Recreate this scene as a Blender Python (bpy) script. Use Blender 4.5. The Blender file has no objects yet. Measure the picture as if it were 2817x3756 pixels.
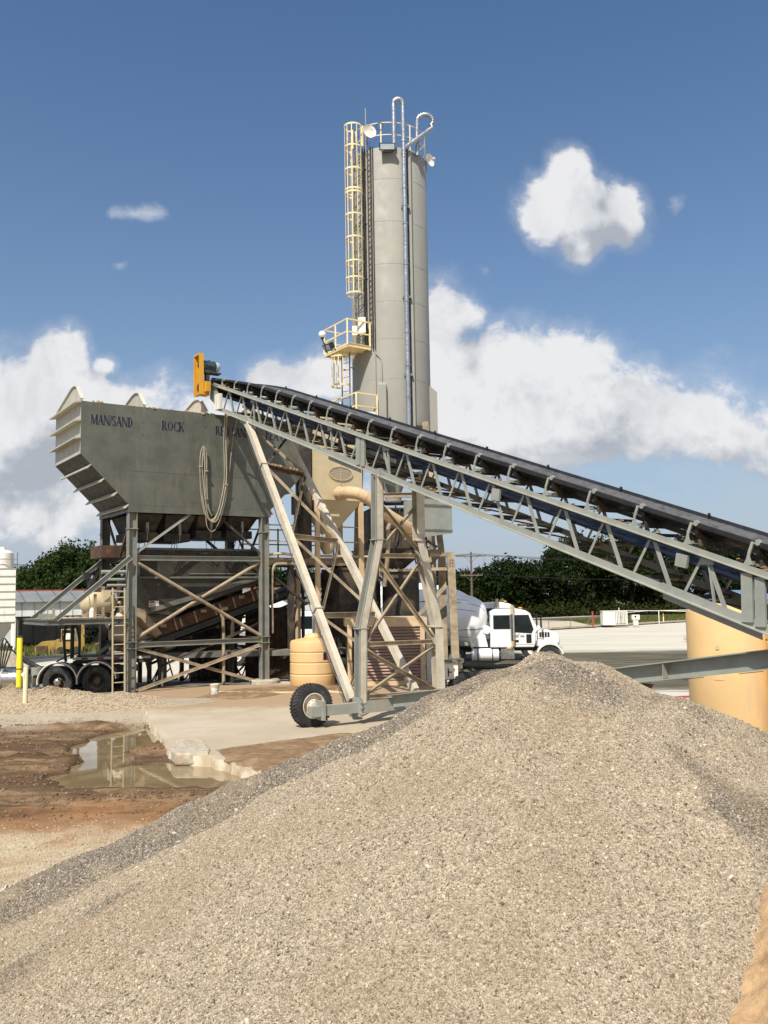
import bpy, bmesh, math, random
import numpy as np
from mathutils import Vector, Matrix
random.seed(7); RNG = np.random.default_rng(7)
R = math.radians
SC = bpy.context.scene
COL = SC.collection
V = Vector

# ------------------------------------------------------------------ camera
H = 3.2; FPX = 3330.0; PITCH = R(5.3); ROLL = R(0.92)
_f = V((0, math.cos(PITCH), math.sin(PITCH))); _r0 = V((1, 0, 0)); _u0 = V((0, -math.sin(PITCH), math.cos(PITCH)))
_r = _r0*math.cos(ROLL) - _u0*math.sin(ROLL); _u = _u0*math.cos(ROLL) + _r0*math.sin(ROLL)
cam = bpy.data.cameras.new('camera'); camo = bpy.data.objects.new('camera', cam); COL.objects.link(camo)
camo.matrix_world = Matrix(((_r.x, _u.x, -_f.x, 0), (_r.y, _u.y, -_f.y, 0), (_r.z, _u.z, -_f.z, H), (0, 0, 0, 1)))
cam.sensor_fit = 'HORIZONTAL'; cam.sensor_width = 36; cam.lens = 36*FPX/2817; cam.clip_end = 3000; cam.clip_start = .1
SC.camera = camo

def at(px, py, Y):            # survey helper: photo sight line at a known distance Y
    d = _f + _r*((px-1408.5)/FPX) - _u*((py-1878)/FPX)
    return V((0, 0, H)) + d*(Y/d.y)
def gr(px, py, z=0.0):        # survey helper: photo sight line met with level z
    d = _f + _r*((px-1408.5)/FPX) - _u*((py-1878)/FPX)
    return V((0, 0, H)) + d*((z-H)/d.z)

# ------------------------------------------------------------------ objects
def tag(o, label=None, cat=None, group=None, kind=None):
    if label: o['label'] = label
    if cat: o['category'] = cat
    if group: o['group'] = group
    if kind: o['kind'] = kind
    return o
def thing(name, label, cat, loc=(0, 0, 0), rz=0, group=None):
    o = bpy.data.objects.new(name, None); COL.objects.link(o)
    o.location = loc; o.rotation_euler = (0, 0, rz); o.empty_display_size = .3
    o['_m'] = 0
    del o['_m']
    return tag(o, label, cat, group)
def mat_of(o):
    m = Matrix.LocRotScale(o.location, o.rotation_euler, o.scale)
    return mat_of(o.parent) @ m if o.parent else m
def copy_tree(o, parent=None):
    c = o.copy(); COL.objects.link(c)
    if parent: c.parent = parent
    for ch in o.children: copy_tree(ch, c)
    return c

class MB:
    def __init__(s): s.v = []; s.f = []
    def add(s, vs, fs):
        n = len(s.v); s.v += [tuple(v) for v in vs]; s.f += [tuple(i+n for i in f) for f in fs]; return s
    def box(s, c, size, rot=None):
        c = V(c); hx, hy, hz = size[0]/2, size[1]/2, size[2]/2
        p = [V((x*hx, y*hy, z*hz)) for x in (-1, 1) for y in (-1, 1) for z in (-1, 1)]
        if rot is not None: p = [rot @ q for q in p]
        return s.add([c+q for q in p], [(0, 1, 3, 2), (4, 6, 7, 5), (0, 4, 5, 1), (2, 3, 7, 6), (0, 2, 6, 4), (1, 5, 7, 3)])
    def bb(s, a, b):
        return s.box([(a[i]+b[i])/2 for i in range(3)], [abs(b[i]-a[i]) for i in range(3)])
    def frame(s, p, q, up):
        p, q = V(p), V(q); d = q-p; L = d.length; d = d/L; up = V(up)
        if abs(d.dot(up)) > .98: up = V((1, 0, 0)) if abs(d.x) < .9 else V((0, 1, 0))
        sd = d.cross(up).normalized(); u = sd.cross(d).normalized()
        return p, d, sd, u, L
    def beam(s, p, q, w, h, up=(0, 0, 1)):
        p, d, sd, u, L = s.frame(p, q, up)
        vs = []
        for e in (p, p+d*L):
            vs += [e-sd*w/2-u*h/2, e+sd*w/2-u*h/2, e+sd*w/2+u*h/2, e-sd*w/2+u*h/2]
        return s.add(vs, [(3, 2, 1, 0), (4, 5, 6, 7), (0, 1, 5, 4), (1, 2, 6, 5), (2, 3, 7, 6), (3, 0, 4, 7)])
    def prof(s, p, q, pts, up=(0, 0, 1)):     # extrude a closed outline (side, up) from p to q
        p, d, sd, u, L = s.frame(p, q, up); n = len(pts)
        vs = [p+sd*a+u*b for a, b in pts]+[p+d*L+sd*a+u*b for a, b in pts]
        fs = [(i, (i+1) % n, n+(i+1) % n, n+i) for i in range(n)]+[tuple(range(n-1, -1, -1)), tuple(range(n, 2*n))]
        return s.add(vs, fs)
    def ibeam(s, p, q, w, h, up=(0, 0, 1), t=.018):
        a, b, k = w/2, h/2, t/2
        return s.prof(p, q, [(-a, -b), (a, -b), (a, -b+t), (k, -b+t), (k, b-t), (a, b-t), (a, b), (-a, b), (-a, b-t), (-k, b-t), (-k, -b+t), (-a, -b+t)], up)
    def angle(s, p, q, w, h, up=(0, 0, 1), t=.014, sx=1, su=1):
        pts = [(0, 0), (w*sx, 0), (w*sx, t*su), (t*sx, t*su), (t*sx, h*su), (0, h*su)]
        return s.prof(p, q, pts if sx*su > 0 else pts[::-1], up)
    def channel(s, p, q, w, h, up=(0, 0, 1), t=.014, sx=1):
        b = h/2
        pts = [(0, -b), (w*sx, -b), (w*sx, -b+t), (t*sx, -b+t), (t*sx, b-t), (w*sx, b-t), (w*sx, b), (0, b)]
        return s.prof(p, q, pts if sx > 0 else pts[::-1], up)
    def tube(s, path, r, n=8, closed=False, caps=True):
        P = [V(p) for p in path]; m = len(P); rs = r if isinstance(r, (list, tuple)) else [r]*m
        ref = None; vs = []
        for i in range(m):
            a = P[(i-1) % m] if (closed or i > 0) else P[i]; b = P[(i+1) % m] if (closed or i < m-1) else P[i]
            d = (b-a).normalized()
            if ref is None:
                ref = V((0, 0, 1)) if abs(d.z) < .9 else V((1, 0, 0))
            x = (ref-d*ref.dot(d))
            if x.length < 1e-5: x = d.orthogonal()
            x.normalize(); y = d.cross(x); ref = x
            vs += [P[i]+(x*math.cos(2*math.pi*k/n)+y*math.sin(2*math.pi*k/n))*rs[i] for k in range(n)]
        fs = []
        for i in range(m if closed else m-1):
            j = (i+1) % m
            fs += [(i*n+k, i*n+(k+1) % n, j*n+(k+1) % n, j*n+k) for k in range(n)]
        if not closed and caps: fs += [tuple(range(n-1, -1, -1)), tuple(range((m-1)*n, m*n))]
        return s.add(vs, fs)
    def cyl(s, p, q, r, n=16, r2=None):
        return s.tube([p, q], [r, r if r2 is None else r2], n)
    def lathe(s, prof, c=(0, 0, 0), n=32, axis=None, a0=0, a1=None):
        c = V(c); rot = axis if axis is not None else Matrix.Identity(3); m = len(prof)
        full = a1 is None; span = 2*math.pi if full else a1-a0; k = n if full else n+1
        vs = []
        for i in range(k):
            a = a0+span*i/n
            vs += [c+rot @ V((r*math.cos(a), r*math.sin(a), z)) for r, z in prof]
        fs = []
        for i in range(n):
            j = (i+1) % k
            fs += [(i*m+t, j*m+t, j*m+t+1, i*m+t+1) for t in range(m-1)]
        return s.add(vs, fs)
    def prism(s, poly, o, ax, ay, th):     # outline in the plane (ax, ay) at o, thickness vector th
        o, ax, ay, th = V(o), V(ax), V(ay), V(th); n = len(poly)
        vs = [o+ax*a+ay*b for a, b in poly]+[o+ax*a+ay*b+th for a, b in poly]
        fs = [(i, (i+1) % n, n+(i+1) % n, n+i) for i in range(n)]+[tuple(range(n-1, -1, -1)), tuple(range(n, 2*n))]
        return s.add(vs, fs)
    def ball(s, c, r, n=16, sc=(1, 1, 1), rot=None):
        m = n//2; vs = []; c = V(c)
        for i in range(m+1):
            th = math.pi*i/m
            for k in range(n):
                ph = 2*math.pi*k/n
                q = V((math.sin(th)*math.cos(ph)*r*sc[0], math.sin(th)*math.sin(ph)*r*sc[1], math.cos(th)*r*sc[2]))
                vs.append(c+(rot @ q if rot is not None else q))
        fs = [(i*n+k, (i+1)*n+k, (i+1)*n+(k+1) % n, i*n+(k+1) % n) for i in range(m) for k in range(n)]
        return s.add(vs, fs)
    def build(s, name, mat, parent=None, smooth=0, world=False, fix=True):
        me = bpy.data.meshes.new(name)
        vs = s.v
        if world and parent is not None:
            inv = mat_of(parent).inverted(); vs = [inv @ V(v) for v in vs]
        me.from_pydata([tuple(v) for v in vs], [], s.f)
        if fix:
            bm = bmesh.new(); bm.from_mesh(me)
            bmesh.ops.remove_doubles(bm, verts=bm.verts, dist=1e-6)
            bmesh.ops.recalc_face_normals(bm, faces=bm.faces); bm.to_mesh(me); bm.free()
        if smooth:
            me.shade_smooth(); me.set_sharp_from_angle(angle=R(smooth))
        me.materials.append(mat)
        o = bpy.data.objects.new(name, me); COL.objects.link(o)
        if parent is not None: o.parent = parent
        return o

# ------------------------------------------------------------------ materials
def nodes_of(m):
    m.use_nodes = True; nt = m.node_tree; nt.nodes.clear(); return nt
class NT:
    def __init__(s, nt): s.t = nt; s.L = nt.links
    def n(s, typ, **k):
        x = s.t.nodes.new(typ)
        for a, b in k.items(): setattr(x, a, b)
        return x
    def set(s, sock, v):
        if hasattr(v, 'is_output') or isinstance(v, bpy.types.NodeSocket): s.L.new(v, sock)
        else: sock.default_value = v
    def math(s, op, a, b=None, c=None, clamp=False):
        x = s.n('ShaderNodeMath', operation=op, use_clamp=clamp)
        s.set(x.inputs[0], a)
        if b is not None: s.set(x.inputs[1], b)
        if c is not None: s.set(x.inputs[2], c)
        return x.outputs[0]
    def mix(s, f, a, b, blend='MIX'):
        x = s.n('ShaderNodeMix', data_type='RGBA', blend_type=blend)
        s.set(x.inputs[0], f); s.set(x.inputs[6], rgba(a)); s.set(x.inputs[7], rgba(b)); return x.outputs[2]
    def noise(s, vec, scale, detail=4, rough=.55, dist=0):
        x = s.n('ShaderNodeTexNoise'); s.set(x.inputs['Vector'], vec)
        x.inputs['Scale'].default_value = scale; x.inputs['Detail'].default_value = detail
        x.inputs['Roughness'].default_value = rough; x.inputs['Distortion'].default_value = dist
        return x.outputs['Fac']
    def ramp(s, f, lo, hi, a=0., b=1., interp='SMOOTHSTEP'):
        x = s.n('ShaderNodeMapRange', interpolation_type=interp); s.set(x.inputs[0], f)
        s.set(x.inputs[1], lo); s.set(x.inputs[2], hi); s.set(x.inputs[3], a); s.set(x.inputs[4], b); return x.outputs[0]
    def coord(s, out='Object'):
        return s.n('ShaderNodeTexCoord').outputs[out]
    def scalev(s, vec, sc):
        x = s.n('ShaderNodeMapping'); s.set(x.inputs[0], vec); x.inputs['Scale'].default_value = sc; return x.outputs[0]
    def xyz(s, vec):
        x = s.n('ShaderNodeSeparateXYZ'); s.set(x.inputs[0], vec); return x.outputs
def rgba(c):
    if isinstance(c, bpy.types.NodeSocket): return c
    if isinstance(c, (int, float)): return (c, c, c, 1)
    return tuple(c) if len(c) == 4 else (*c, 1)
def shade(c, k): return tuple(min(1, x*k) for x in c[:3])

def mat(name, col, rough=.55, metal=0., var=.12, scale=2.5, dirt=None, damt=.5, dscale=1.2, streak=0., dust=None, dustamt=.8, bump=0., bscale=40., spec=.5):
    m = bpy.data.materials.new(name); nt = nodes_of(m); N = NT(nt)
    co = N.coord()
    n1 = N.noise(co, scale, 5, .6)
    c = N.mix(N.ramp(n1, .3, .7), shade(col, 1-var), shade(col, 1+var))
    if dirt is not None:
        v = N.scalev(co, (1, 1, .12)) if streak else co
        n2 = N.noise(v, dscale*(4 if streak else 1), 7, .68)
        c = N.mix(N.ramp(n2, .62-.3*damt, .80-.3*damt, 0, .85), c, dirt)
    if dust is not None:
        g = N.n('ShaderNodeNewGeometry'); z = N.xyz(g.outputs['Normal'])[2]
        f = N.math('MULTIPLY', N.ramp(z, .25, .8), N.ramp(N.noise(co, 5, 4, .7), .25, .6, .35, 1))
        c = N.mix(N.math('MULTIPLY', f, dustamt), c, dust)
    b = N.n('ShaderNodeBsdfPrincipled'); N.set(b.inputs['Base Color'], c)
    N.set(b.inputs['Roughness'], N.ramp(N.noise(co, scale*3, 3), .3, .7, max(.02, rough-.1), min(1, rough+.12)))
    b.inputs['Metallic'].default_value = metal; b.inputs['Specular IOR Level'].default_value = spec
    if bump:
        bp = N.n('ShaderNodeBump'); bp.inputs['Strength'].default_value = bump; bp.inputs['Distance'].default_value = .02
        N.set(bp.inputs['Height'], N.noise(co, bscale, 5, .65)); N.L.new(bp.outputs[0], b.inputs['Normal'])
    N.L.new(b.outputs[0], N.n('ShaderNodeOutputMaterial').inputs[0])
    return m
DUST = (.37, .295, .20)
RUST = (.16, .075, .035)
M = {}
M['steel'] = mat('grey_green_paint', (.265, .28, .25), .5, var=.10, dirt=(.33, .29, .22), damt=.35, dust=(.42, .38, .30), dustamt=.55)
M['steeldust'] = mat('dusty_grey_paint', (.53, .48, .385), .65, var=.12, dirt=(.36, .33, .27), damt=.35, dust=(.58, .51, .40), dustamt=.6)
M['steeltan'] = mat('tan_dusted_steel', (.34, .27, .18), .75, var=.25, dirt=(.16, .125, .085), damt=.5, dust=DUST)
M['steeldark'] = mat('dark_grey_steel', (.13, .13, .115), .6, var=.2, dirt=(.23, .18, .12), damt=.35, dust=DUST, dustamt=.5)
M['grime_shade'] = mat('grime_shade_steel', (.035, .032, .027), .75, var=.35, dirt=(.12, .085, .05), damt=.5, dust=(.3, .24, .16), dustamt=.6)  # grimy steel; its dark tone also paints shade on inner members
M['rusty'] = mat('rusty_brown_steel', (.075, .04, .024), .85, var=.35, dirt=(.15, .085, .04), damt=.45, dscale=4)
M['hopper'] = mat('grime_shade_plate', (.036, .035, .027), .6, var=.3, dirt=(.07, .055, .035), damt=.4)  # grimy plate; also painted-in shade for the sloped bin ends
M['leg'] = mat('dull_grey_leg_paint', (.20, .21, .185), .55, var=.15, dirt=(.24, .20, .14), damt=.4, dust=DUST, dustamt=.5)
M['bin'] = mat('grey_bin_paint', (.104, .108, .088), .42, var=.2, scale=1.2, dirt=(.15, .138, .105), damt=.38, dscale=1.1, streak=1, dust=(.6, .55, .45), dustamt=.7)  # front of the bin: same paint darkened for its weaker sun
M['binend_lit'] = mat('sunlit_grey_bin_paint', (.43, .415, .345), .5, var=.08, dirt=(.30, .24, .16), damt=.25, streak=1, dust=(.62, .58, .48), dustamt=.6)  # same bin paint lightened to hold the sunlight on the end panels
M['silo'] = mat('pale_grey_silo_paint', (.285, .283, .255), .6, var=.05, scale=.8, dirt=(.32, .295, .24), damt=.36, dscale=.8, streak=1, spec=.25)
M['galv'] = mat('galvanised_steel', (.36, .39, .44), .33, .7, var=.15, scale=3)
M['yellow'] = mat('pale_yellow_rail_paint', (.76, .62, .34), .5, var=.1, dirt=(.5, .36, .2), damt=.25)
M['guard'] = mat('safety_orange_yellow_paint', (.60, .31, .025), .45, var=.1, dirt=(.2, .1, .03), damt=.25)
M['rubber'] = mat('black_rubber', (.022, .022, .024), .65, var=.3, dust=(.14, .13, .12), dustamt=.35)
M['tyre'] = mat('tyre_rubber', (.028, .029, .031), .8, var=.3, dirt=(.10, .095, .085), damt=.3, dscale=5)
M['belt'] = mat('worn_belt_rubber', (.02, .02, .023), .45, var=.3, scale=5, dust=(.15, .15, .155), dustamt=.6)
M['bluebelt'] = mat('return_belt_rubber', (.006, .007, .014), .5, var=.3)
M['motor'] = mat('motor_blue_grey_paint', (.045, .075, .095), .4, var=.15)
M['motorlight'] = mat('motor_cover_grey', (.42, .50, .54), .4)
M['cream'] = mat('cream_collector_paint', (.53, .44, .28), .5, var=.06, dirt=(.5, .42, .28), damt=.25, streak=1)
M['duct'] = mat('dusty_tan_duct', (.58, .42, .25), .7, var=.12, dirt=(.45, .36, .24), damt=.35)
M['poly'] = mat('tan_polyethylene', (.70, .475, .225), .5, var=.06, scale=.9, dirt=(.58, .43, .27), damt=.4, dscale=.8, streak=1)
M['hubcream'] = mat('cream_wheel_paint', (.72, .64, .52), .5, var=.08, dirt=(.4, .3, .2), damt=.25)
M['white'] = mat('white_truck_paint', (.80, .80, .80), .25, var=.03, scale=1, dirt=(.62, .59, .53), damt=.18, streak=1)
M['offwhite'] = mat('off_white_paint', (.74, .71, .64), .5, var=.06, dirt=(.5, .44, .35), damt=.25, streak=1)
M['chrome'] = mat('polished_metal', (.62, .62, .62), .16, 1., var=.1)
M['glass'] = mat('dark_window_glass', (.012, .018, .02), .05, var=.1)
M['black'] = mat('black_plastic', (.02, .02, .021), .5, var=.2)
M['navy'] = mat('navy_letter_paint', (.006, .007, .032), .6, var=.15)
M['cable'] = mat('dusty_grey_cable', (.33, .30, .23), .6, var=.15)
M['redpaint'] = mat('faded_red_paint', (.34, .06, .04), .5, var=.15)
M['orange'] = mat('amber_plastic', (.8, .25, .03), .3)
M['concblock'] = mat('rough_concrete', (.42, .37, .29), .9, var=.18, scale=6, dirt=(.28, .2, .12), damt=.4, bump=.5, bscale=30)
M['wood'] = mat('weathered_wood', (.13, .095, .065), .85, var=.25, streak=1, dirt=(.2, .16, .12), damt=.4)
M['bark'] = mat('tree_bark', (.085, .065, .048), .9, var=.3, bump=.6, bscale=12)
M['redhose'] = mat('red_rubber_hose', (.38, .035, .04), .5)
M['bollard'] = mat('bright_yellow_bollard_paint', (.80, .66, .02), .4, var=.05, dirt=(.45, .35, .1), damt=.2)
M['bollardcream'] = mat('cream_bollard_paint', (.70, .63, .42), .5, var=.06, dirt=(.4, .3, .18), damt=.25)
M['forklift'] = mat('old_yellow_machine_paint', (.36, .24, .05), .6, var=.2, dirt=(.14, .08, .05), damt=.5)
# exposure and light levels
SKY_SAT = 1.3; SKY_VAL = .95; CLOUD_DARK = (3.7, 4.0, 4.5); CLOUD_LIT = (7.3, 7.3, 7.4); SUN_E = 5.0; EXPO = 0.22; DENOISE = True; GRAVEL_DENS = 5800.0
HAZE_K = 3.2; HAZE_A = .68; HAZE_C = (3.65, 4.15, 5.15)
# ------------------------------------------------------------------ world and sun
SUN_H = V((.33, .944)); SUN_EL = R(50)
world = bpy.data.worlds.new("World"); SC.world = world; world.use_nodes = True
world.cycles.sampling_method = 'MANUAL'; world.cycles.sample_map_resolution = 256
nt = world.node_tree; nt.nodes.clear(); N = NT(nt)
sky = N.n('ShaderNodeTexSky', sky_type='NISHITA'); sky.sun_disc = False
sky.sun_elevation = SUN_EL; sky.sun_rotation = R(206); sky.air_density = 1.0; sky.dust_density = .6; sky.ozone_density = 1.6; sky.altitude = 100
hs = N.n('ShaderNodeHueSaturation'); hs.inputs['Saturation'].default_value = SKY_SAT; hs.inputs['Value'].default_value = SKY_VAL
N.L.new(sky.outputs[0], hs.inputs['Color'])
d = N.coord('Generated'); X, Y, Z = N.xyz(d)
yy = N.math('MAXIMUM', N.math('ABSOLUTE', Y), .08)
P_ = N.math('DIVIDE', X, yy); Q_ = N.math('DIVIDE', Z, yy)
def pq(vx, vy):   # a direction of the survey photo as (x/y, z/y)
    q = at(vx*1.698, vy*1.698, 1.0); return q.x, q.z-H
# cloud list: centre, half size (photo grid of 1659 px), strength
CL = [(1245, 445, 92, 62, 1.25), (1175, 470, 48, 52, 1.0), (1335, 455, 50, 62, 1.1), (1240, 370, 40, 40, 1.1), (1255, 530, 40, 40, .9),
      (960, 720, 62, 95, 1.1), (1010, 690, 34, 40, .9), (1100, 830, 200, 110, 1.5), (1130, 910, 260, 115, 1.5), (1400, 930, 280, 76, .85), (1610, 920, 140, 90, .62),
      (930, 900, 170, 120, 1.1),
      (130, 775, 62, 55, 1.0), (95, 880, 190, 75, 1.4), (228, 790, 28, 24, .8), (40, 940, 210, 140, 1.4), (180, 1000, 220, 130, .9), (320, 850, 130, 45, .45),
      (590, 820, 60, 42, .9), (700, 825, 90, 52, 1.0), (520, 880, 190, 55, .8), (40, 1110, 170, 60, .8), (800, 1010, 420, 60, .30), (60, 1010, 130, 90, .85), (255, 905, 150, 45, .7), (1000, 960, 150, 80, .8), (1250, 960, 200, 55, .7), (1560, 960, 130, 40, .8)]
WISP = [(290, 462, 55, 15, .55), (258, 572, 34, 16, .6), (1458, 436, 26, 32, .55), (1050, 585, 20, 26, .5), (375, 675, 60, 14, .3), (1620, 780, 70, 24, .35)]
def cloud_group():
    g = bpy.data.node_groups.new('cloud_cover', 'ShaderNodeTree')
    for nm in ('p', 'q'): g.interface.new_socket(nm, in_out='INPUT', socket_type='NodeSocketFloat')
    for nm in ('cover', 'wisp'): g.interface.new_socket(nm, in_out='OUTPUT', socket_type='NodeSocketFloat')
    G = NT(g); gi = g.nodes.new('NodeGroupInput'); go = g.nodes.new('NodeGroupOutput')
    p, q = gi.outputs[0], gi.outputs[1]
    cv = G.n('ShaderNodeCombineXYZ'); G.set(cv.inputs[0], p); G.set(cv.inputs[1], q); vec = cv.outputs[0]
    wv = G.n('ShaderNodeVectorMath', operation='ADD'); nzv = G.n('ShaderNodeTexNoise'); G.set(nzv.inputs['Vector'], vec); nzv.inputs['Scale'].default_value = 14; nzv.inputs['Detail'].default_value = 6
    sc_ = G.n('ShaderNodeVectorMath', operation='MULTIPLY_ADD'); G.L.new(nzv.outputs['Color'], sc_.inputs[0]); sc_.inputs[1].default_value = (.055, .055, 0); G.L.new(vec, sc_.inputs[2])
    def lump(s):
        v = G.n('ShaderNodeTexVoronoi', feature='F1'); G.L.new(sc_.outputs[0], v.inputs['Vector']); v.inputs['Scale'].default_value = s; return v.outputs['Distance']
    big = G.noise(vec, 7.0, 9, .58, .4); fine = G.noise(vec, 34, 7, .62, .3)
    l1, l2 = lump(11.0), lump(27.0)
    nz = G.math('ADD', G.math('ADD', G.math('MULTIPLY', G.math('SUBTRACT', big, .5), 2.3), G.math('MULTIPLY', G.math('SUBTRACT', fine, .5), 1.1)), G.math('ADD', G.math('MULTIPLY', G.math('SUBTRACT', .42, l1), .55), G.math('MULTIPLY', G.math('SUBTRACT', .42, l2), .35)))
    def field(lst, hard):
        acc = None
        for vx, vy, ax, ay, st in lst:
            a, b = pq(vx, vy); a2, b2 = pq(vx+ax, vy-ay); sx, sy = abs(a2-a), abs(b2-b)
            u = G.math('MULTIPLY', G.math('SUBTRACT', p, a), 1/sx); w = G.math('MULTIPLY', G.math('SUBTRACT', q, b), 1/sy)
            r = G.math('SQRT', G.math('ADD', G.math('MULTIPLY', u, u), G.math('MULTIPLY', w, w)))
            f = G.math('MULTIPLY', G.math('SUBTRACT', 1.42, r), st)
            acc = f if acc is None else G.math('SMOOTH_MAX', acc, f, .25)
        return acc
    c = G.math('ADD', field(CL, 1), nz); G.set(go.inputs[0], c)
    w = G.math('ADD', field(WISP, 0), G.math('MULTIPLY', nz, 1.1)); G.set(go.inputs[1], w)
    return g
CG = cloud_group()
def cloud(dp, dq):
    x = nt.nodes.new('ShaderNodeGroup'); x.node_tree = CG
    N.set(x.inputs[0], N.math('ADD', P_, dp)); N.set(x.inputs[1], N.math('ADD', Q_, dq)); return x.outputs
c0 = cloud(0, 0); c1 = cloud(-.030, .040)
cover = N.math('MAXIMUM', N.ramp(c0[0], .0, .55), N.ramp(c0[0], -.5, .9, 0, .45)); wisp = N.math('MULTIPLY', N.ramp(c0[1], .1, 1.1), .55)
up = N.ramp(Z, .005, .07)
alpha = N.math('MULTIPLY', N.math('MAXIMUM', N.math('MULTIPLY', cover, .97), wisp), up)
relief = N.math('SUBTRACT', c0[0], c1[0])                      # thinner towards the sun = lit
thick = N.ramp(c0[0], .5, 2.0)
puff = N.math('SUBTRACT', N.noise(d, 13, 6, .62, .6), .5)
lit = N.math('ADD', N.math('ADD', N.ramp(relief, -1.0, .50), N.math('MULTIPLY', thick, -.10)), N.math('MULTIPLY', puff, 2.0), clamp=True)
lit = N.math('MAXIMUM', lit, N.math('MULTIPLY', N.ramp(c0[0], .5, -.4), .8))
ccol = N.mix(lit, CLOUD_DARK, CLOUD_LIT)
hz_ = N.math('MULTIPLY', N.math('POWER', 2.718, N.math('MULTIPLY', N.math('MAXIMUM', Z, 0.0), -HAZE_K)), HAZE_A)
hz_ = N.math('MINIMUM', N.math('ADD', hz_, N.math('MULTIPLY', N.math('POWER', 2.718, N.math('MULTIPLY', N.math('MAXIMUM', Z, 0.0), -11.0)), .42)), .96)
skyc = N.mix(hz_, hs.outputs[0], HAZE_C)
far_ = N.math('MAXIMUM', N.ramp(Y, .05, -.35), N.ramp(Z, .68, .85))   # unseen broken cloud added overhead and behind to whiten the fill light
brk = N.math('MULTIPLY', N.ramp(N.noise(d, 3.2, 6, .6, .3), .40, .58), N.math('MULTIPLY', far_, .9))
tot = N.mix(alpha, N.mix(brk, skyc, (6.2, 6.1, 6.0)), ccol)
bg = N.n('ShaderNodeBackground'); bg.inputs[1].default_value = .10
N.L.new(tot, bg.inputs[0]); N.L.new(bg.outputs[0], N.n('ShaderNodeOutputWorld').inputs[0])
sl = bpy.data.lights.new('sun', 'SUN'); sl.energy = SUN_E; sl.angle = R(.5); sl.color = (1, .94, .84)
so = bpy.data.objects.new('sun', sl); COL.objects.link(so); so.location = (-20, -40, 60)
h = SUN_H.normalized()*math.cos(SUN_EL)
so.rotation_euler = V((h.x, h.y, -math.sin(SUN_EL))).to_track_quat('-Z', 'Y').to_euler()
SC.view_settings.view_transform = 'Standard'; SC.view_settings.look = 'None'; SC.view_settings.exposure = EXPO; SC.view_settings.gamma = 1
SC.render.engine = 'CYCLES'; SC.cycles.max_bounces = 6; SC.cycles.diffuse_bounces = 3; SC.cycles.use_denoising = DENOISE
# ------------------------------------------------------------------ land forms
def vnoise(x, y, s, seed=0):
    x = np.asarray(x, float)*s; y = np.asarray(y, float)*s
    xi = np.floor(x).astype(np.int64); yi = np.floor(y).astype(np.int64); fx = x-xi; fy = y-yi
    fx = fx*fx*(3-2*fx); fy = fy*fy*(3-2*fy)
    def hsh(a, b):
        n = (a*374761393+b*668265263+seed*1442695041) & 0x7fffffff
        n = ((n ^ (n >> 13))*1274126177) & 0x7fffffff
        return ((n ^ (n >> 16)) & 0xffff)/65535.0
    return (hsh(xi, yi)*(1-fx)+hsh(xi+1, yi)*fx)*(1-fy)+(hsh(xi, yi+1)*(1-fx)+hsh(xi+1, yi+1)*fx)*fy-.5
def fbm(x, y, s, seed=0, o=4):
    return sum(vnoise(x, y, s*2**k, seed+k*17)*.55**k for k in range(o))
def sst(a, b, x): t = np.clip((np.asarray(x, float)-a)/(b-a), 0, 1); return t*t*(3-2*t)
def gau(x, c, w): return np.exp(-((np.asarray(x, float)-c)/w)**2)

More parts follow.
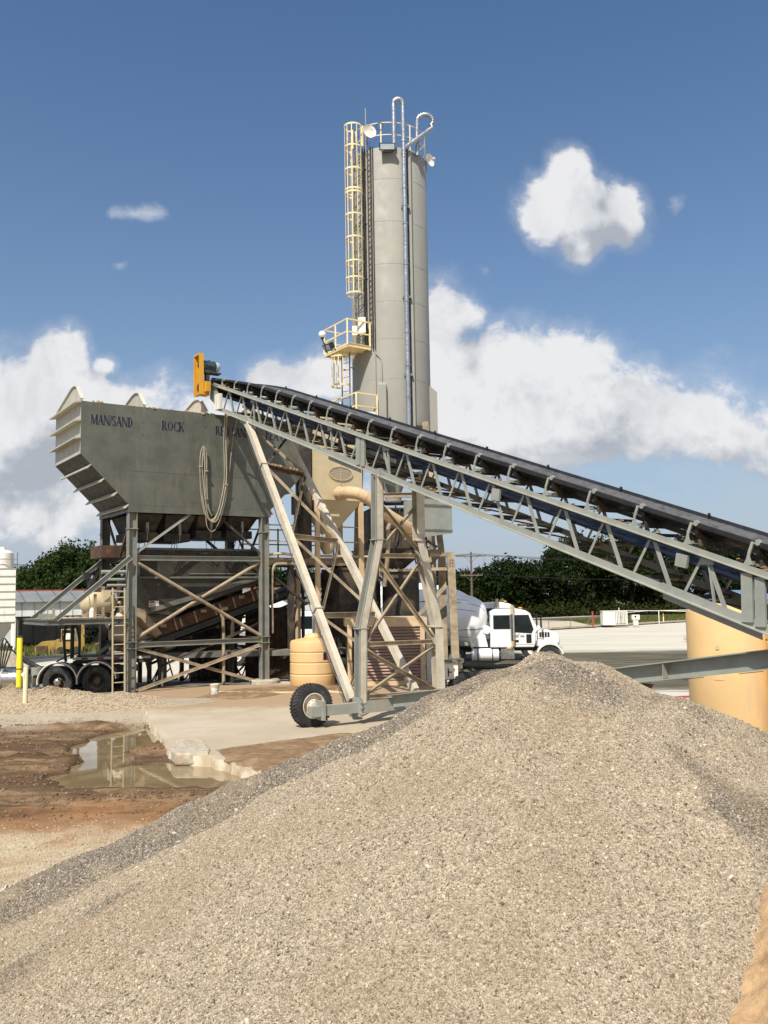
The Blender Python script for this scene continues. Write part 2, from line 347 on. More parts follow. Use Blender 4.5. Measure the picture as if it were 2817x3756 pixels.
def z_plant(x, y): return .10*sst(23.5, 29.5, y)*(1-sst(2.5, 6, x))-.45*np.maximum(sst(33, 43, y), sst(4, 7.5, x)*sst(14, 19, y))
PADPX = [(500, 2556), (521, 2588), (533, 2606), (548, 2638), (566, 2665), (590, 2690), (603, 2712), (612, 2738), (625, 2757), (690, 2768), (770, 2776), (832, 2791), (890, 2812), (940, 2826), (1010, 2842)]
PADE = [gr(*p) for p in PADPX]
_py = np.array([p.y for p in PADE][::-1]); _px = np.array([p.x for p in PADE][::-1]); _o = np.argsort(_py)
def pad_edge_x(y): return np.interp(y, _py[_o], _px[_o])
def z_ground(x, y):
    x = np.asarray(x, float); y = np.asarray(y, float)
    z = z_plant(x, y)-.03
    mudm = (1-sst(-.3, .9, x-pad_edge_x(y)))*(1-sst(25.5, 28.5, y))
    m = -.13+.05*fbm(x, y, .5, 3)+.025*fbm(x, y, 2.2, 9)
    for yc, w, hgt, x0, x1 in ((24.6, .35, .10, -11, -7.2), (22.3, .30, .10, -13, -7.6), (19.9, .32, .13, -12, -5.6), (18.5, .35, .12, -12, -6.6), (15.7, .40, .07, -12, -1.6), (20.7, .5, .08, -5.4, -3.8), (18.9, .3, .10, -4.4, -1.8)):
        yy_ = y-.10*(x+6)-.35*fbm(x, y, .35, 5)
        m = m+1.25*hgt*gau(yy_, yc, w)*sst(x0-1, x0+.4, x)*(1-sst(x1-.5, x1+.5, x))*(.75+.9*vnoise(x, y, 3.1, 6))
    m = m+.16*(.16-np.abs(fbm(x*.22+.1*y, y*1.05, 1.0, 15, 3)))+.09*(.12-np.abs(fbm(x*.5, y*2.6, 1.0, 19, 3)))
    wob = .42*fbm(x, y, .8, 11)
    for cx, cy, rx, ry in ((-6.55, 22.3, .85, 2.1), (-4.5, 18.1, 1.75, 1.3), (-6.0, 19.6, .5, 1.0), (-3.4, 17.4, 1.0, .75)):
        r = np.sqrt(((x-cx)/rx)**2+((y-cy)/ry)**2)+wob
        m = m-.26*(1-sst(.75, 1.25, r))
    lime = 1-sst(13.6, 15.6, y-.08*x+.7*fbm(x, y, .5, 21))
    m = m*(1-lime)+lime*(-.03+.05*fbm(x, y, .7, 31)+.03*fbm(x, y, 3, 33))
    z = z*(1-mudm)+m*mudm
    mound = .42*np.exp(-(((x+8.9)/2.1)**2+((y-27.6-.18*(x+9))/.9)**2)**.8)+.46*np.exp(-((x+11.2)/1.9)**2-((y-29.3)/.6)**2)
    z = z+mound*(1+.5*fbm(x, y, 1.5, 41))
    z = z+.02*fbm(x, y, .15, 51)*sst(60, 90, y)
    return z
def grid_mesh(name, xs, ys, zf, m, keep=None):
    Xg, Yg = np.meshgrid(xs, ys); Zg = zf(Xg, Yg); nx, ny = len(xs), len(ys)
    v = np.stack([Xg, Yg, Zg], -1).reshape(-1, 3)
    i = (np.arange(ny-1)[:, None]*nx+np.arange(nx-1)[None]).reshape(-1)
    f = np.stack([i, i+1, i+nx+1, i+nx], -1)
    if keep is not None:
        c = v[f].mean(1); f = f[keep(c[:, 0], c[:, 1], c[:, 2])]
        used = np.unique(f); remap = -np.ones(len(v), int); remap[used] = np.arange(len(used)); v = v[used]; f = remap[f]
    return np_mesh(name, v, f, m)
def np_mesh(name, v, f, m, smooth=True, link=True):
    me = bpy.data.meshes.new(name); k = f.shape[1]
    me.vertices.add(len(v)); me.vertices.foreach_set('co', np.ascontiguousarray(v, np.float32).ravel())
    me.loops.add(f.size); me.loops.foreach_set('vertex_index', np.ascontiguousarray(f, np.int32).ravel())
    me.polygons.add(len(f)); me.polygons.foreach_set('loop_start', np.arange(0, f.size, k, dtype=np.int32))
    me.polygons.foreach_set('loop_total', np.full(len(f), k, np.int32))
    me.update(calc_edges=True); me.validate()
    if smooth: me.shade_smooth()
    me.materials.append(m)
    o = bpy.data.objects.new(name, me)
    if link: COL.objects.link(o)
    return o
def seg(*a):
    out = []
    for (s, e, st) in a: out += list(np.arange(s, e, st))
    return np.array(out+[a[-1][1]])

# --- ground material: mud, wet mud, crushed limestone, far turf
def ground_mat():
    m = bpy.data.materials.new('yard_dirt'); N = NT(nodes_of(m)); co = N.coord(); x, y, z = N.xyz(co)
    nA = N.noise(co, .55, 6, .6, .4); nB = N.noise(co, 3.2, 6, .65); nC = N.noise(co, 22, 5, .7); nD = N.noise(co, 75, 3, .6)
    mud = N.mix(N.ramp(nA, .35, .65), (.33, .225, .125), (.25, .155, .08)); mud = N.mix(N.ramp(nB, .42, .62), mud, (.16, .098, .05))
    mud = N.mix(N.ramp(nC, .56, .72, 0, .6), mud, (.47, .38, .26))
    wetm = N.math('MULTIPLY', N.ramp(N.math('ADD', z, N.math('MULTIPLY', N.math('SUBTRACT', nB, .5), .10)), -.205, -.085, 1, 0), 1)
    mud = N.mix(N.math('MULTIPLY', wetm, .72), mud, (.062, .036, .018))
    band = N.noise(N.scalev(co, (.13, 1.25, .0)), 1.0, 6, .62, .8)
    mud = N.mix(N.math('MULTIPLY', N.ramp(band, .50, .57), .8), mud, N.mix(N.ramp(nB, .4, .6), (.075, .040, .018), (.115, .065, .032)))
    ridge = N.math('MULTIPLY', N.ramp(N.math('ADD', z, N.math('MULTIPLY', N.math('SUBTRACT', nC, .5), .06)), -.075, .0), N.math('MULTIPLY', N.ramp(y, 15, 15.6), N.ramp(y, 25.6, 25, 0, 1)))
    mud = N.mix(N.math('MULTIPLY', ridge, .75), mud, (.085, .045, .02))
    lime = N.mix(N.ramp(nC, .34, .62), (.49, .385, .25), (.63, .53, .37)); lime = N.mix(N.ramp(nD, .58, .7, 0, .5), lime, (.38, .28, .17))
    lime = N.mix(N.ramp(nA, .52, .66, 0, .55), lime, (.36, .19, .08))
    yl = N.math('ADD', y, N.math('ADD', N.math('MULTIPLY', N.math('SUBTRACT', nA, .5), 3.5), N.math('ADD', N.math('MULTIPLY', N.math('SUBTRACT', nB, .5), 1.6), N.math('MULTIPLY', x, -.12))))
    c = N.mix(N.ramp(yl, 13.4, 15.3), lime, mud)
    edge = N.math('MULTIPLY', N.ramp(yl, 12.8, 14.2), N.ramp(yl, 16, 14.8)); c = N.mix(N.math('MULTIPLY', edge, .7), c, (.36, .17, .065))
    c = N.mix(N.math('MULTIPLY', N.ramp(yl, 25.0, 26.6), N.ramp(y, 29.6, 28.6)), c, N.mix(N.ramp(nC, .35, .62), (.34, .28, .20), (.50, .43, .32)))
    c = N.mix(N.ramp(y, 29.0, 30.0), c, N.mix(N.ramp(nB, .4, .6), (.22, .16, .10), (.34, .27, .19)))
    c = N.mix(N.ramp(y, 56, 58), c, N.mix(N.ramp(nB, .4, .62), (.07, .095, .025), (.13, .12, .05)))
    b = N.n('ShaderNodeBsdfPrincipled'); N.set(b.inputs['Base Color'], c)
    N.set(b.inputs['Roughness'], N.ramp(N.math('MULTIPLY', wetm, N.ramp(y, 25.5, 25)), 0, 1, .92, .55)); b.inputs['Specular IOR Level'].default_value = .3
    bp = N.n('ShaderNodeBump'); bp.inputs['Strength'].default_value = .9; bp.inputs['Distance'].default_value = .05
    N.set(bp.inputs['Height'], N.math('ADD', N.math('MULTIPLY', nC, .8), N.math('MULTIPLY', nD, .45))); N.L.new(bp.outputs[0], b.inputs['Normal'])
    N.L.new(b.outputs[0], N.n('ShaderNodeOutputMaterial').inputs[0]); return m
M['ground'] = ground_mat()
xs = seg((-900, -60, 60), (-60, -16, 4), (-16, 2, .09), (2, 16, .5), (16, 80, 4), (80, 900, 60))
ys = seg((-40, 3, 4), (3, 9.5, .35), (9.5, 26, .075), (26, 31, .12), (31, 60, 1), (60, 160, 5), (160, 1500, 90))
tag(grid_mesh('ground', xs, ys, z_ground, M['ground']), kind='structure')

# --- standing water
def water_mat():
    m = bpy.data.materials.new('muddy_water'); N = NT(nodes_of(m)); co = N.coord()
    b = N.n('ShaderNodeBsdfPrincipled'); N.set(b.inputs['Base Color'], N.mix(N.ramp(N.noise(co, 1.4, 3), .4, .6), (.20, .145, .075), (.26, .195, .11)))
    b.inputs['Roughness'].default_value = .015; b.inputs['IOR'].default_value = 1.45; b.inputs['Specular IOR Level'].default_value = .8
    bp = N.n('ShaderNodeBump'); bp.inputs['Strength'].default_value = .012; bp.inputs['Distance'].default_value = .02
    N.set(bp.inputs['Height'], N.noise(co, 9, 2)); N.L.new(bp.outputs[0], b.inputs['Normal'])
    N.L.new(b.outputs[0], N.n('ShaderNodeOutputMaterial').inputs[0]); return m
M['water'] = water_mat()
w = MB(); w.add([(-11, 14.6, -.212), (.5, 14.6, -.212), (.5, 25, -.212), (-11, 25, -.212)], [(0, 1, 2, 3)])
tag(w.build('water', M['water'], fix=False), kind='structure')

# --- broken concrete pad
def pad_mat():
    m = bpy.data.materials.new('dusty_concrete'); N = NT(nodes_of(m)); co = N.coord(); x, y, z = N.xyz(co)
    nA = N.noise(co, .35, 5, .6, .5); nB = N.noise(co, 2.5, 6, .65); nC = N.noise(co, 40, 4, .6)
    c = N.mix(N.ramp(nA, .38, .62), (.41, .34, .245), (.47, .405, .31)); c = N.mix(N.ramp(nB, .5, .75, 0, .5), c, (.33, .25, .16))
    c = N.mix(N.ramp(nC, .55, .75, 0, .25), c, (.30, .24, .17))
    sand = N.ramp(N.math('ADD', y, N.math('MULTIPLY', N.math('SUBTRACT', nB, .5), 1.2)), 25.8, 27.2)
    c = N.mix(N.math('MULTIPLY', sand, .75), c, (.31, .20, .105))
    g = N.n('ShaderNodeNewGeometry'); nz = N.xyz(g.outputs['Normal'])[2]
    c = N.mix(N.ramp(nz, .4, .8), N.mix(N.ramp(nB, .4, .6), (.62, .55, .42), (.46, .37, .25)), c)
    b = N.n('ShaderNodeBsdfPrincipled'); N.set(b.inputs['Base Color'], c); b.inputs['Roughness'].default_value = .85
    bp = N.n('ShaderNodeBump'); bp.inputs['Strength'].default_value = .25; bp.inputs['Distance'].default_value = .01
    N.set(bp.inputs['Height'], N.math('ADD', nB, N.math('MULTIPLY', nC, .4))); N.L.new(bp.outputs[0], b.inputs['Normal'])
    N.L.new(b.outputs[0], N.n('ShaderNodeOutputMaterial').inputs[0]); return m
M['pad'] = pad_mat()
def rough_line(pts, step, amp):
    out = []
    for a, b in zip(pts[:-1], pts[1:]):
        n = max(1, int((V(b)-V(a)).length/step))
        for i in range(n):
            p = V(a).lerp(V(b), i/n); out.append(p+V((random.uniform(-amp, amp), random.uniform(-amp, amp), 0)))
    return out+[V(pts[-1])]
edge = rough_line(PADE, .13, .03)
# ragged slab: strips from the broken edge to the far right
rows = sorted([(p.y, p.x) for p in edge])
vs, fs = [], []
cols = [0, .02, .1, .3, .6, 1.0]
yr = np.concatenate([np.linspace(11.5, rows[0][0]-.05, 6), [r[0] for r in rows], np.linspace(rows[-1][0]+.3, 33.0, 14)])
def exd(y):
    if y < rows[0][0]: return float(rows[0][1]+(rows[0][0]-y)*.9)
    if y > rows[-1][0]: return float(rows[-1][1]-(y-rows[-1][0])*.35)
    return float(np.interp(y, [r[0] for r in rows], [r[1] for r in rows]))
for y in yr:
    x0 = exd(y)
    for k in cols: x = x0+(4.5-x0)*k; vs.append((x, y, z_plant(x, y)+(.012 if k > .01 else -.006)))
    vs.append((x0-.03, y, -.36))
nc = len(cols)+1
for i in range(len(yr)-1):
    a, b = i*nc, (i+1)*nc
    fs += [(a+k, a+k+1, b+k+1, b+k) for k in range(nc-2)]; fs.append((a+nc-1, a, b, b+nc-1))
pad = MB().add(vs, fs).build('concrete_pad', M['pad']); tag(pad, kind='structure')
slabm = MB()       # a block broken off the slab edge
pts = []
for (px, py) in ((625, 2757), (650, 2720), (745, 2724), (772, 2757), (765, 2774), (640, 2775)): pts.append(gr(px, py, -.02))
slabm.prism([(p.x, p.y) for p in pts], (0, 0, -.2), (1, 0, 0), (0, 1, 0), (0, 0, .25))
blk = slabm.build('broken_slab_chunk', M['concblock'])
bv = blk.modifiers.new('bevel', 'BEVEL'); bv.width = .04; bv.segments = 2
sb_ = blk.modifiers.new('sub', 'SUBSURF'); sb_.subdivision_type = 'SIMPLE'; sb_.levels = sb_.render_levels = 3
tx = bpy.data.textures.new('chunk', 'CLOUDS'); tx.noise_scale = .3
dm = blk.modifiers.new('disp', 'DISPLACE'); dm.texture = tx; dm.strength = .05; dm.mid_level = .5
tag(blk, 'pale broken chunk of concrete at the edge of the slab beside the puddle', 'concrete chunk')

# --- sheets of wet brown sand on the pad
M['wetsand'] = mat('damp_brown_sand', (.21, .13, .065), .85, var=.25, scale=6, dirt=(.33, .23, .13), damt=.5, dscale=2, bump=.6, bscale=60)
def patch(name, pts, z, hgt, seed):
    pl = [gr(px, py, 0) for px, py in pts]; xs_ = [p.x for p in pl]; ys_ = [p.y for p in pl]
    xg = np.linspace(min(xs_)-.2, max(xs_)+.2, 90); yg = np.linspace(min(ys_)-.2, max(ys_)+.2, 90)
    P2 = np.array([(p.x, p.y) for p in pl])
    def sd(x, y):
        inside = np.zeros(x.shape, bool); d = np.full(x.shape, 1e9)
        for i in range(len(P2)):
            a, b = P2[i], P2[(i+1) % len(P2)]
            e = b-a; t = np.clip(((x-a[0])*e[0]+(y-a[1])*e[1])/(e@e), 0, 1)
            d = np.minimum(d, np.hypot(x-a[0]-t*e[0], y-a[1]-t*e[1]))
            c = ((a[1] > y) != (b[1] > y)) & (x < (b[0]-a[0])*(y-a[1])/(b[1]-a[1]+1e-12)+a[0]); inside ^= c
        return np.where(inside, d, -d)+.12*fbm(x, y, 2.2, seed)
    zf = lambda x, y: z_plant(x, y)+z+hgt*sst(0, .5, sd(x, y))*(1+.6*fbm(x, y, 3, seed+1))-.02*(sd(x, y) < 0)
    o = grid_mesh(name, xg, yg, zf, M['wetsand'], keep=lambda x, y, zz: sd(x, y) > -.03)
    return tag(o, kind='stuff')
patch('wet_sand', [(785, 2752), (1010, 2722), (1240, 2690), (1330, 2690), (1330, 2850), (1010, 2838), (945, 2822), (880, 2806), (830, 2786)], .014, .03, 61)
patch('spilt_sand', [(720, 2572), (800, 2548), (900, 2536), (1060, 2528), (1235, 2520), (1235, 2548), (1060, 2556), (960, 2572), (850, 2580)], .016, .05, 71)

# --- pale concrete yard behind the plant, kerb, verges and road
def yard_mat():
    m = bpy.data.materials.new('pale_yard_concrete'); N = NT(nodes_of(m)); co = N.coord(); x, y, z = N.xyz(co)
    v = N.scalev(co, (.09, .5, 1)); nA = N.noise(v, 1.2, 6, .65); nB = N.noise(co, .9, 6, .6, .5); nC = N.noise(N.scalev(co, (.3, 2.2, 1)), 1, 5, .6)
    c = N.mix(N.ramp(nA, .35, .65), (.50, .465, .39), (.58, .55, .475)); c = N.mix(N.ramp(nC, .52, .72, 0, .5), c, (.40, .36, .30))
    yy2 = N.math('ADD', y, N.math('MULTIPLY', N.math('SUBTRACT', nC, .5), 6)); xx = N.math('ADD', x, N.math('MULTIPLY', N.math('SUBTRACT', nB, .5), 5))
    damp_dark = N.math('MULTIPLY', N.math('MULTIPLY', N.ramp(yy2, 33.5, 35), N.ramp(yy2, 59.0, 55.5)), N.ramp(xx, 1.0, 4.5))
    c = N.mix(N.math('MULTIPLY', damp_dark, .93), c, N.mix(N.ramp(nC, .42, .62), (.040, .036, .020), (.125, .112, .075)))
    left = N.math('MULTIPLY', N.math('MULTIPLY', N.ramp(xx, -3, -6), N.ramp(yy2, 44, 41)), 1); c = N.mix(N.math('MULTIPLY', left, .8), c, (.16, .15, .13))
    b = N.n('ShaderNodeBsdfPrincipled'); N.set(b.inputs['Base Color'], c); N.set(b.inputs['Roughness'], N.ramp(damp_dark, 0, 1, .9, .85)); b.inputs['Specular IOR Level'].default_value = .12
    N.L.new(b.outputs[0], N.n('ShaderNodeOutputMaterial').inputs[0]); return m
M['yard'] = yard_mat()
LA, LB = V((-21, 58)), V((27, 101)); LD = (LB-LA).normalized(); LN = V((-LD.y, LD.x))
def off(x, y): return (np.asarray(x)-LA.x)*LN.x+(np.asarray(y)-LA.y)*LN.y
def strip(name, d0, d1, z, m, t0=-90, t1=260, n=60, kind='structure', edge=0.):
    vs, fs = [], []
    for i in range(n+1):
        t = t0+(t1-t0)*i/n
        for dd in (d0, d1):
            p = LA+LD*t+LN*dd; vs.append((p.x, p.y, z))
        if edge: vs += [tuple(V(vs[-2])-V((0, 0, edge)))]
    k = 3 if edge else 2
    for i in range(n):
        a, b = i*k, (i+1)*k
        fs.append((a, b, b+1, a+1))
        if edge: fs.append((a+2, b+2, b, a))
    return tag(MB().add(vs, fs).build(name, m), kind=kind)
xs = seg((-70, -24, 4), (-24, 24, .8), (24, 120, 4)); ys = seg((15, 33, 1.0), (33, 46, .8), (46, 180, 4))
yo = grid_mesh('yard_pavement', xs, ys, lambda x, y: z_plant(x, y)-.004+.0*x, M['yard'], keep=lambda x, y, z: (y > 33) | ((x > 3) & (y > 15)))
# trim the yard at the kerb line
bm = bmesh.new(); bm.from_mesh(yo.data)
bmesh.ops.bisect_plane(bm, geom=bm.verts[:]+bm.edges[:]+bm.faces[:], plane_co=(LA.x, LA.y, 0), plane_no=(LN.x, LN.y, 0), clear_outer=True); bm.to_mesh(yo.data); bm.free()
tag(yo, kind='structure')
strip('kerb', 0, .5, -.20, M['concblock'], edge=.16)
M['grass_soil'] = mat('verge_soil', (.10, .105, .035), .95, var=.35, scale=1.5, dirt=(.22, .18, .10), damt=.4)
M['limeverge'] = mat('crushed_stone_verge', (.48, .42, .32), .95, var=.15, scale=1.2, dirt=(.30, .25, .15), damt=.35)
M['asphalt'] = mat('road_asphalt', (.075, .072, .068), .85, var=.2, dirt=(.16, .15, .13), damt=.3)
strip('verge', .5, 14, -.26, M['grass_soil'])
strip('road', 14, 22, -.22, M['asphalt'])
strip('road_shoulder', 22, 25, -.21, M['limeverge'])
# pale gravel bank between kerb and road, left of the utility cabinet
bk = MB(); P0 = LA+LD*52
def LP(t, dd, z): p = LA+LD*t+LN*dd; return (p.x, p.y, z)
bk.add([LP(44, .6, -.24), LP(58, .6, -.24), LP(62, 12, .1), LP(48, 13, .1), LP(44, 6, -.1), LP(62, 6, .05)], [(0, 1, 5, 4), (4, 5, 2, 3)])
tag(bk.build('gravel_bank', M['limeverge']), kind='structure')

def blades(name, regions, n, h0, h1, m, seed, kind='stuff'):
    g = np.random.default_rng(seed); P = regions(g, n); k = len(P)
    a = g.uniform(0, 6.28, k); hh = g.uniform(h0, h1, k); w = hh*.16; ln = g.normal(0, .35, (k, 2))*hh[:, None]
    dx, dy = np.cos(a)*w, np.sin(a)*w
    v = np.stack([np.stack([P[:, 0]-dx, P[:, 1]-dy, P[:, 2]], -1), np.stack([P[:, 0]+dx, P[:, 1]+dy, P[:, 2]], -1), np.stack([P[:, 0]+ln[:, 0], P[:, 1]+ln[:, 1], P[:, 2]+hh], -1)], 1).reshape(-1, 3)
    f = np.arange(3*k).reshape(-1, 3); return tag(np_mesh(name, v, f, m, smooth=False), kind=kind)
def leaf_mat(name, a, b, trans=.25):
    m = bpy.data.materials.new(name); N = NT(nodes_of(m)); co = N.coord()
    n1 = N.noise(co, .55, 4, .6); n2 = N.noise(co, 5, 3, .6)
    c = N.mix(N.ramp(n1, .35, .65), a, b); c = N.mix(N.ramp(n2, .45, .7, 0, .4), c, shade(b, 1.3))
    df = N.n('ShaderNodeBsdfPrincipled'); N.set(df.inputs['Base Color'], c); df.inputs['Roughness'].default_value = .6; df.inputs['Specular IOR Level'].default_value = .08
    tr = N.n('ShaderNodeBsdfTranslucent'); N.set(tr.inputs['Color'], c)
    mx = N.n('ShaderNodeMixShader'); mx.inputs[0].default_value = trans; N.L.new(df.outputs[0], mx.inputs[1]); N.L.new(tr.outputs[0], mx.inputs[2])
    N.L.new(mx.outputs[0], N.n('ShaderNodeOutputMaterial').inputs[0]); return m
M['grassblade'] = leaf_mat('grass_blades', (.085, .115, .025), (.15, .15, .045))
M['leafdark'] = leaf_mat('dark_leaves', (.011, .022, .006), (.023, .037, .010))
M['leafmid'] = leaf_mat('mid_leaves', (.024, .042, .010), (.046, .066, .018))
def verge_pts(g, n):
    t = g.uniform(-20, 110, n); dd = g.uniform(.6, 13.5, n)
    keep = ~((t > 43) & (t < 63) & (dd < 12.5)); t, dd = t[keep], dd[keep]
    x = LA.x+LD.x*t+LN.x*dd; y = LA.y+LD.y*t+LN.y*dd
    return np.stack([x, y, np.full(len(x), -.26)], -1)
blades('grass', verge_pts, 26000, .12, .38, M['grassblade'], 5)
# ------------------------------------------------------------------ the gravel pile
AX, AY, AH = 1.95, 10.9, 2.60      # dark older cone
BX, BY, BH = 1.80, 9.85, 2.56      # pale fresh fan in front of it
def pile_dark(x, y):
    r = np.hypot((x-AX)*1.0, (y-AY)); r = np.sqrt(r*r+.10)-.10
    a = np.arctan2(y-AY, x-AX)
    s = np.interp(np.degrees(a) % 360, [0, 30, 90, 150, 168, 176, 182, 192, 205, 230, 300, 330, 360], [.47, .52, .6, .55, .50, .455, .425, .42, .5, .6, .6, .44, .47])
    return AH-r*s
def pile_pale(x, y):
    r = np.hypot(x-BX, y-BY); r = np.sqrt(r*r+.05)-.08
    a = np.degrees(np.arctan2(y-BY, x-BX)) % 360
    s = np.interp(a, [0, 60, 120, 168, 184, 197, 212, 235, 255, 280, 300, 318, 335, 360], [.62, .75, .75, .62, .475, .445, .425, .425, .45, .46, .45, .44, .52, .62])
    z = BH-r*s
    return np.where(z > -.3, z, z*3)
def z_pile(x, y):
    d, p = pile_dark(x, y), pile_pale(x, y)
    k = .05; z = np.logaddexp(d/k, p/k)*k
    return z+.10*fbm(x, y, .8, 81)+.035*fbm(x+.4*y, y, 1.7, 85)+.05*np.sin(np.arctan2(y-9.8, x-1.8)*9+2*fbm(x, y, .5, 86))*sst(.5, 1.6, np.hypot(x-1.8, y-9.8))*(1-sst(3.2, 4.8, np.hypot(x-1.8, y-9.8)))+.03*fbm(x, y, 3.3, 83)-.05*gau((x+2.2)-.9*(y-7.5), 0, .35)
def gravel_mat(name, stone):
    m = bpy.data.materials.new(name); N = NT(nodes_of(m)); g = N.n('ShaderNodeNewGeometry'); x, y, z = N.xyz(g.outputs['Position'])
    pos = g.outputs['Position']
    if stone:
        oi = N.n('ShaderNodeObjectInfo').outputs['Random']
    else:
        vo = N.n('ShaderNodeTexVoronoi'); N.set(vo.inputs['Vector'], pos); vo.inputs['Scale'].default_value = 48; oi = N.xyz(vo.outputs['Color'])[0]
    cr = N.n('ShaderNodeValToRGB'); N.set(cr.inputs[0], oi); e = cr.color_ramp
    e.elements[0].position = 0; e.elements[0].color = rgba((.09, .068, .046)); e.elements[1].position = 1; e.elements[1].color = rgba((.56, .475, .355))
    for p_, c_ in ((.12, (.23, .19, .145)), (.40, (.335, .276, .198)), (.75, (.425, .355, .262))):
        k = e.elements.new(p_); k.color = rgba(c_)
    cr2 = N.n('ShaderNodeValToRGB'); N.set(cr2.inputs[0], oi); e = cr2.color_ramp
    e.elements[0].position = 0; e.elements[0].color = rgba((.07, .06, .048)); e.elements[1].position = 1; e.elements[1].color = rgba((.52, .46, .38))
    for p_, c_ in ((.3, (.14, .12, .095)), (.6, (.235, .20, .158)), (.85, (.345, .30, .235))):
        k = e.elements.new(p_); k.color = rgba(c_)
    att = N.n('ShaderNodeAttribute', attribute_name='damp_dark', attribute_type='INSTANCER' if stone else 'GEOMETRY').outputs['Fac']
    nz = N.noise(pos, 1.1, 6, .62)
    f = N.ramp(N.math('ADD', att, N.math('MULTIPLY', N.math('SUBTRACT', nz, .5), 1.7)), .3, .7)
    c = N.mix(f, cr.outputs[0], cr2.outputs[0])
    tint = N.noise(pos, .8, 4, .6); c = N.mix(N.ramp(tint, .42, .68, 0, .32), c, (.29, .215, .13))
    b = N.n('ShaderNodeBsdfPrincipled'); N.set(b.inputs['Base Color'], c); b.inputs['Roughness'].default_value = .85; b.inputs['Specular IOR Level'].default_value = .3
    if not stone:
        bp = N.n('ShaderNodeBump'); bp.inputs['Strength'].default_value = 1; bp.inputs['Distance'].default_value = .02
        N.set(bp.inputs['Height'], vo.outputs['Distance']); N.L.new(bp.outputs[0], b.inputs['Normal'])
    N.L.new(b.outputs[0], N.n('ShaderNodeOutputMaterial').inputs[0]); return m
M['gravel'] = gravel_mat('crushed_gravel_bed', False); M['gravelstone'] = gravel_mat('crushed_gravel_stone', True)
xs = seg((-7.5, 9, .05)); ys = seg((2.5, 17.5, .05))
pile = grid_mesh('gravel_pile', xs, ys, z_pile, M['gravel'], keep=lambda x, y, z: z > z_ground(x, y)-.03)
co_ = np.empty(len(pile.data.vertices)*3, np.float32); pile.data.vertices.foreach_get('co', co_); co_ = co_.reshape(-1, 3)
px_, py_ = co_[:, 0], co_[:, 1]
damp_shade = sst(-.05, .06, pile_dark(px_, py_)-pile_pale(px_, py_))*(.66-.3*sst(.8, 2.4, px_))
_q = px_-.157*(7.9-py_)+.3*fbm(px_, py_, .8, 87)
damp_shade = np.maximum(damp_shade, .72*sst(2.35, 2.8, _q)*(1.05-.45*sst(7.9, 8.6, py_+.4*fbm(px_, py_, .7, 89)))*sst(5.9, 6.8, py_))
damp_shade = np.maximum(damp_shade, .40*sst(8.2, 9.2, py_)*sst(.6, 1.6, px_))
damp_shade = np.maximum(damp_shade, .55*gau((px_+2.9)-.6*(py_-7.6), 0, .35)*sst(6.4, 7.2, py_)*(1-sst(8.2, 9, py_)))  # left fold facet: shade of its slope put into the colour mask
damp_shade = np.maximum(damp_shade, .62*gau(np.hypot((px_-2.0)/1.2, (py_-9.7)/1.0), 0, 1))
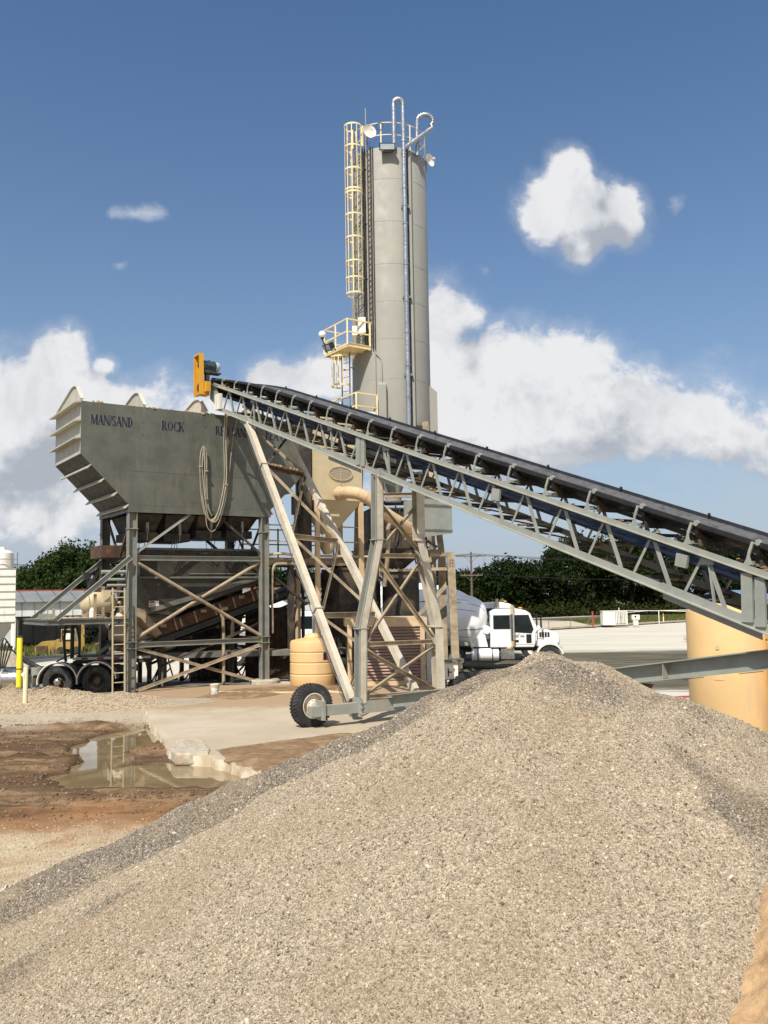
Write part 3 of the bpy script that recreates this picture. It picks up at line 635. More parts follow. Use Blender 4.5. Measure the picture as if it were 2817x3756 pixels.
# how near the viewpoint the stones are wanted
den = np.clip(1.25-.03*np.maximum(py_-6, 0), .6, 1.2)*(co_[:, 2] > z_ground(px_, py_)+.0)
den *= (py_ > 4.2)*np.where(np.abs(px_) < .47*py_+.7, 1.0, .6)
for nm, arr in (('damp_dark', damp_shade), ('dens', den)):
    a = pile.data.attributes.new(nm, 'FLOAT', 'POINT'); a.data.foreach_set('value', arr.astype(np.float32))
def scatter(o, m, density, size, seed, attr='dens', flat=.62, lift=.0):
    g = bpy.data.node_groups.new('stone_scatter', 'GeometryNodeTree')
    g.interface.new_socket('Geometry', in_out='INPUT', socket_type='NodeSocketGeometry'); g.interface.new_socket('Geometry', in_out='OUTPUT', socket_type='NodeSocketGeometry')
    G = NT(g); gi = g.nodes.new('NodeGroupInput'); go = g.nodes.new('NodeGroupOutput')
    na = G.n('GeometryNodeInputNamedAttribute', data_type='FLOAT'); na.inputs['Name'].default_value = attr
    dp = G.n('GeometryNodeDistributePointsOnFaces'); G.L.new(gi.outputs[0], dp.inputs['Mesh']); G.set(dp.inputs['Density'], G.math('MULTIPLY', na.outputs[0], density)); dp.inputs['Seed'].default_value = seed
    ico = G.n('GeometryNodeMeshIcoSphere'); ico.inputs['Radius'].default_value = 1; ico.inputs['Subdivisions'].default_value = 1
    sp = G.n('GeometryNodeSetPosition'); G.L.new(ico.outputs[0], sp.inputs['Geometry'])
    rv = G.n('FunctionNodeRandomValue', data_type='FLOAT_VECTOR'); rv.inputs['Min'].default_value = (-.42, -.42, -.42); rv.inputs['Max'].default_value = (.42, .42, .42)
    G.L.new(rv.outputs[0], sp.inputs['Offset'])
    sm = G.n('GeometryNodeSetMaterial'); sm.inputs['Material'].default_value = m; G.L.new(sp.outputs[0], sm.inputs['Geometry'])
    sh = G.n('GeometryNodeSetShadeSmooth'); sh.inputs['Shade Smooth'].default_value = False; G.L.new(sm.outputs[0], sh.inputs[0])
    rr = G.n('FunctionNodeRandomValue', data_type='FLOAT_VECTOR'); rr.inputs['Max'].default_value = (6.28, 6.28, 6.28)
    rs = G.n('FunctionNodeRandomValue', data_type='FLOAT_VECTOR'); rs.inputs['Min'].default_value = (size*.55, size*.5, size*.4); rs.inputs['Max'].default_value = (size*1.2, size*1.0, size*flat*1.3)
    rk = G.n('FunctionNodeRandomValue', data_type='FLOAT'); rk.inputs['Seed'].default_value = 5
    vk = G.n('ShaderNodeVectorMath', operation='SCALE'); G.L.new(rs.outputs[0], vk.inputs[0]); G.set(vk.inputs['Scale'], G.math('ADD', .85, G.math('MULTIPLY', G.math('POWER', rk.outputs[1], 22.0), 1.5)))
    ip = G.n('GeometryNodeInstanceOnPoints'); G.L.new(dp.outputs['Points'], ip.inputs['Points']); G.L.new(sh.outputs[0], ip.inputs['Instance'])
    er = G.n('FunctionNodeEulerToRotation'); G.L.new(rr.outputs[0], er.inputs[0]); G.L.new(er.outputs[0], ip.inputs['Rotation']); G.L.new(vk.outputs[0], ip.inputs['Scale'])
    jn = G.n('GeometryNodeJoinGeometry'); G.L.new(gi.outputs[0], jn.inputs[0]); G.L.new(ip.outputs[0], jn.inputs[0]); G.L.new(jn.outputs[0], go.inputs[0])
    md = o.modifiers.new('stones', 'NODES'); md.node_group = g
scatter(pile, M['gravelstone'], GRAVEL_DENS, .0088, 3)
tag(pile, 'large heap of crushed tan and grey gravel filling the foreground', 'gravel pile', kind='stuff')

def rolled(name, n, sz, m, seed, where):
    g = np.random.default_rng(seed); mb = MB(); rr = random.Random(seed)
    for k in range(n):
        x, y = where(rr); z = float(z_pile(x, y)); s = rr.uniform(*sz)
        mb.ball((x, y, z+s*.35), s, 7, (rr.uniform(.8, 1.5), rr.uniform(.7, 1.2), rr.uniform(.5, .8)), Matrix.Rotation(rr.uniform(0, 6), 3, (rr.random(), rr.random(), rr.random()+.1)))
    return tag(mb.build(name, m), kind='stuff')
M['palestone'] = mat('pale_broken_stone', (.50, .44, .35), .9, var=.25, scale=20)
M['redstone'] = mat('reddish_broken_stone', (.26, .15, .10), .9, var=.3, scale=20)
rolled('pale_stones', 45, (.012, .026), M['palestone'], 41, lambda r: (r.uniform(-2.5, 3.4), r.uniform(5.8, 10.5)))
rolled('red_stones', 7, (.011, .022), M['redstone'], 42, lambda r: (r.uniform(.5, 3.8), r.uniform(6.2, 9.8)))
rolled('toe_stones', 160, (.012, .035), M['palestone'], 43, lambda r: (lambda t: (-4.4+t*3.6+r.gauss(0, .12), 10.75+t*1.9+r.gauss(0, .18)))(r.random()))
# --- orange sand heap beside it
M['sand'] = mat('coarse_orange_sand', (.44, .29, .155), .95, var=.16, scale=9, dirt=(.30, .17, .08), damt=.4, dscale=5, bump=1, bscale=26)
def z_sand(x, y):
    r = np.hypot(x-4.09, (y-6.1)*.9)
    return 2.12-.66*np.sqrt(r*r+.05)+.12*fbm(x, y, 1.6, 91)+.05*fbm(x, y, 7, 93)
sand = grid_mesh('sand_pile', seg((1.8, 7.2, .03)), seg((3.5, 9, .03)), z_sand, M['sand'], keep=lambda x, y, z: (z > z_pile(x, y)-.03) & (z > -.05))
tag(sand, 'lumpy orange sand heap at the right edge against the gravel', 'sand pile', kind='stuff')
# --- loose stones on the mud and limestone
def loose(name, n, area, s0, s1, m, seed, mask=None):
    g = np.random.default_rng(seed); x = g.uniform(area[0], area[1], n); y = g.uniform(area[2], area[3], n)
    if mask is not None: k = mask(x, y, g); x, y = x[k], y[k]
    n = len(x); z = z_ground(x, y); ok = (z > -.21) & ((z_pile(x, y) < z-.02) | (y > 17)); x, y, z = x[ok], y[ok], z[ok]; n = len(x)
    t = (1+5**.5)/2; ico = np.array([(-1, t, 0), (1, t, 0), (-1, -t, 0), (1, -t, 0), (0, -1, t), (0, 1, t), (0, -1, -t), (0, 1, -t), (t, 0, -1), (t, 0, 1), (-t, 0, -1), (-t, 0, 1)])/1.9
    fi = np.array([(0, 11, 5), (0, 5, 1), (0, 1, 7), (0, 7, 10), (0, 10, 11), (1, 5, 9), (5, 11, 4), (11, 10, 2), (10, 7, 6), (7, 1, 8), (3, 9, 4), (3, 4, 2), (3, 2, 6), (3, 6, 8), (3, 8, 9), (4, 9, 5), (2, 4, 11), (6, 2, 10), (8, 6, 7), (9, 8, 1)])
    s = np.exp(g.uniform(np.log(s0), np.log(s1), n)); v = ico[None]*(1+g.uniform(-.3, .3, (n, 12, 1)))*np.stack([s*g.uniform(.8, 1.4, n), s*g.uniform(.7, 1.2, n), s*g.uniform(.45, .8, n)], -1)[:, None]
    a = g.uniform(0, 6.28, n)[:, None]; vx = v[..., 0]*np.cos(a)-v[..., 1]*np.sin(a); vy = v[..., 0]*np.sin(a)+v[..., 1]*np.cos(a)
    v = np.stack([vx+x[:, None], vy+y[:, None], v[..., 2]+(z+s*.15)[:, None]], -1).reshape(-1, 3)
    f = (fi[None]+(np.arange(n)*12)[:, None, None]).reshape(-1, 3)
    return tag(np_mesh(name, v, f, m, smooth=False), kind='stuff')
M['limestone'] = mat('crushed_limestone', (.43, .345, .235), .9, var=.3, scale=14, dirt=(.32, .20, .11), damt=.45, dscale=9)
M['brownstone'] = mat('muddy_stone', (.24, .165, .10), .9, var=.3, scale=14, dirt=(.12, .075, .04), damt=.5, dscale=9)
loose('limestone_rubble', 16000, (-8, 0, 9, 14.6), .005, .020, M['limestone'], 11, lambda x, y, g: g.random(len(x)) < 1-sst(12.5, 14.6, y-.08*x))
loose('muddy_rubble', 4500, (-13, 0, 14, 26), .008, .035, M['brownstone'], 12)
M['mudclod'] = mat('wet_mud_clod', (.13, .08, .043), .85, var=.35, scale=14, dirt=(.22, .145, .085), damt=.4, dscale=6)
loose('mud_clods', 15000, (-13, .5, 14.4, 26), .010, .040, M['mudclod'], 14, lambda x, y, g: fbm(x*.4, y*1.6, 1.0, 23, 3) > .02)
loose('heap_rubble', 14000, (-13, -5.6, 25.6, 29.4), .012, .035, M['limestone'], 13, lambda x, y, g: (z_ground(x, y) > .02) & (x < pad_edge_x(y)+.6))
# ------------------------------------------------------------------ trees
def crown_mesh(name, blobs, n, leaf, m, seed, parent):
    g = np.random.default_rng(seed); B = np.array(blobs, float)   # x y z rx ry rz
    wgt = (B[:, 3]*B[:, 4]*B[:, 5])**.6; idx = g.choice(len(B), n, p=wgt/wgt.sum())
    d = g.normal(size=(n, 3)); d /= np.linalg.norm(d, axis=1)[:, None]
    rr = g.uniform(.45, 1.08, n)**.6
    rr *= 1+.25*np.sin(d[:, 0]*7+idx)+.2*np.sin(d[:, 2]*9+idx*2)
    c = B[idx, :3]+d*B[idx, 3:]*rr[:, None]
    k = 6                                           # a sprig of leaves at each point
    c = np.repeat(c, k, 0)+g.normal(0, leaf*1.3, (n*k, 3)); N_ = n*k
    u = g.normal(size=(N_, 3)); u /= np.linalg.norm(u, axis=1)[:, None]; w = np.cross(u, g.normal(size=(N_, 3))); w /= np.linalg.norm(w, axis=1)[:, None]
    s = leaf*g.uniform(.6, 1.3, N_)[:, None]
    v = np.stack([c-u*s, c+w*s*.55, c+u*s, c-w*s*.55], 1).reshape(-1, 3); f = np.arange(4*N_).reshape(-1, 4)
    o = np_mesh('crown', v, f, m, smooth=False); o.parent = parent; return o
def tree(name, label, x, y, h, w, leaf, n, m, seed, group=None, kind='round', z0=None):
    z0 = float(z_ground(x, y))-.15 if z0 is None else z0
    t = thing(name, label, 'tree', (x, y, z0), 0, group); g = random.Random(seed); blobs = []
    low = .12 if kind == 'wall' else .3
    nb = 9 if kind == 'round' else 13
    for i in range(nb):
        zz = h*(low+(.86-low)*(i+.5)/nb); sp = w*(.5 if kind == 'wall' else .46)*math.sin(math.pi*(.22+.68*(i+.5)/nb))
        a = g.uniform(0, 6.28); rr = w*g.uniform(.17, .30)
        blobs.append((math.cos(a)*sp*g.uniform(.3, 1), math.sin(a)*sp*g.uniform(.3, 1), zz, rr, rr, rr*g.uniform(.6, .85)))
        if kind == 'round': blobs.append((math.cos(a+2.4)*sp*g.uniform(.4, 1), math.sin(a+2.4)*sp*g.uniform(.4, 1), zz+g.uniform(-.05, .05)*h, rr*.8, rr*.8, rr*.6))
    blobs.append((g.uniform(-.1, .1)*w, 0, h*.88, w*.16, w*.16, h*.12))
    tk = MB(); r0 = h*.028
    tk.tube([(0, 0, -.2), (.04*h*g.uniform(-1, 1), .02*h, h*.3), (.03*h, -.02*h, h*.7)], [r0*1.2, r0*.8, r0*.3], 9)
    for b in blobs[::2]: tk.tube([(0, 0, h*g.uniform(.18, .4)), (b[0]*.5, b[1]*.5, b[2]*.75), (b[0], b[1], b[2])], [r0*.45, r0*.3, r0*.1], 6)
    tk.build('trunk', M['bark'], t, 60); crown_mesh('crown', blobs, n, leaf, m, seed, t); return t
def tx(px, py, D): p = at(px, py, D); return p.x, p.z
M['leafolive'] = leaf_mat('olive_leaves', (.020, .026, .006), (.040, .046, .012))
# wooded edge beyond the road: (photo column, top row, distance, width, label)
WOOD = [(1615, 2088, 146, 8, 'low dark tree just left of the utility pole beyond the road'),
        (1700, 2092, 148, 8.5, 'rounded dark tree directly behind the utility pole'),
        (1785, 2072, 147, 8, 'dark tree just right of the utility pole, behind the white truck cabs'),
        (1868, 2040, 146, 8, 'dark tree with a domed top behind the front of the mixer truck'),
        (1945, 2062, 149, 8, 'lower dark tree in the dip of the wooded edge above the truck hood'),
        (2030, 1985, 145, 9, 'tall vine covered tree where the wooded edge steps up beyond the truck'),
        (2120, 1955, 144, 9.5, 'tall vine covered tree right behind the red post'),
        (2215, 1962, 146, 9, 'vine covered tree standing straight behind the white utility cabinet'),
        (2310, 1940, 147, 9.5, 'tall dark tree behind the small white electrical box'),
        (2410, 1950, 146, 9.5, 'dark tree behind the orange marker post by the road'),
        (2510, 1955, 148, 9.5, 'dark tree over the left edge of the big tan tanks'),
        (2610, 1950, 150, 10, 'dark tree seen through the conveyor truss above the big tan tank'),
        (2715, 1960, 148, 10, 'dark tree behind the paired plates near the tail of the conveyor'),
        (2820, 1965, 150, 10, 'rightmost dark tree at the picture edge behind the conveyor')]
for i, (px, py, D, w, lab) in enumerate(WOOD):
    x, z = tx(px, py, D)
    tree('vine_covered_tree' if px > 2000 else 'dark_tree', lab, x, D, z+.35, w, .26, 1500, (M['leafdark'], M['leafolive'], M['leafdark'])[i % 3], 100+i, 'trees along the wooded edge', 'wall')
BACK = [(912, 2108, 100, 8, 'dark tree behind the shed seen left of the conveyor leg'), (1000, 2082, 102, 8, 'dark tree behind the shed seen through the tower platform'), (1085, 2078, 101, 8, 'dark tree behind the right end of the shed')]
for i, (px, py, D, w, lab) in enumerate(BACK):
    x, z = tx(px, py, D); tree('dark_tree', lab, x, D, z+.35, w, .24, 1100, M['leafdark'], 130+i, 'trees along the wooded edge', 'wall')
LEFT = [(28, 2068, 96, 6.5, 'thin tree directly behind the white panelled silo at far left'), (72, 2110, 92, 4.5, 'low thin tree just right of the white panelled silo'), (135, 2128, 90, 5.5, 'low bushy tree on the left of the trees above the shed'),
        (192, 2022, 88, 7.0, 'broad green tree rising left of the tallest tree above the shed'), (268, 1978, 86, 6.8, 'tallest green tree above the shed roof on the left'), (352, 1990, 87, 6.2, 'green tree above the shed partly hidden by the hopper leg')]
for i, (px, py, D, w, lab) in enumerate(LEFT):
    x, z = tx(px, py, D); tree('leafy_tree', lab, x, D, z+.35, w, .17, 2300, M['leafmid'], 150+i, 'trees behind the shed', 'round')

# undergrowth along the foot of the wooded edge: one mass nobody could count
def under(g, n):
    x = g.uniform(5, 66, n); y = 139+g.normal(0, 1.4, n)
    return np.stack([x, y, g.uniform(-.5, .5, n)+g.exponential(.35, n)], -1)
def leafmass(name, P, leaf, m, seed):
    g = np.random.default_rng(seed); n = len(P); u = g.normal(size=(n, 3)); u /= np.linalg.norm(u, axis=1)[:, None]; w = np.cross(u, g.normal(size=(n, 3))); w /= np.linalg.norm(w, axis=1)[:, None]
    s = leaf*g.uniform(.6, 1.3, n)[:, None]; v = np.stack([P-u*s, P+w*s*.6, P+u*s, P-w*s*.6], 1).reshape(-1, 3)
    return tag(np_mesh(name, v, np.arange(4*n).reshape(-1, 4), m, smooth=False), kind='stuff')
leafmass('undergrowth', under(np.random.default_rng(8), 16000), .24, M['leafolive'], 9)
bp_ = np.random.default_rng(9); leafmass('shed_undergrowth', np.stack([bp_.uniform(-24, 2, 5000), 74+bp_.normal(0, .8, 5000), bp_.uniform(-.4, 1.1, 5000)], -1), .16, M['leafmid'], 10)

# ------------------------------------------------------------------ far buildings and yard furniture
def corr(name, col, sc):     # ribbed sheet metal: ribs as bump along one axis
    m = bpy.data.materials.new(name); N = NT(nodes_of(m)); co = N.coord(); x, y, z = N.xyz(co)
    s = N.math('PINGPONG', N.math('MULTIPLY', x, sc), 1.0); rib = N.ramp(s, .80, .95)
    c = N.mix(N.ramp(N.noise(co, .6, 5), .35, .65), shade(col, .9), shade(col, 1.08)); c = N.mix(N.math('MULTIPLY', rib, .45), c, shade(col, .5))
    b = N.n('ShaderNodeBsdfPrincipled'); N.set(b.inputs['Base Color'], c); b.inputs['Roughness'].default_value = .45
    bp = N.n('ShaderNodeBump'); bp.inputs['Distance'].default_value = .04; N.set(bp.inputs['Height'], rib); N.L.new(bp.outputs[0], b.inputs['Normal'])
    N.L.new(b.outputs[0], N.n('ShaderNodeOutputMaterial').inputs[0]); return m
M['roofmetal'] = corr('ribbed_grey_roof', (.22, .225, .22), 1.6); M['wallmetal'] = corr('ribbed_white_wall', (.72, .73, .72), 2.2)
a, b = at(54, 2262, 68), at(1236, 2238, 80); L = math.hypot(b.x-a.x, b.y-a.y); rz = math.atan2(b.y-a.y, b.x-a.x)
sh = thing('metal_shed', 'long open fronted shed with grey ribbed roof and white metal wall band', 'shed', (a.x, a.y, -.4), rz)
zb = a.z+.4; ze = zb+1.05; zr = ze+.85
m_ = MB(); m_.bb((0, 0, zb), (L, .08, ze)); m_.bb((0, .08, 0), (.1, 9, ze)); m_.bb((L-.1, .08, 0), (L, 9, ze)); m_.bb((.1, 8.9, 0), (L-.1, 9, ze)); m_.build('wall', M['wallmetal'], sh)
m_ = MB(); m_.prism([(-.35, ze), (4.5, zr), (9.35, ze), (9.35, ze+.06), (4.5, zr+.06), (-.35, ze+.06)], (-.3, 0, 0), (0, 1, 0), (0, 0, 1), (L+.6, 0, 0)); rf = m_.build('roof', M['roofmetal'], sh)
m_ = MB(); m_.beam((-.3, 4.5, zr+.09), (L+.3, 4.5, zr+.09), .3, .08); m_.build('ridge_cap', M['redpaint'], rf)
for i in range(7):
    m_ = MB(); m_.beam((.2+i*(L-.4)/6, .25, 0), (.2+i*(L-.4)/6, .25, zb), .16, .16, (0, 1, 0)); m_.build('post', M['steeldark'], sh)
# things standing in the open shed: stacked earth and pallets
p = at(215, 2335, 71); m_ = MB()
dirtp = grid_mesh('earth_bank', np.linspace(-24, -14, 60), np.linspace(71, 75, 30), lambda x, y: -.3+1.35*np.exp(-((y-73.3)/1.0)**2)*(1-sst(3.5, 5, np.abs(x+19)))*(1+.8*fbm(x, y, 1.2, 5)), M['wetsand'], keep=lambda x, y, z: z > -.27)
tag(dirtp, 'rough orange brown earth bank inside the open shed', 'earth bank')

# right hand building with blue fascia
a = at(2700, 2262, 62); b_ = thing('low_building', 'low pale building with blue roof edge far right behind the conveyor', 'building', (a.x+.4, a.y, -.35), R(14))
zt = at(2700, 2205, 62).z+.35
M['bluetrim'] = mat('blue_roof_trim', (.13, .22, .34), .5); M['palewall'] = mat('pale_wall', (.62, .58, .48), .8, scale=.5)
MB().bb((0, 0, 0), (9, 5, zt)).build('wall', M['palewall'], b_)
MB().prism([(-.4, zt), (5.4, zt), (5.4, zt+.1), (2.5, zt+.75), (-.4, zt+.1)], (-.4, 0, 0), (0, 1, 0), (0, 0, 1), (9.8, 0, 0)).build('roof', M['bluetrim'], b_)
w_ = MB().bb((1.3, -.05, 1.0), (2.5, -.003, 2.1)).build('window', M['glass'], b_); MB().bb((1.2, -.07, 2.1), (2.6, -.003, 2.2)).build('frame', M['offwhite'], w_)
MB().bb((3.4, -.06, 0), (4.3, -.003, 2.1)).build('door', M['offwhite'], b_)
# stock piles seen through the truss
def heap(name, px, py, D, r, h, m, lab, seed):
    p = at(px, py, D); f = lambda x, y: -.35+h*np.clip(1-np.hypot(x-p.x, y-p.y)/r, 0, 1)**.9+.10*fbm(x, y, 1.5, seed)
    o = grid_mesh(name, np.linspace(p.x-r, p.x+r, 50), np.linspace(p.y-r, p.y+r, 50), f, m, keep=lambda x, y, z: z > -.33); return tag(o, lab, 'stock pile')
heap('sand_heap', 2672, 2190, 66, 2.9, 3.3, M['wetsand'], 'brown sand heap seen through the truss above the big tan tank', 3)
heap('limestone_heap', 2690, 2215, 70, 3.4, 2.9, M['limestone'], 'pale limestone heap right of the brown sand heap beyond the truss', 4)

# utility pole with wires
p = at(1731, 2180, 112); pole = thing('utility_pole', 'wooden utility pole with two crossarms beyond the white truck', 'utility pole', (p.x, p.y, -.4))
pt = at(1729, 2024, 112).z+.4
m_ = MB(); m_.tube([(0, 0, -.3), (0, 0, pt)], [.17, .11], 10); m_.build('post', M['wood'], pole, 40)
for k, (zz, wd) in enumerate(((pt-.55, 3.6), (pt-2.9, 2.7))):
    c = MB().box((0, -.16, zz), (wd, .11, .13)).build('crossarm', M['wood'], pole)
    for xx in (-.48, -.3, .3, .48): MB().lathe([(0, 0), (.05, 0), (.07, .06), (.045, .1), (.06, .15), (0, .2)], (xx*wd, -.16, zz+.065), 8).build('insulator', M['steeldark'], c)
    m_ = MB(); m_.beam((-.8, -.14, zz-.06), (0, -.10, zz-.75), .04, .04); m_.beam((.8, -.14, zz-.06), (0, -.10, zz-.75), .04, .04); m_.build('brace', M['wood'], pole)
wr = MB()
for zz, xo in ((pt-.3, -1.7), (pt-.3, -.9), (pt-.3, 1.0), (pt-.3, 1.7), (pt-2.7, -1.2), (pt-2.7, 1.2)):
    for sgn in (-1, 1):
        pts_ = [(xo*.0+sgn*60*t, xo+(-8*sgn*t if sgn < 0 else 14*t), zz-4*1.1*t*(1-t)) for t in np.linspace(0, 1, 14)]; wr.tube(pts_, .014, 4)
wo = wr.build('wire', M['black'], pole)

# white utility cabinet, small box, posts, gate
D = 96; a = at(2213, 2293, D); wd = at(2303, 2293, D).x-a.x; hz = at(2213, 2243, D).z-a.z
uc = thing('utility_cabinet', 'white utility cabinet with ribbed double doors at the far edge of the yard', 'utility cabinet', (a.x, a.y, a.z))
m_ = MB(); m_.bb((0, 0, 0), (wd, 1.2, hz)); m_.bb((-.05, -.05, hz), (wd+.05, 1.25, hz+.06)); m_.build('body', M['offwhite'], uc)
for k in range(2):
    x0 = wd*(.50+.225*k); dr = MB(); dr.bb((x0, -.05, .1), (x0+wd*.215, -.002, hz-.12)).build
    dr = dr.build('door', M['steel'], uc); s_ = MB()
    for q in range(3): s_.bb((x0+.07+q*wd*.065, -.075, .16), (x0+.14+q*wd*.065, -.05, hz-.18))
    s_.build('rib', M['offwhite'], dr); MB().bb((x0+(.02 if k else wd*.19), -.10, hz*.5), (x0+(.05 if k else wd*.19+.03), -.075, hz*.62)).build('handle', M['black'], dr)
MB().cyl((wd*.70, .4, hz+.06), (wd*.70, .4, hz+.36), .04, 8).build('vent_pipe', M['offwhite'], uc)
a = at(2320, 2292, D); ub = thing('electrical_box', 'small white electrical box standing right of the white utility cabinet', 'electrical box', (a.x, a.y, a.z))
k = at(2347, 2292, D).x-a.x; hh = at(2320, 2255, D).z-a.z
m_ = MB(); m_.bb((.12, 0, 0), (k-.15, .4, hh*.5)); m_.bb((0, -.06, hh*.5), (k, .5, hh)); m_.build('body', M['offwhite'], ub)
MB().bb((.2, -.10, hh*.55), (k-.2, -.06, hh*.92)).build('door', M['offwhite'], ub); MB().cyl((k*.4, -.16, hh*.84), (k*.4, -.10, hh*.84), .10, 10).build('meter', M['black'], ub)
a = at(2175, 2293, 95); rp = thing('rusty_post', 'rusty red steel post left of the white utility cabinet', 'post', (a.x, a.y, a.z))
hh = at(2172, 2245, 95).z-a.z; m_ = MB(); m_.cyl((0, 0, -.2), (0, 0, hh), .09, 8); m_.cyl((0, 0, hh), (0, 0, hh+.05), .12, 8); m_.build('post', M['redpaint'], rp, 40); MB().beam((-.02, 0, hh*.8), (-.65, 0, 0), .05, .05).build('stay', M['steeldark'], rp)
a = at(2434, 2277, 97); mp = thing('marker_post', 'thin white marker post with orange top on the grass verge', 'marker post', (a.x, a.y, a.z))
hh = at(2433, 2250, 97).z-a.z; MB().cyl((0, 0, -.1), (0, 0, hh*.55), .055, 8).build('shaft', M['offwhite'], mp); MB().cyl((0, 0, hh*.55), (0, 0, hh), .06, 8).build('cap', M['orange'], mp)
p0, p1, p2 = at(2296, 2240, 96.8), at(2416, 2240, 97.5), at(2560, 2243, 98); q0 = at(2296, 2247, 96.8)
g_ = MB()
g_.tube([p0, p1], .035, 6); g_.tube([q0, at(2380, 2240, 97.3)], .03, 6); g_.tube([p1, p2], .035, 6); g_.tube([p1, at(2530, 2237, 98)], .03, 6)
for q in (p1, p2): g_.tube([(q.x, q.y, -.3), (q.x, q.y, q.z)], .05, 6)
tag(g_.build('pipe_gate', M['offwhite']), 'thin white pipe gate beside the utility cabinet along the road', 'gate')
f_ = MB()
for i in range(9):
    q = LA+LD*(26+i*3.6)+LN*.9; f_.tube([(q.x, q.y, -.3), (q.x, q.y, .75)], .03, 6)
for zz in (.72, .35):
    qa, qb = LA+LD*26+LN*.9, LA+LD*54.8+LN*.9; f_.tube([(qa.x, qa.y, zz), (qb.x, qb.y, zz)], .012, 4)
tag(f_.build('wire_fence', M['steeldark']), 'low wire fence along the far edge of the pale yard', 'fence')

# far left: portable white silo with filter
D = 52; rp_ = at(52, 2395, D); wd = 2.3; ws = thing('portable_silo', 'white panelled portable silo with a round dust filter at the left edge', 'silo', (rp_.x-wd*math.cos(R(22)), D-wd*math.sin(R(22)), -.35), R(22))
a = ws.location; z0 = at(20, 2282, D).z+.35; z1 = at(20, 2086, D).z+.35
MB().bb((0, 0, z0), (wd, 2.6, z1)).build('body', M['offwhite'], ws)
for i in range(8):
    zz = z0+(z1-z0)*i/7; MB().bb((-.02, -.035, zz-.025), (wd+.03, 2.63, zz+.025)).build('rib', M['steel'], ws)
m_ = MB(); m_.add([(0, 0, z0-.05), (wd, 0, z0-.05), (wd, 2.6, z0-.05), (0, 2.6, z0-.05), (wd*.4, 1, z0-1.5), (wd*.6, 1, z0-1.5), (wd*.6, 1.6, z0-1.5), (wd*.4, 1.6, z0-1.5)], [(0, 1, 5, 4), (1, 2, 6, 5), (2, 3, 7, 6), (3, 0, 4, 7), (4, 5, 6, 7), (3, 2, 1, 0)]); m_.build('hopper', M['steel'], ws)
for xx in (.1, wd-.1):
    for yy_ in (.1, 2.5): MB().beam((xx, yy_, 0), (xx, yy_, z0-.05), .18, .18, (0, 1, 0)).build('leg', M['offwhite'], ws)
fx = wd-.72; zt = at(30, 2017, D).z+.35
m_ = MB(); m_.lathe([(0, z1+.03), (.62, z1+.03), (.58, zt-.15), (.42, zt), (.15, zt+.05), (.15, zt+.2), (0, zt+.22)], (fx, 1.0, 0), 20); m_.build('filter', M['offwhite'], ws, 40)
m_ = MB()
for q in range(5): m_.tube([(fx+.78, .4+q*.3, z1), (fx+.78, .4+q*.3, z1+.95)], .025, 5)
m_.tube([(fx+.78, .4, z1+.95), (fx+.78, 1.6, z1+.95)], .025, 5); m_.tube([(fx-.9, .2, z1+.55), (fx+.78, .2, z1+.55)], .025, 5); m_.build('guard_rail', M['steeldark'], ws)
# concrete barrier block near it
a = at(16, 2440, 42); cb = MB().prism([(-1.2, 0), (1.2, 0), (1.0, 1.35), (-1.0, 1.35)], (a.x-.5, 42, -.4), (1, 0, 0), (0, 0, 1), (0, .7, 0)); tag(cb.build('concrete_barrier', M['concblock']), 'grey concrete barrier block in front of the white panelled silo', 'barrier')

# old yellow machines on the grass
def forklift(px, py, D, lab, rz):
    a = at(px, py, D); t = thing('forklift', lab, 'forklift', (a.x, D, -.3), rz, 'old yellow machines on the grass')
    m_ = MB(); m_.bb((-.9, -.55, .45), (.7, .55, 1.05)); m_.bb((-1.15, -.5, .5), (-.85, .5, 1.25)); m_.build('body', M['forklift'], t)
    m_ = MB(); m_.bb((-.75, -.5, 2.0), (.45, .5, 2.08))
    for q in ((-.7, -.46), (-.7, .46)): m_.beam((q[0], q[1], 1.05), (q[0], q[1], 2.0), .07, .07, (0, 1, 0))
    for q in (-.46, .46): m_.beam((.62, q, 1.05), (.38, q, 2.0), .07, .07, (0, 1, 0))
    m_.build('overhead_guard', M['forklift'], t)
    m_ = MB()
    for q in (-.32, .32): m_.beam((.92, q, .15), (.92, q, 2.6), .12, .09, (0, 1, 0))
    for zz in (.5, 1.5, 2.5): m_.bb((.88, -.32, zz), (.96, .32, zz+.1))
    m_.build('mast', M['forklift'], t)
    for q in (-.25, .25): MB().bb((.98, q-.05, .12), (2.0, q+.05, .17)).build('fork', M['steeldark'], t)
    for q in ((-.7, -.5), (-.7, .5), (.55, -.5), (.55, .5)):
        wl = MB().cyl((q[0], q[1]-.12, .32), (q[0], q[1]+.12, .32), .33, 14).build('wheel', M['tyre'], t, 40)
    MB().bb((-.55, -.22, 1.05), (-.1, .22, 1.2)).build('seat', M['black'], t); return t
fk = forklift(262, 2378, 61, 'old yellow forklift with tall mast on the grass in front of the shed', R(6)); fk.scale = (.8, .8, .8)
a = at(160, 2392, 62); yb = thing('equipment_hood', 'faded yellow machine body lying on the grass left of the forklift', 'machine', (a.x-.6, 62, -.28), R(-4))
MB().prism([(0, 0), (2.6, 0), (2.6, .55), (1.7, .85), (.5, .8), (0, .45)], (0, 0, 0), (1, 0, 0), (0, 0, 1), (0, 1, 0)).build('body', M['forklift'], yb)
MB().bb((.1, -.05, .1), (.9, -.003, .5)).build('panel', M['rusty'], yb); MB().bb((1.9, .1, .7), (2.5, .9, 1.3)).build('cab', M['offwhite'], yb)
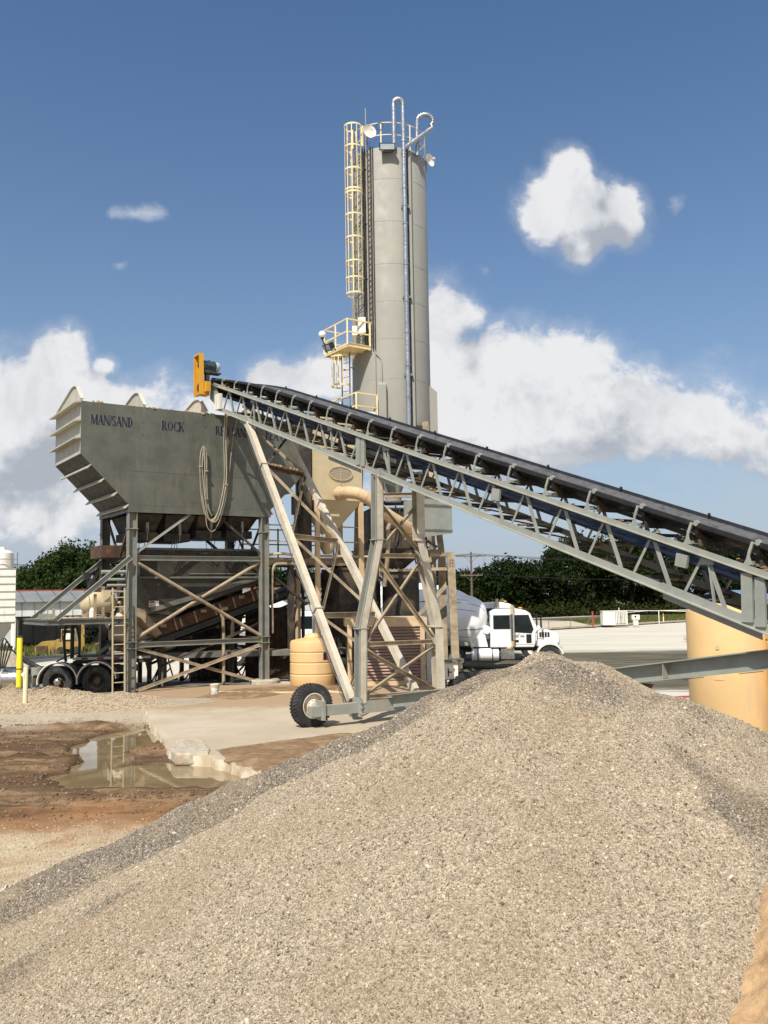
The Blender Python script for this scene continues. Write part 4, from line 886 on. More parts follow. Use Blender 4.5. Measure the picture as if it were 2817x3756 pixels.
# ------------------------------------------------------------------ aggregate bin on its steel frame (local: x along the lettered face, y back, z up)
BIN = V((-10.07, 29.905, 0)); BRZ = R(33.4)
bn = thing('aggregate_bin', 'big grey aggregate bin lettered with sand and rock names on a steel leg frame', 'aggregate bin', BIN, BRZ)
DT = 3.4
face = [(0, 9.88), (0, 8.10), (1.65, 6.45), (6.97, 6.45), (8.65, 8.15), (8.65, 9.88)]
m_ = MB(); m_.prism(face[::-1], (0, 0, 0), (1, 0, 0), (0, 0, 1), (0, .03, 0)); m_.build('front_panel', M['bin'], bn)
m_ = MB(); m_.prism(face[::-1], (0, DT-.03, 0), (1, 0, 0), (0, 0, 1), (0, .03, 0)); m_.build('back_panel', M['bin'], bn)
def endpanel(sgn, x0):
    o = [(0, 9.88), (0, 8.10), (1.65, 6.45)]
    f = lambda s: s if sgn > 0 else 8.62-s
    m_ = MB()
    for (a, za), (b, zb) in zip(o[:-1], o[1:]):
        d = V((b-a, zb-za)).normalized(); n_ = V((d.y, -d.x))*(-.02)
        m_.add([(f(a), .032, za), (f(b), .032, zb), (f(b), DT-.032, zb), (f(a), DT-.032, za), (f(a)+.03*sgn, .032, za), (f(b)+.03*sgn, .032, zb+.03), (f(b)+.03*sgn, DT-.032, zb+.03), (f(a)+.03*sgn, DT-.032, za)],
               [(0, 1, 2, 3), (7, 6, 5, 4), (0, 4, 5, 1), (1, 5, 6, 2), (2, 6, 7, 3), (3, 7, 4, 0)])
    e = m_.build('end_panel', M['binend_lit'], bn); e.data.materials.append(M['hopper'])
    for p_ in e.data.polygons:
        if p_.center.z < 8.05: p_.material_index = 1  # sloped part faces down: its shade is painted as near-black plate
    r = MB()
    for z in (9.86, 9.24, 8.65):
        r.add([(f(-.002), 0, z+.03), (f(-.25), -.03, z-.03), (f(-.25), DT, z-.03), (f(-.002), DT, z+.03), (f(-.002), 0, z-.03), (f(-.25), -.03, z-.075), (f(-.25), DT, z-.075), (f(-.002), DT, z-.03)],
              [(0, 1, 2, 3), (7, 6, 5, 4), (0, 4, 5, 1), (1, 5, 6, 2), (2, 6, 7, 3), (3, 7, 4, 0)])
    for k in (.20, .47, .74, .985):
        s, z = 1.65*k, 8.10-1.65*k; nx, nz = -.707, -.707
        p = [(s, z), (s+nx*.19, z+nz*.19)]
        r.add([(f(p[0][0]), .0, p[0][1]), (f(p[1][0]), .0, p[1][1]), (f(p[1][0]), DT, p[1][1]), (f(p[0][0]), DT, p[0][1]), (f(p[0][0]+.03), .0, p[0][1]-.03), (f(p[1][0]+.03), .0, p[1][1]-.03), (f(p[1][0]+.03), DT, p[1][1]-.03), (f(p[0][0]+.03), DT, p[0][1]-.03)],
              [(0, 1, 2, 3), (7, 6, 5, 4), (0, 4, 5, 1), (1, 5, 6, 2), (2, 6, 7, 3), (3, 7, 4, 0)])
    r.build('rib', M['binend_lit'], e)
endpanel(1, 0); endpanel(-1, 8.65)
capp = [(.02, 9.90), (.02, 9.97), (.62, 10.50), (.95, 10.56), (1.25, 10.54), (3.2, 10.06), (3.38, 9.90)]
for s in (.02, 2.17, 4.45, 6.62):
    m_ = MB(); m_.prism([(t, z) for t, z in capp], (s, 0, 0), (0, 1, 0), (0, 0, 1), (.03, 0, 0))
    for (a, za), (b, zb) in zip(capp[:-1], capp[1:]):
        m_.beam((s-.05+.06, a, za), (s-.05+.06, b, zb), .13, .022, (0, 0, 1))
    o = m_.build('divider_plate', M['binend_lit'] if s < 4 else M['steeldust'], bn)
    if s > 4: o['label'] = 'dusty brown stained divider plate'
# stones lying along the rim
g = random.Random(4); m_ = MB()
for i in range(230):
    s = g.uniform(.15, 8.5); k = .03+.035*g.random()*(1 if g.random() < .8 else 2); m_.ball((s, g.uniform(.02, .6), 9.88+g.uniform(-.02, .04)), k, 6, (1, 1, .6))
for i in range(3):
    for j in range(1): pass
o = m_.build('rim_stones', M['limestone'], bn); o['kind'] = 'stuff'
# aggregate inside
grid = grid_mesh('stored_aggregate', np.linspace(.1, 8.5, 60), np.linspace(.1, 3.3, 26), lambda x, y: 9.62+.22*np.cos((x-1.1)*2.9)+.08*fbm(x, y, 2, 7), M['limestone']); grid.parent = bn
# lettering in serif strokes
GL = {'M': (1.05, [(.12, 0, .12, 1, .05), (.12, 1, .50, .06, .16), (.52, .06, .86, 1, .05), (.90, 0, .90, 1, .17)], [(0, 0, .28), (.75, 0, 1.05), (0, 1, .22), (.80, 1, 1.05)]),
      'A': (.86, [(.10, 0, .42, 1, .055), (.42, 1, .74, 0, .17), (.22, .36, .60, .36, .05)], [(0, 0, .26), (.56, 0, .90)]),
      'N': (.92, [(.12, 0, .12, 1, .055), (.14, 1, .78, .02, .17), (.80, 0, .80, 1, .055)], [(0, 0, .26), (0, 1, .24), (.68, 1, .94)]),
      '/': (.36, [(.02, -.04, .32, 1.03, .08)], []),
      'D': (.84, [(.17, 0, .17, 1, .17)], [(0, 0, .45), (0, 1, .45)], [('arc', .30, .5, .40, .48, -90, 90, .17, .05)]),
      'S': (.62, [], [], [('arc', .30, .74, .22, .25, 20, 275, .06, .13), ('arc', .31, .26, .23, .25, 95, -160, .13, .06)]),
      'R': (.86, [(.17, 0, .17, 1, .17), (.42, .48, .74, 0, .17)], [(0, 0, .36), (0, 1, .36), (.62, 0, .88)], [('arc', .36, .74, .28, .245, -90, 90, .16, .05)]),
      'P': (.72, [(.17, 0, .17, 1, .17)], [(0, 0, .36), (0, 1, .36)], [('arc', .34, .73, .30, .255, -90, 90, .16, .05)]),
      'O': (.88, [], [], [('arc', .43, .5, .37, .49, 0, 360, .17, .05)]),
      'C': (.80, [(.72, .70, .72, 1.0, .05), (.72, 0, .72, .25, .05)], [], [('arc', .43, .5, .37, .49, 48, 312, .17, .05)]),
      'G': (.86, [(.70, 0, .70, .44, .15), (.72, .70, .72, 1.0, .05)], [(.54, .44, .86)], [('arc', .43, .5, .37, .49, 48, 318, .17, .05)]),
      'K': (.90, [(.17, 0, .17, 1, .17), (.22, .38, .72, 1, .06), (.36, .56, .76, 0, .17)], [(0, 0, .36), (0, 1, .36), (.58, 1, .86), (.60, 0, .92)]),
      'E': (.74, [(.17, 0, .17, 1, .17), (.17, .03, .62, .03, .06), (.17, .97, .60, .97, .06), (.17, .52, .48, .52, .05), (.64, 0, .64, .26, .05), (.60, .78, .60, 1, .05), (.49, .40, .49, .64, .05)], [(0, 0, .3), (0, 1, .3)]),
      'L': (.70, [(.17, 0, .17, 1, .17), (.17, .03, .60, .03, .06), (.62, 0, .62, .28, .05)], [(0, 0, .3), (0, 1, .36)]),
      'V': (.86, [(.10, 1, .42, 0, .17), (.42, 0, .74, 1, .055)], [(-.04, 1, .28), (.60, 1, .90)]), ' ': (.36, [], [])}
def letter_word(txt, s0, s1, zb, hh):
    tot = sum(GL[c][0] for c in txt); sx = (s1-s0)/(tot*hh); x = s0; out = []
    k = 0
    for ch in txt:
        m_ = MB()
        gl = GL[ch]
        def put(poly):
            nonlocal k
            k += 1; y = -.003-.0004*(k % 9)
            m_.add([(x+a*hh*sx, y, zb+b*hh) for a, b in poly], [tuple(range(len(poly)))])
        for (a, b, c, d_, w) in gl[1]:
            w = max(.10, w*1.4); dx, dy = c-a, d_-b; Ls = math.hypot(dx, dy); nx, ny = -dy/Ls*w/2, dx/Ls*w/2
            if abs(dx) > .05 and abs(dy) > .05: nx, ny = w/2, 0
            put([(a+nx, b+ny), (c+nx, d_+ny), (c-nx, d_-ny), (a-nx, b-ny)])
        for (a, b, c) in gl[2]: put([(a, b-.0 if b == 0 else b-.045), (c, b if b == 0 else b-.045), (c, b+.045 if b == 0 else b), (a, b+.045 if b == 0 else b)])
        for (_, cx, cy, rx, ry, a0, a1, w0, w1) in (gl[3] if len(gl) > 3 else []):
            n = 18
            for i in range(n):
                t0, t1 = R(a0+(a1-a0)*i/n), R(a0+(a1-a0)*(i+1)/n)
                def wdt(t): return w1+(w0-w1)*abs(math.cos(t)) if a1-a0 != 255 and ch != 'S' else .05+.10*abs(math.cos(t))
                q = []
                for t, sg in ((t0, 1), (t1, 1), (t1, -1), (t0, -1)):
                    w = max(.042, wdt(t)*.62); q.append((cx+(rx-(.03 if ch == 'S' else .08)+sg*w)*math.cos(t), cy+(ry-.03+sg*(w if ch == 'S' else min(w, .03)))*math.sin(t)))
                put(q)
        if m_.f: m_.build('letter', M['navy'], bn, fix=False)
        x += gl[0]*hh*sx
for w_, a, b in (('MAN/SAND', .32, 1.76), ('ROCK', 2.78, 3.62), ('RED SAND', 4.79, 6.16), ('PEA GRAVEL', 6.80, 8.52)): letter_word(w_, a, b, 9.12, .345)
# rust runs and small bolts on the face
for s, z in ((2.10, 9.34), (4.38, 9.38), (2.10, 8.9)): MB().cyl((s, -.012, z), (s, -.002, z), .022, 8).build('bolt', M['rusty'], bn)
M['stain'] = mat('rust_stain', (.23, .125, .055), .7, var=.2)
m_ = MB()
for (s, z0, z1, w) in ((2.11, 9.34, 9.1, .03), (2.11, 8.92, 7.75, .045), (3.4, 6.42, 6.25, .18), (4.38, 9.36, 9.1, .02)):
    m_.add([(s-w, -.0025, z0), (s+w, -.0025, z0), (s+w*.3, -.0025, z1), (s-w*.3, -.0025, z1)], [(0, 3, 2, 1)])
m_ = MB()
for s in (4.30, 6.42): m_.bb((s-.006, -.006, 6.6), (s+.006, -.0005, 9.85))
m_.bb((1.7, -.006, 7.62), (7.9, -.0005, 7.628))
m_.build('weld_seam', M['bin'], bn)
# base beam
m_ = MB()
for y0 in (-.01, DT-.10): m_.bb((1.62, y0, 6.20), (6.99, y0+.11, 6.445))
for s in (1.62, 6.89): m_.bb((s, .102, 6.20), (s+.10, DT-.102, 6.44))
m_.build('base_beam', M['bin'], bn)
# legs
for s in (1.80, 6.77):
    for t in (.14, 3.26):
        m_ = MB(); m_.ibeam((s, t, -.3), (s, t, 6.195), .26, .30, (1, 0, 0), .024)
        for zz in (5.62, 1.56, 1.78): m_.bb((s-.18, t-.15, zz), (s+.18, t+.15, zz+.03))
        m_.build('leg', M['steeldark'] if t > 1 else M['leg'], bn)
m_ = MB(); m_.bb((1.6, -.06, 5.65), (2.0, .33, 5.68))
# horizontal beams
for z, hgt in ((4.64, .17), (1.68, .17)):
    for t in (.14, 3.26): MB().ibeam((1.96, t, z), (6.61, t, z), .13, hgt, (0, 0, 1), .018).build('beam', M['leg' if t < 1 else 'grime_shade'], bn)
    for s in (1.80, 6.77): MB().ibeam((s, .29, z), (s, 3.11, z), .13, hgt, (0, 0, 1), .018).build('beam', M['grime_shade'], bn)
# braces
def pipe(p, q, r=.062, m='steeltan'): return MB().cyl(p, q, r, 10).build('brace', M[m], bn, 40)
pipe((1.99, .10, 4.47), (6.60, .10, 1.84)); pipe((2.0, .20, 1.90), (4.18, .20, 3.16)); pipe((4.36, .20, 3.26), (6.62, .20, 4.52))
for p, q in (((2.05, .08, .12), (6.58, .08, 1.45)), ((1.99, .17, 1.52), (6.56, .17, .10))):
    MB().angle(p, q, .09, .11, (0, 0, 1)).build('brace', M['steeltan'], bn)
for p, q in (((1.98, .1, 4.80), (3.9, .1, 6.18)), ((6.62, .1, 4.80), (4.9, .1, 6.18))): MB().angle(p, q, .06, .08, (0, 0, 1)).build('brace', M['steel' if p[0] < 3 else 'grime_shade'], bn)
for p, q in (((1.98, 3.26, 4.80), (3.7, 3.26, 6.18)), ((6.6, 3.26, 4.80), (4.9, 3.26, 6.18)), ((2.0, 3.2, 4.5), (6.6, 3.2, 1.9)), ((2.0, 3.3, 1.9), (6.6, 3.3, 4.5)), ((1.8, .3, 6.15), (1.8, 1.6, 4.76)), ((1.8, 3.1, 6.15), (1.8, 1.75, 4.76)), ((6.77, .3, 6.15), (6.77, 1.6, 4.76)), ((6.77, 3.1, 6.15), (6.77, 1.75, 4.76)), ((1.8, .3, 4.5), (1.8, 3.1, 1.8)), ((6.77, .3, 4.5), (6.77, 3.1, 1.8)), ((6.77, .3, 1.5), (6.77, 3.1, .1))):
    MB().angle(p, q, .09, .10, (1, 0, 0) if p[0] == q[0] else (0, 0, 1)).build('brace', M['grime_shade'], bn)
# discharge gates under the bin
for i, (s0, s1) in enumerate(((1.95, 3.0), (3.12, 4.2), (4.32, 5.4), (5.52, 6.65))):
    m_ = MB(); zb = (5.30, 5.28, 5.42, 5.44)[i]
    m_.add([(s0, .4, 6.19), (s1, .4, 6.19), (s1, 3.0, 6.19), (s0, 3.0, 6.19), (s0+.12, .95, zb+.3), (s1-.12, .95, zb+.3), (s1-.12, 2.5, zb+.3), (s0+.12, 2.5, zb+.3)], [(0, 1, 5, 4), (1, 2, 6, 5), (2, 3, 7, 6), (3, 0, 4, 7), (4, 5, 6, 7), (3, 2, 1, 0)])
    m_.bb((s0+.05, .8, zb), (s1-.05, 2.6, zb+.28)); gt = m_.build('discharge_gate', M['grime_shade'], bn)
    c = MB(); cx = (s0+s1)/2; c.cyl((cx, .55, zb+.62), (cx+.03, .6, zb+.22), .055, 10); c.cyl((cx+.03, .6, zb+.24), (cx+.06, .72, zb-.02), .02, 6); c.build('air_cylinder', M['steel'], gt, 40)
    h_ = MB()
    for q in range(3):
        a = cx+g.uniform(-.3, .3); h_.tube([(a, .5, zb+.4), (a-.08, .45, zb-.1), (a-.22+g.uniform(-.2, .2), .5, zb-.55), (a-.4, .8, zb-.6)], .013, 5)
    h_.build('air_hose', M['black'], gt)
# weigh hopper
hx = [(2.3, 5.02), (2.3, 3.95), (2.95, 2.72), (3.35, 2.66), (6.95, 3.80), (7.05, 3.95), (7.05, 5.02)]
m_ = MB(); m_.prism(hx, (0, .75, 0), (1, 0, 0), (0, 0, 1), (0, 1.9, 0)); wh = m_.build('weigh_hopper', M['hopper'], bn)
m_ = MB(); m_.bb((2.25, .66, 3.95), (7.1, .745, 4.02)); m_.bb((2.25, .69, 4.96), (7.1, .745, 5.04)); m_.bb((4.1, .70, 4.10), (6.9, .745, 4.14)); m_.beam((2.7, .72, 2.85), (6.9, .72, 4.0), .05, .16); m_.build('stiffener', M['steeldark'], wh)
m_ = MB(); m_.bb((2.62, .725, 2.95), (2.98, .742, 3.17)); dc = m_.build('warning_decal', M['offwhite'], wh); MB().bb((2.63, .72, 3.09), (2.82, .7245, 3.16)).build('red_band', M['redpaint'], dc)
q_ = MB()
for i in range(4): q_.bb((2.64, .72, 2.965+i*.028), (2.80+.03*(i % 2), .7245, 2.975+i*.028))
q_.build('small_print', M['black'], dc)
m_ = MB(); m_.prism([(2.1, 3.0), (2.55, 2.85), (3.2, 2.0), (2.95, 1.9), (2.45, 2.55), (2.1, 2.75)], (0, 1.0, 0), (1, 0, 0), (0, 0, 1), (0, 1.4, 0)); m_.build('chute', M['steeltan'], wh)
# rusty plate box beside the top left leg and pipe bundle
m_ = MB(); m_.bb((1.2, 1.6, 4.72), (2.3, 3.0, 5.15)); m_.build('wash_box', M['rusty'], bn)
m_ = MB()
for i, z in enumerate((4.18, 3.92, 3.72, 3.5)): m_.cyl((1.0+.1*i, .9, z), (1.95, .9, z), (.07, .05, .05, .04)[i], 8)
m_.build('pipe_bundle', M['steel'], bn, 40)
# cantilever deck on the left with its struts and ladder
m_ = MB()
for t in (0.0, 3.3): m_.ibeam((-1.0, t, 2.52), (1.64, t, 2.52), .12, .17, (0, 0, 1), .016)
m_.ibeam((-1.0, .06, 2.52), (-1.0, 3.24, 2.52), .12, .17, (0, 0, 1), .016); m_.bb((-.98, .065, 2.612), (1.62, 3.235, 2.63))
dk = m_.build('deck', M['steeldark'], bn)
g2 = MB()
for i in range(260): g2.ball((g.uniform(-.9, 1.5), g.uniform(.08, 3.1), 2.64), g.uniform(.015, .045), 5, (1, 1, .5))
o = g2.build('spilt_gravel', M['limestone'], dk); o['kind'] = 'stuff'
m_ = MB()
for t in (.35, 1.3): m_.bb((-.95, t, 2.63), (-.65, t+.03, 2.80)); 
m_.build('lug', M['steel'], dk)
for t in (0.0, 3.3): MB().channel((-.72, t, 2.61), (1.72, t, 4.66), .09, .16, (0, 0, 1)).build('strut', M['steel'], bn)
for s, t in ((.55, .02), (-.35, 1.8), (1.1, 1.0)): MB().beam((s, t, 2.62), (s, t, 3.15+s*.5), .09, .05, (0, 1, 0)).build('strut', M['steeltan'], bn)
m_ = MB()
for s in (1.06, 1.46): m_.beam((s-.03, -.42, -.05), (s, -.20, 3.62), .035, .06, (0, 1, 0))
for i in range(11): zz = .2+i*.31; m_.cyl((1.03+.0009*i, -.40+.06*zz, zz), (1.46, -.40+.06*zz, zz), .017, 6)
m_.build('ladder', M['cream'], bn)
m_ = MB(); m_.bb((.9, .3, 3.15), (1.15, .55, 3.55)); m_.build('switch_box', M['cream'], bn)
# footing under the right leg
cp = bn.matrix_basis if False else None
_m = Matrix.LocRotScale(BIN, bn.rotation_euler, None)
fp = _m @ V((6.80, .16, 0)); ft = MB(); ft.lathe([(0, .24), (.52, .24), (.56, .20), (.56, -.05), (0, -.05)], (fp.x, fp.y, 0), 22)
tag(ft.build('concrete_footing', M['concblock'], None, 40), 'low round concrete footing under the right front leg of the bin', 'footing')

# --- air receiver with compressor, standing on the deck
rt = thing('air_receiver', 'cream horizontal air tank with a compressor on top, standing on the deck under the bin', 'air tank', _m @ V((1.02, 1.35, 2.63)), BRZ)
m_ = MB(); ax = Matrix.Rotation(R(90), 3, 'Y')
m_.lathe([(0, -.62), (.18, -.59), (.32, -.50), (.40, -.33), (.41, -.28), (.41, .28), (.40, .33), (.32, .50), (.18, .59), (0, .62)], (0, 0, .52), 24, ax); tk_ = m_.build('vessel', M['cream'], rt, 40)
m_ = MB()
for xx in (-.42, .42): m_.prism([(-.36, .0), (.36, 0), (.36, .22), (.18, .15), (-.18, .15), (-.36, .22)], (xx-.04, 0, 0), (0, 1, 0), (0, 0, 1), (.08, 0, 0))
m_.build('saddle', M['steeltan'], rt)
m_ = MB(); m_.lathe([(.418, -.012), (.425, -.01), (.425, .01), (.418, .012)], (-.42, 0, .52), 24, ax); m_.cyl((.6, -.22, .5), (.68, -.36, .5), .05, 8); m_.build('band', M['cream'], rt)
m_ = MB(); m_.bb((-.5, -.25, .96), (.5, .25, 1.0)); m_.ball((-.18, 0, 1.28), .17, 10, (1, .9, 1.2)); m_.bb((-.34, -.2, 1.03), (-.02, .2, 1.25)); m_.cyl((.1, -.12, 1.2), (.45, -.12, 1.2), .15, 12); m_.cyl((-.35, .1, 1.45), (-.1, .1, 1.62), .08, 8); m_.bb((-.5, -.1, 1.3), (-.3, .15, 1.55)); m_.tube([(-.1, 0, 1.5), (.2, 0, 1.55), (.3, .1, 1.2)], .03, 6)
m_.build('compressor', M['black'], rt); MB().lathe([(0, 0), (.10, 0), (.11, .03), (.11, .26), (.07, .3), (.07, .34), (0, .35)], (-.35, -.62, 0), 12).build('white_jug', M['offwhite'], rt)
# loops of cable hung from the conveyor head
def smooth_path(pts, n=10):
    P = [V(p) for p in pts]; out = []
    for i in range(len(P)-1):
        p0, p1, p2, p3 = P[max(i-1, 0)], P[i], P[i+1], P[min(i+2, len(P)-1)]
        for k in range(n):
            t = k/n; out.append(.5*((2*p1)+(p2-p0)*t+(2*p0-5*p1+4*p2-p3)*t*t+(3*p1-p0-3*p2+p3)*t**3))
    return out+[P[-1]]
cb = thing('cable_loop', 'bundle of grey cables hanging in loops down the lettered bin face from the conveyor head', 'cable', BIN, BRZ)
for k, (dx, top) in enumerate(((0, 9.95), (.03, 9.9), (-.05, 9.97), (.02, 9.9))):
    r_ = .019 if k else .024; y = -.14-.03*k
    m_ = MB(); m_.tube(smooth_path([(5.03+dx, y-.25, top), (5.06+dx, y-.05, 9.0), (5.10+dx, y, 7.6), (4.98+dx, y, 6.75), (4.78+dx, y, 6.2-.04*k), (4.57, y, 6.02-.03*k), (4.36-dx, y, 6.2), (4.22-dx*1.5, y, 6.9), (4.16-dx, y, 7.9), (4.19-dx, y, 8.4), (4.27, y, 8.63+dx*.6), (4.34+dx, y, 8.4), (4.36+dx, y, 7.4), (4.40+dx, y, 6.6), (4.60, y+.05, 6.15)][:15 if k < 3 else 8]), r_, 6); m_.build('strand', M['cable'], cb, 60)
m_ = MB(); m_.tube(smooth_path([(5.48, -.5, 9.9), (5.40, -.16, 9.0), (5.24, -.12, 7.4), (5.04, -.12, 6.4), (4.78, -.12, 5.75), (4.58, -.12, 5.60), (4.42, -.12, 5.8), (4.38, -.1, 6.2)]), .014, 6); m_.build('strand', M['cable'], cb, 60)
m_ = MB()
for s, z in ((4.15, 7.9), (4.36, 7.75), (4.36, 6.75), (5.10, 7.3)): m_.bb((s-.05, -.26, z-.02), (s+.05, -.10, z+.02))
m_.build('cable_tie', M['cable'], cb)

# --- inclined charging conveyor under the bin
cc = thing('charging_conveyor', 'long grimy charging conveyor rising to the right under the bin', 'conveyor', BIN, BRZ)
p0, p1 = V((2.7, 0, 1.55)), V((13.2, 0, 4.95)); dv = (p1-p0).normalized(); upv = V((-dv.z, 0, dv.x))
for t in (1.25, 2.35):
    m_ = MB(); q = V((0, t, 0)); m_.channel(p0+q, p1+q, .10, .22, (0, 0, 1), .014, 1 if t > 2 else -1); m_.build('side_channel', M['hopper'], cc)
m_ = MB(); m_.add([p0+V((.3, 1.22, 0))+upv*.16, p0+V((.3, 1.22, 0))+upv*.62, p0+dv*5.2+V((0, 1.22, 0))+upv*.62, p0+dv*5.2+V((0, 1.22, 0))+upv*.16], [(0, 1, 2, 3)])
sk = MB().beam(p0+dv*.3+V((0, 1.22, 0))+upv*.40, p0+dv*5.4+V((0, 1.22, 0))+upv*.40, .03, .44).build('skirt_plate', M['rusty'], cc)
m_ = MB()
for i in range(7):
    q = p0+dv*(.45+i*.8)+V((0, 1.19, 0)); m_.beam(q+upv*.18, q+upv*.62, .05, .025, (0, 1, 0))
    if i % 2 == 0: m_.box(q+dv*.35+upv*.5-V((0, .012, 0)), (.22, .02, .11)); 
    else: m_.beam(q+dv*.22+upv*.25, q+dv*.22+upv*.55, .07, .02, (0, 1, 0))
m_.build('skirt_rib', M['steeltan'], sk)
m_ = MB(); m_.beam(p0+V((0, 1.8, 0))+upv*.14, p1+V((0, 1.8, 0))+upv*.14, .95, .03); m_.beam(p0+V((0, 1.8, 0))-upv*.2, p1+V((0, 1.8, 0))-upv*.2, .95, .02); m_.build('belt', M['rubber'], cc)
m_ = MB()
for i in range(10):
    q = p0+dv*(.6+i*1.1); m_.cyl(q+V((0, 1.3, 0))-upv*.26, q+V((0, 2.3, 0))-upv*.26, .06, 8)
m_.cyl(p0+V((.05, 1.3, 0)), p0+V((.05, 2.3, 0)), .2, 12); m_.build('roller', M['grime_shade'], cc)
for s in (3.2, 6.0, 9.0, 11.6):
    for t in (1.25, 2.35): q = p0+dv*((s-2.7)/dv.x); MB().beam((s, t, 0), (s, t, q.z-.1), .10, .10, (0, 1, 0)).build('leg', M['grime_shade'], cc)
for t in (1.2, 2.4): MB().angle(p0+V((.5, t, -.75)), p0+V((9, t, 2.3)), .07, .09).build('lower_chord', M['grime_shade'], cc)
m_ = MB(); m_.tube([(5.35, .55, -.02), (5.35, .55, 1.9), (5.32, .55, 2.5), (5.22, .55, 2.72), (5.30, .55, 2.83), (5.5, .6, 2.85)], .062, 9); 
tag(m_.build('dust_pipe', M['steeltan'], cc, 60), None)
fh = thing('feed_hopper', 'black grimy hopper on short legs in the shade behind the charging conveyor', 'hopper', _m @ V((4.9, 4.0, 0)), BRZ)
m_ = MB(); m_.prism([(-2.2, 2.2), (-1.5, 1.0), (2.2, 1.0), (2.5, 2.4), (2.5, 4.1), (-2.2, 4.1)], (0, -.6, 0), (1, 0, 0), (0, 0, 1), (0, 1.3, 0)); hb = m_.build('body', M['grime_shade'], fh)
m_ = MB()
for q in (-1.7, -.8, .1, 1.0, 1.9): m_.bb((q-.04, -.68, 1.1 if q > -1.5 else 1.9), (q+.04, -.602, 4.05))
m_.bb((-2.25, -.72, 4.0), (2.55, -.602, 4.14)); m_.build('rib', M['grime_shade'], hb)
for q in (-1.3, .4, 2.0):
    for t in (-.5, .6): MB().beam((q, t, -.1), (q, t, 1.1), .14, .14, (0, 1, 0)).build('leg', M['grime_shade'], fh)
m_ = MB(); g3 = random.Random(12)
for k in range(9): a = -1.6+.45*k; m_.tube(smooth_path([(a, -.75, 1.25), (a+.1, -.8, .6+.3*g3.random()), (a+.4*g3.random(), -.8, .15), (a+.6, -.75, .5+.3*g3.random())], 5), .03, 5)
m_.build('hose', M['black'], fh)
# --- dark boxes and blockwork standing under and behind the bin
for (a, b, nm, lab, mm) in (((7.6, 2.2, 0.0), (9.4, 3.6, 2.75), 'rusty_container', 'tall rusty brown steel container between the bin legs and the tan tank', 'rusty'), ((5.6, 3.7, .0), (7.3, 4.6, 1.15), 'plate_stack', 'low rusty steel box behind the right leg of the bin', 'rusty')):
    t_ = thing(nm, lab, 'container', _m @ V(((a[0]+b[0])/2, (a[1]+b[1])/2, 0)), BRZ); hx_, hy_, hz_ = (b[0]-a[0])/2, (b[1]-a[1])/2, b[2]
    MB().bb((-hx_, -hy_, 0), (hx_, hy_, hz_)).build('body', M[mm], t_); m_ = MB()
    for q in np.linspace(-hx_+.1, hx_-.1, 7): m_.bb((q-.03, -hy_-.03, .05), (q+.03, -hy_-.002, hz_-.05))
    m_.bb((-hx_-.02, -hy_-.05, hz_), (hx_+.02, hy_+.02, hz_+.06)); m_.build('rib', M['grime_shade'], t_)
# ------------------------------------------------------------------ cement silo
SX, SY, SR = .41, 38.5, 1.68
si = thing('cement_silo', 'tall pale grey cement silo with pipes, yellow ladder cage and platforms', 'silo', (SX, SY, 0))
ZB, ZT = 10.25, 22.15
m_ = MB(); m_.lathe([(SR-.06, ZB), (SR, ZB), (SR, ZT-.05), (SR-.04, ZT), (.5, ZT+.28), (0, ZT+.30)], n=72); sh_ = m_.build('shell', M['silo'], si, 40)
m_ = MB()
for z in (20.75, 18.9, 17.05, 15.45, 13.85, 12.15): m_.lathe([(SR+.0005, z-.012), (SR+.005, z-.006), (SR+.005, z+.006), (SR+.0005, z+.012)], n=72)
m_.build('seam', M['silo'], sh_)
m_ = MB(); m_.lathe([(SR-.05, ZB+.02), (SR-.10, ZB-.1), (.55, 8.1), (.35, 7.6), (.35, 7.2), (0, 7.2)], n=48); m_.build('cone', M['silo'], si, 40)
def onsilo(relx, out=0.): y = -math.sqrt(max(0, (SR+out)**2-relx**2)); return V((relx, y, 0))
# vertical stiffener right of the pipe
m_ = MB(); q = onsilo(.90, .03); m_.bb((q.x-.055, q.y-.05, ZB-.2), (q.x+.055, q.y+.12, ZT-.1)); m_.build('cable_trunk', M['silo'], si)
m_ = MB(); q = onsilo(.805, .08); m_.tube([(q.x, q.y, ZB-.1), (q.x, q.y, ZT)], .028, 6); m_.build('conduit', M['black'], si)
# standing box brackets
m_ = MB(); m_.bb((-.56, -1.86, ZB-.3), (-.24, -1.45, 11.85)); m_.add([(-.56, -1.86, 11.852), (-.24, -1.86, 11.852), (-.24, -1.45, 12.1), (-.56, -1.45, 12.1), (-.56, -1.45, 11.852), (-.24, -1.45, 11.852)], [(0, 1, 2, 3), (0, 3, 4), (1, 5, 2), (3, 2, 5, 4)]); m_.build('column_bracket', M['silo'], si)
m_ = MB(); m_.bb((1.55, -.5, ZB-.3), (1.93, -.15, 11.8)); m_.add([(1.55, -.5, 11.802), (1.93, -.5, 11.802), (1.93, -.15, 11.802), (1.55, -.15, 11.802), (1.62, -.5, 12.1), (1.62, -.15, 12.1)], [(0, 1, 4), (3, 5, 2), (1, 2, 5, 4), (0, 4, 5, 3)]); m_.build('column_bracket', M['silo'], si)
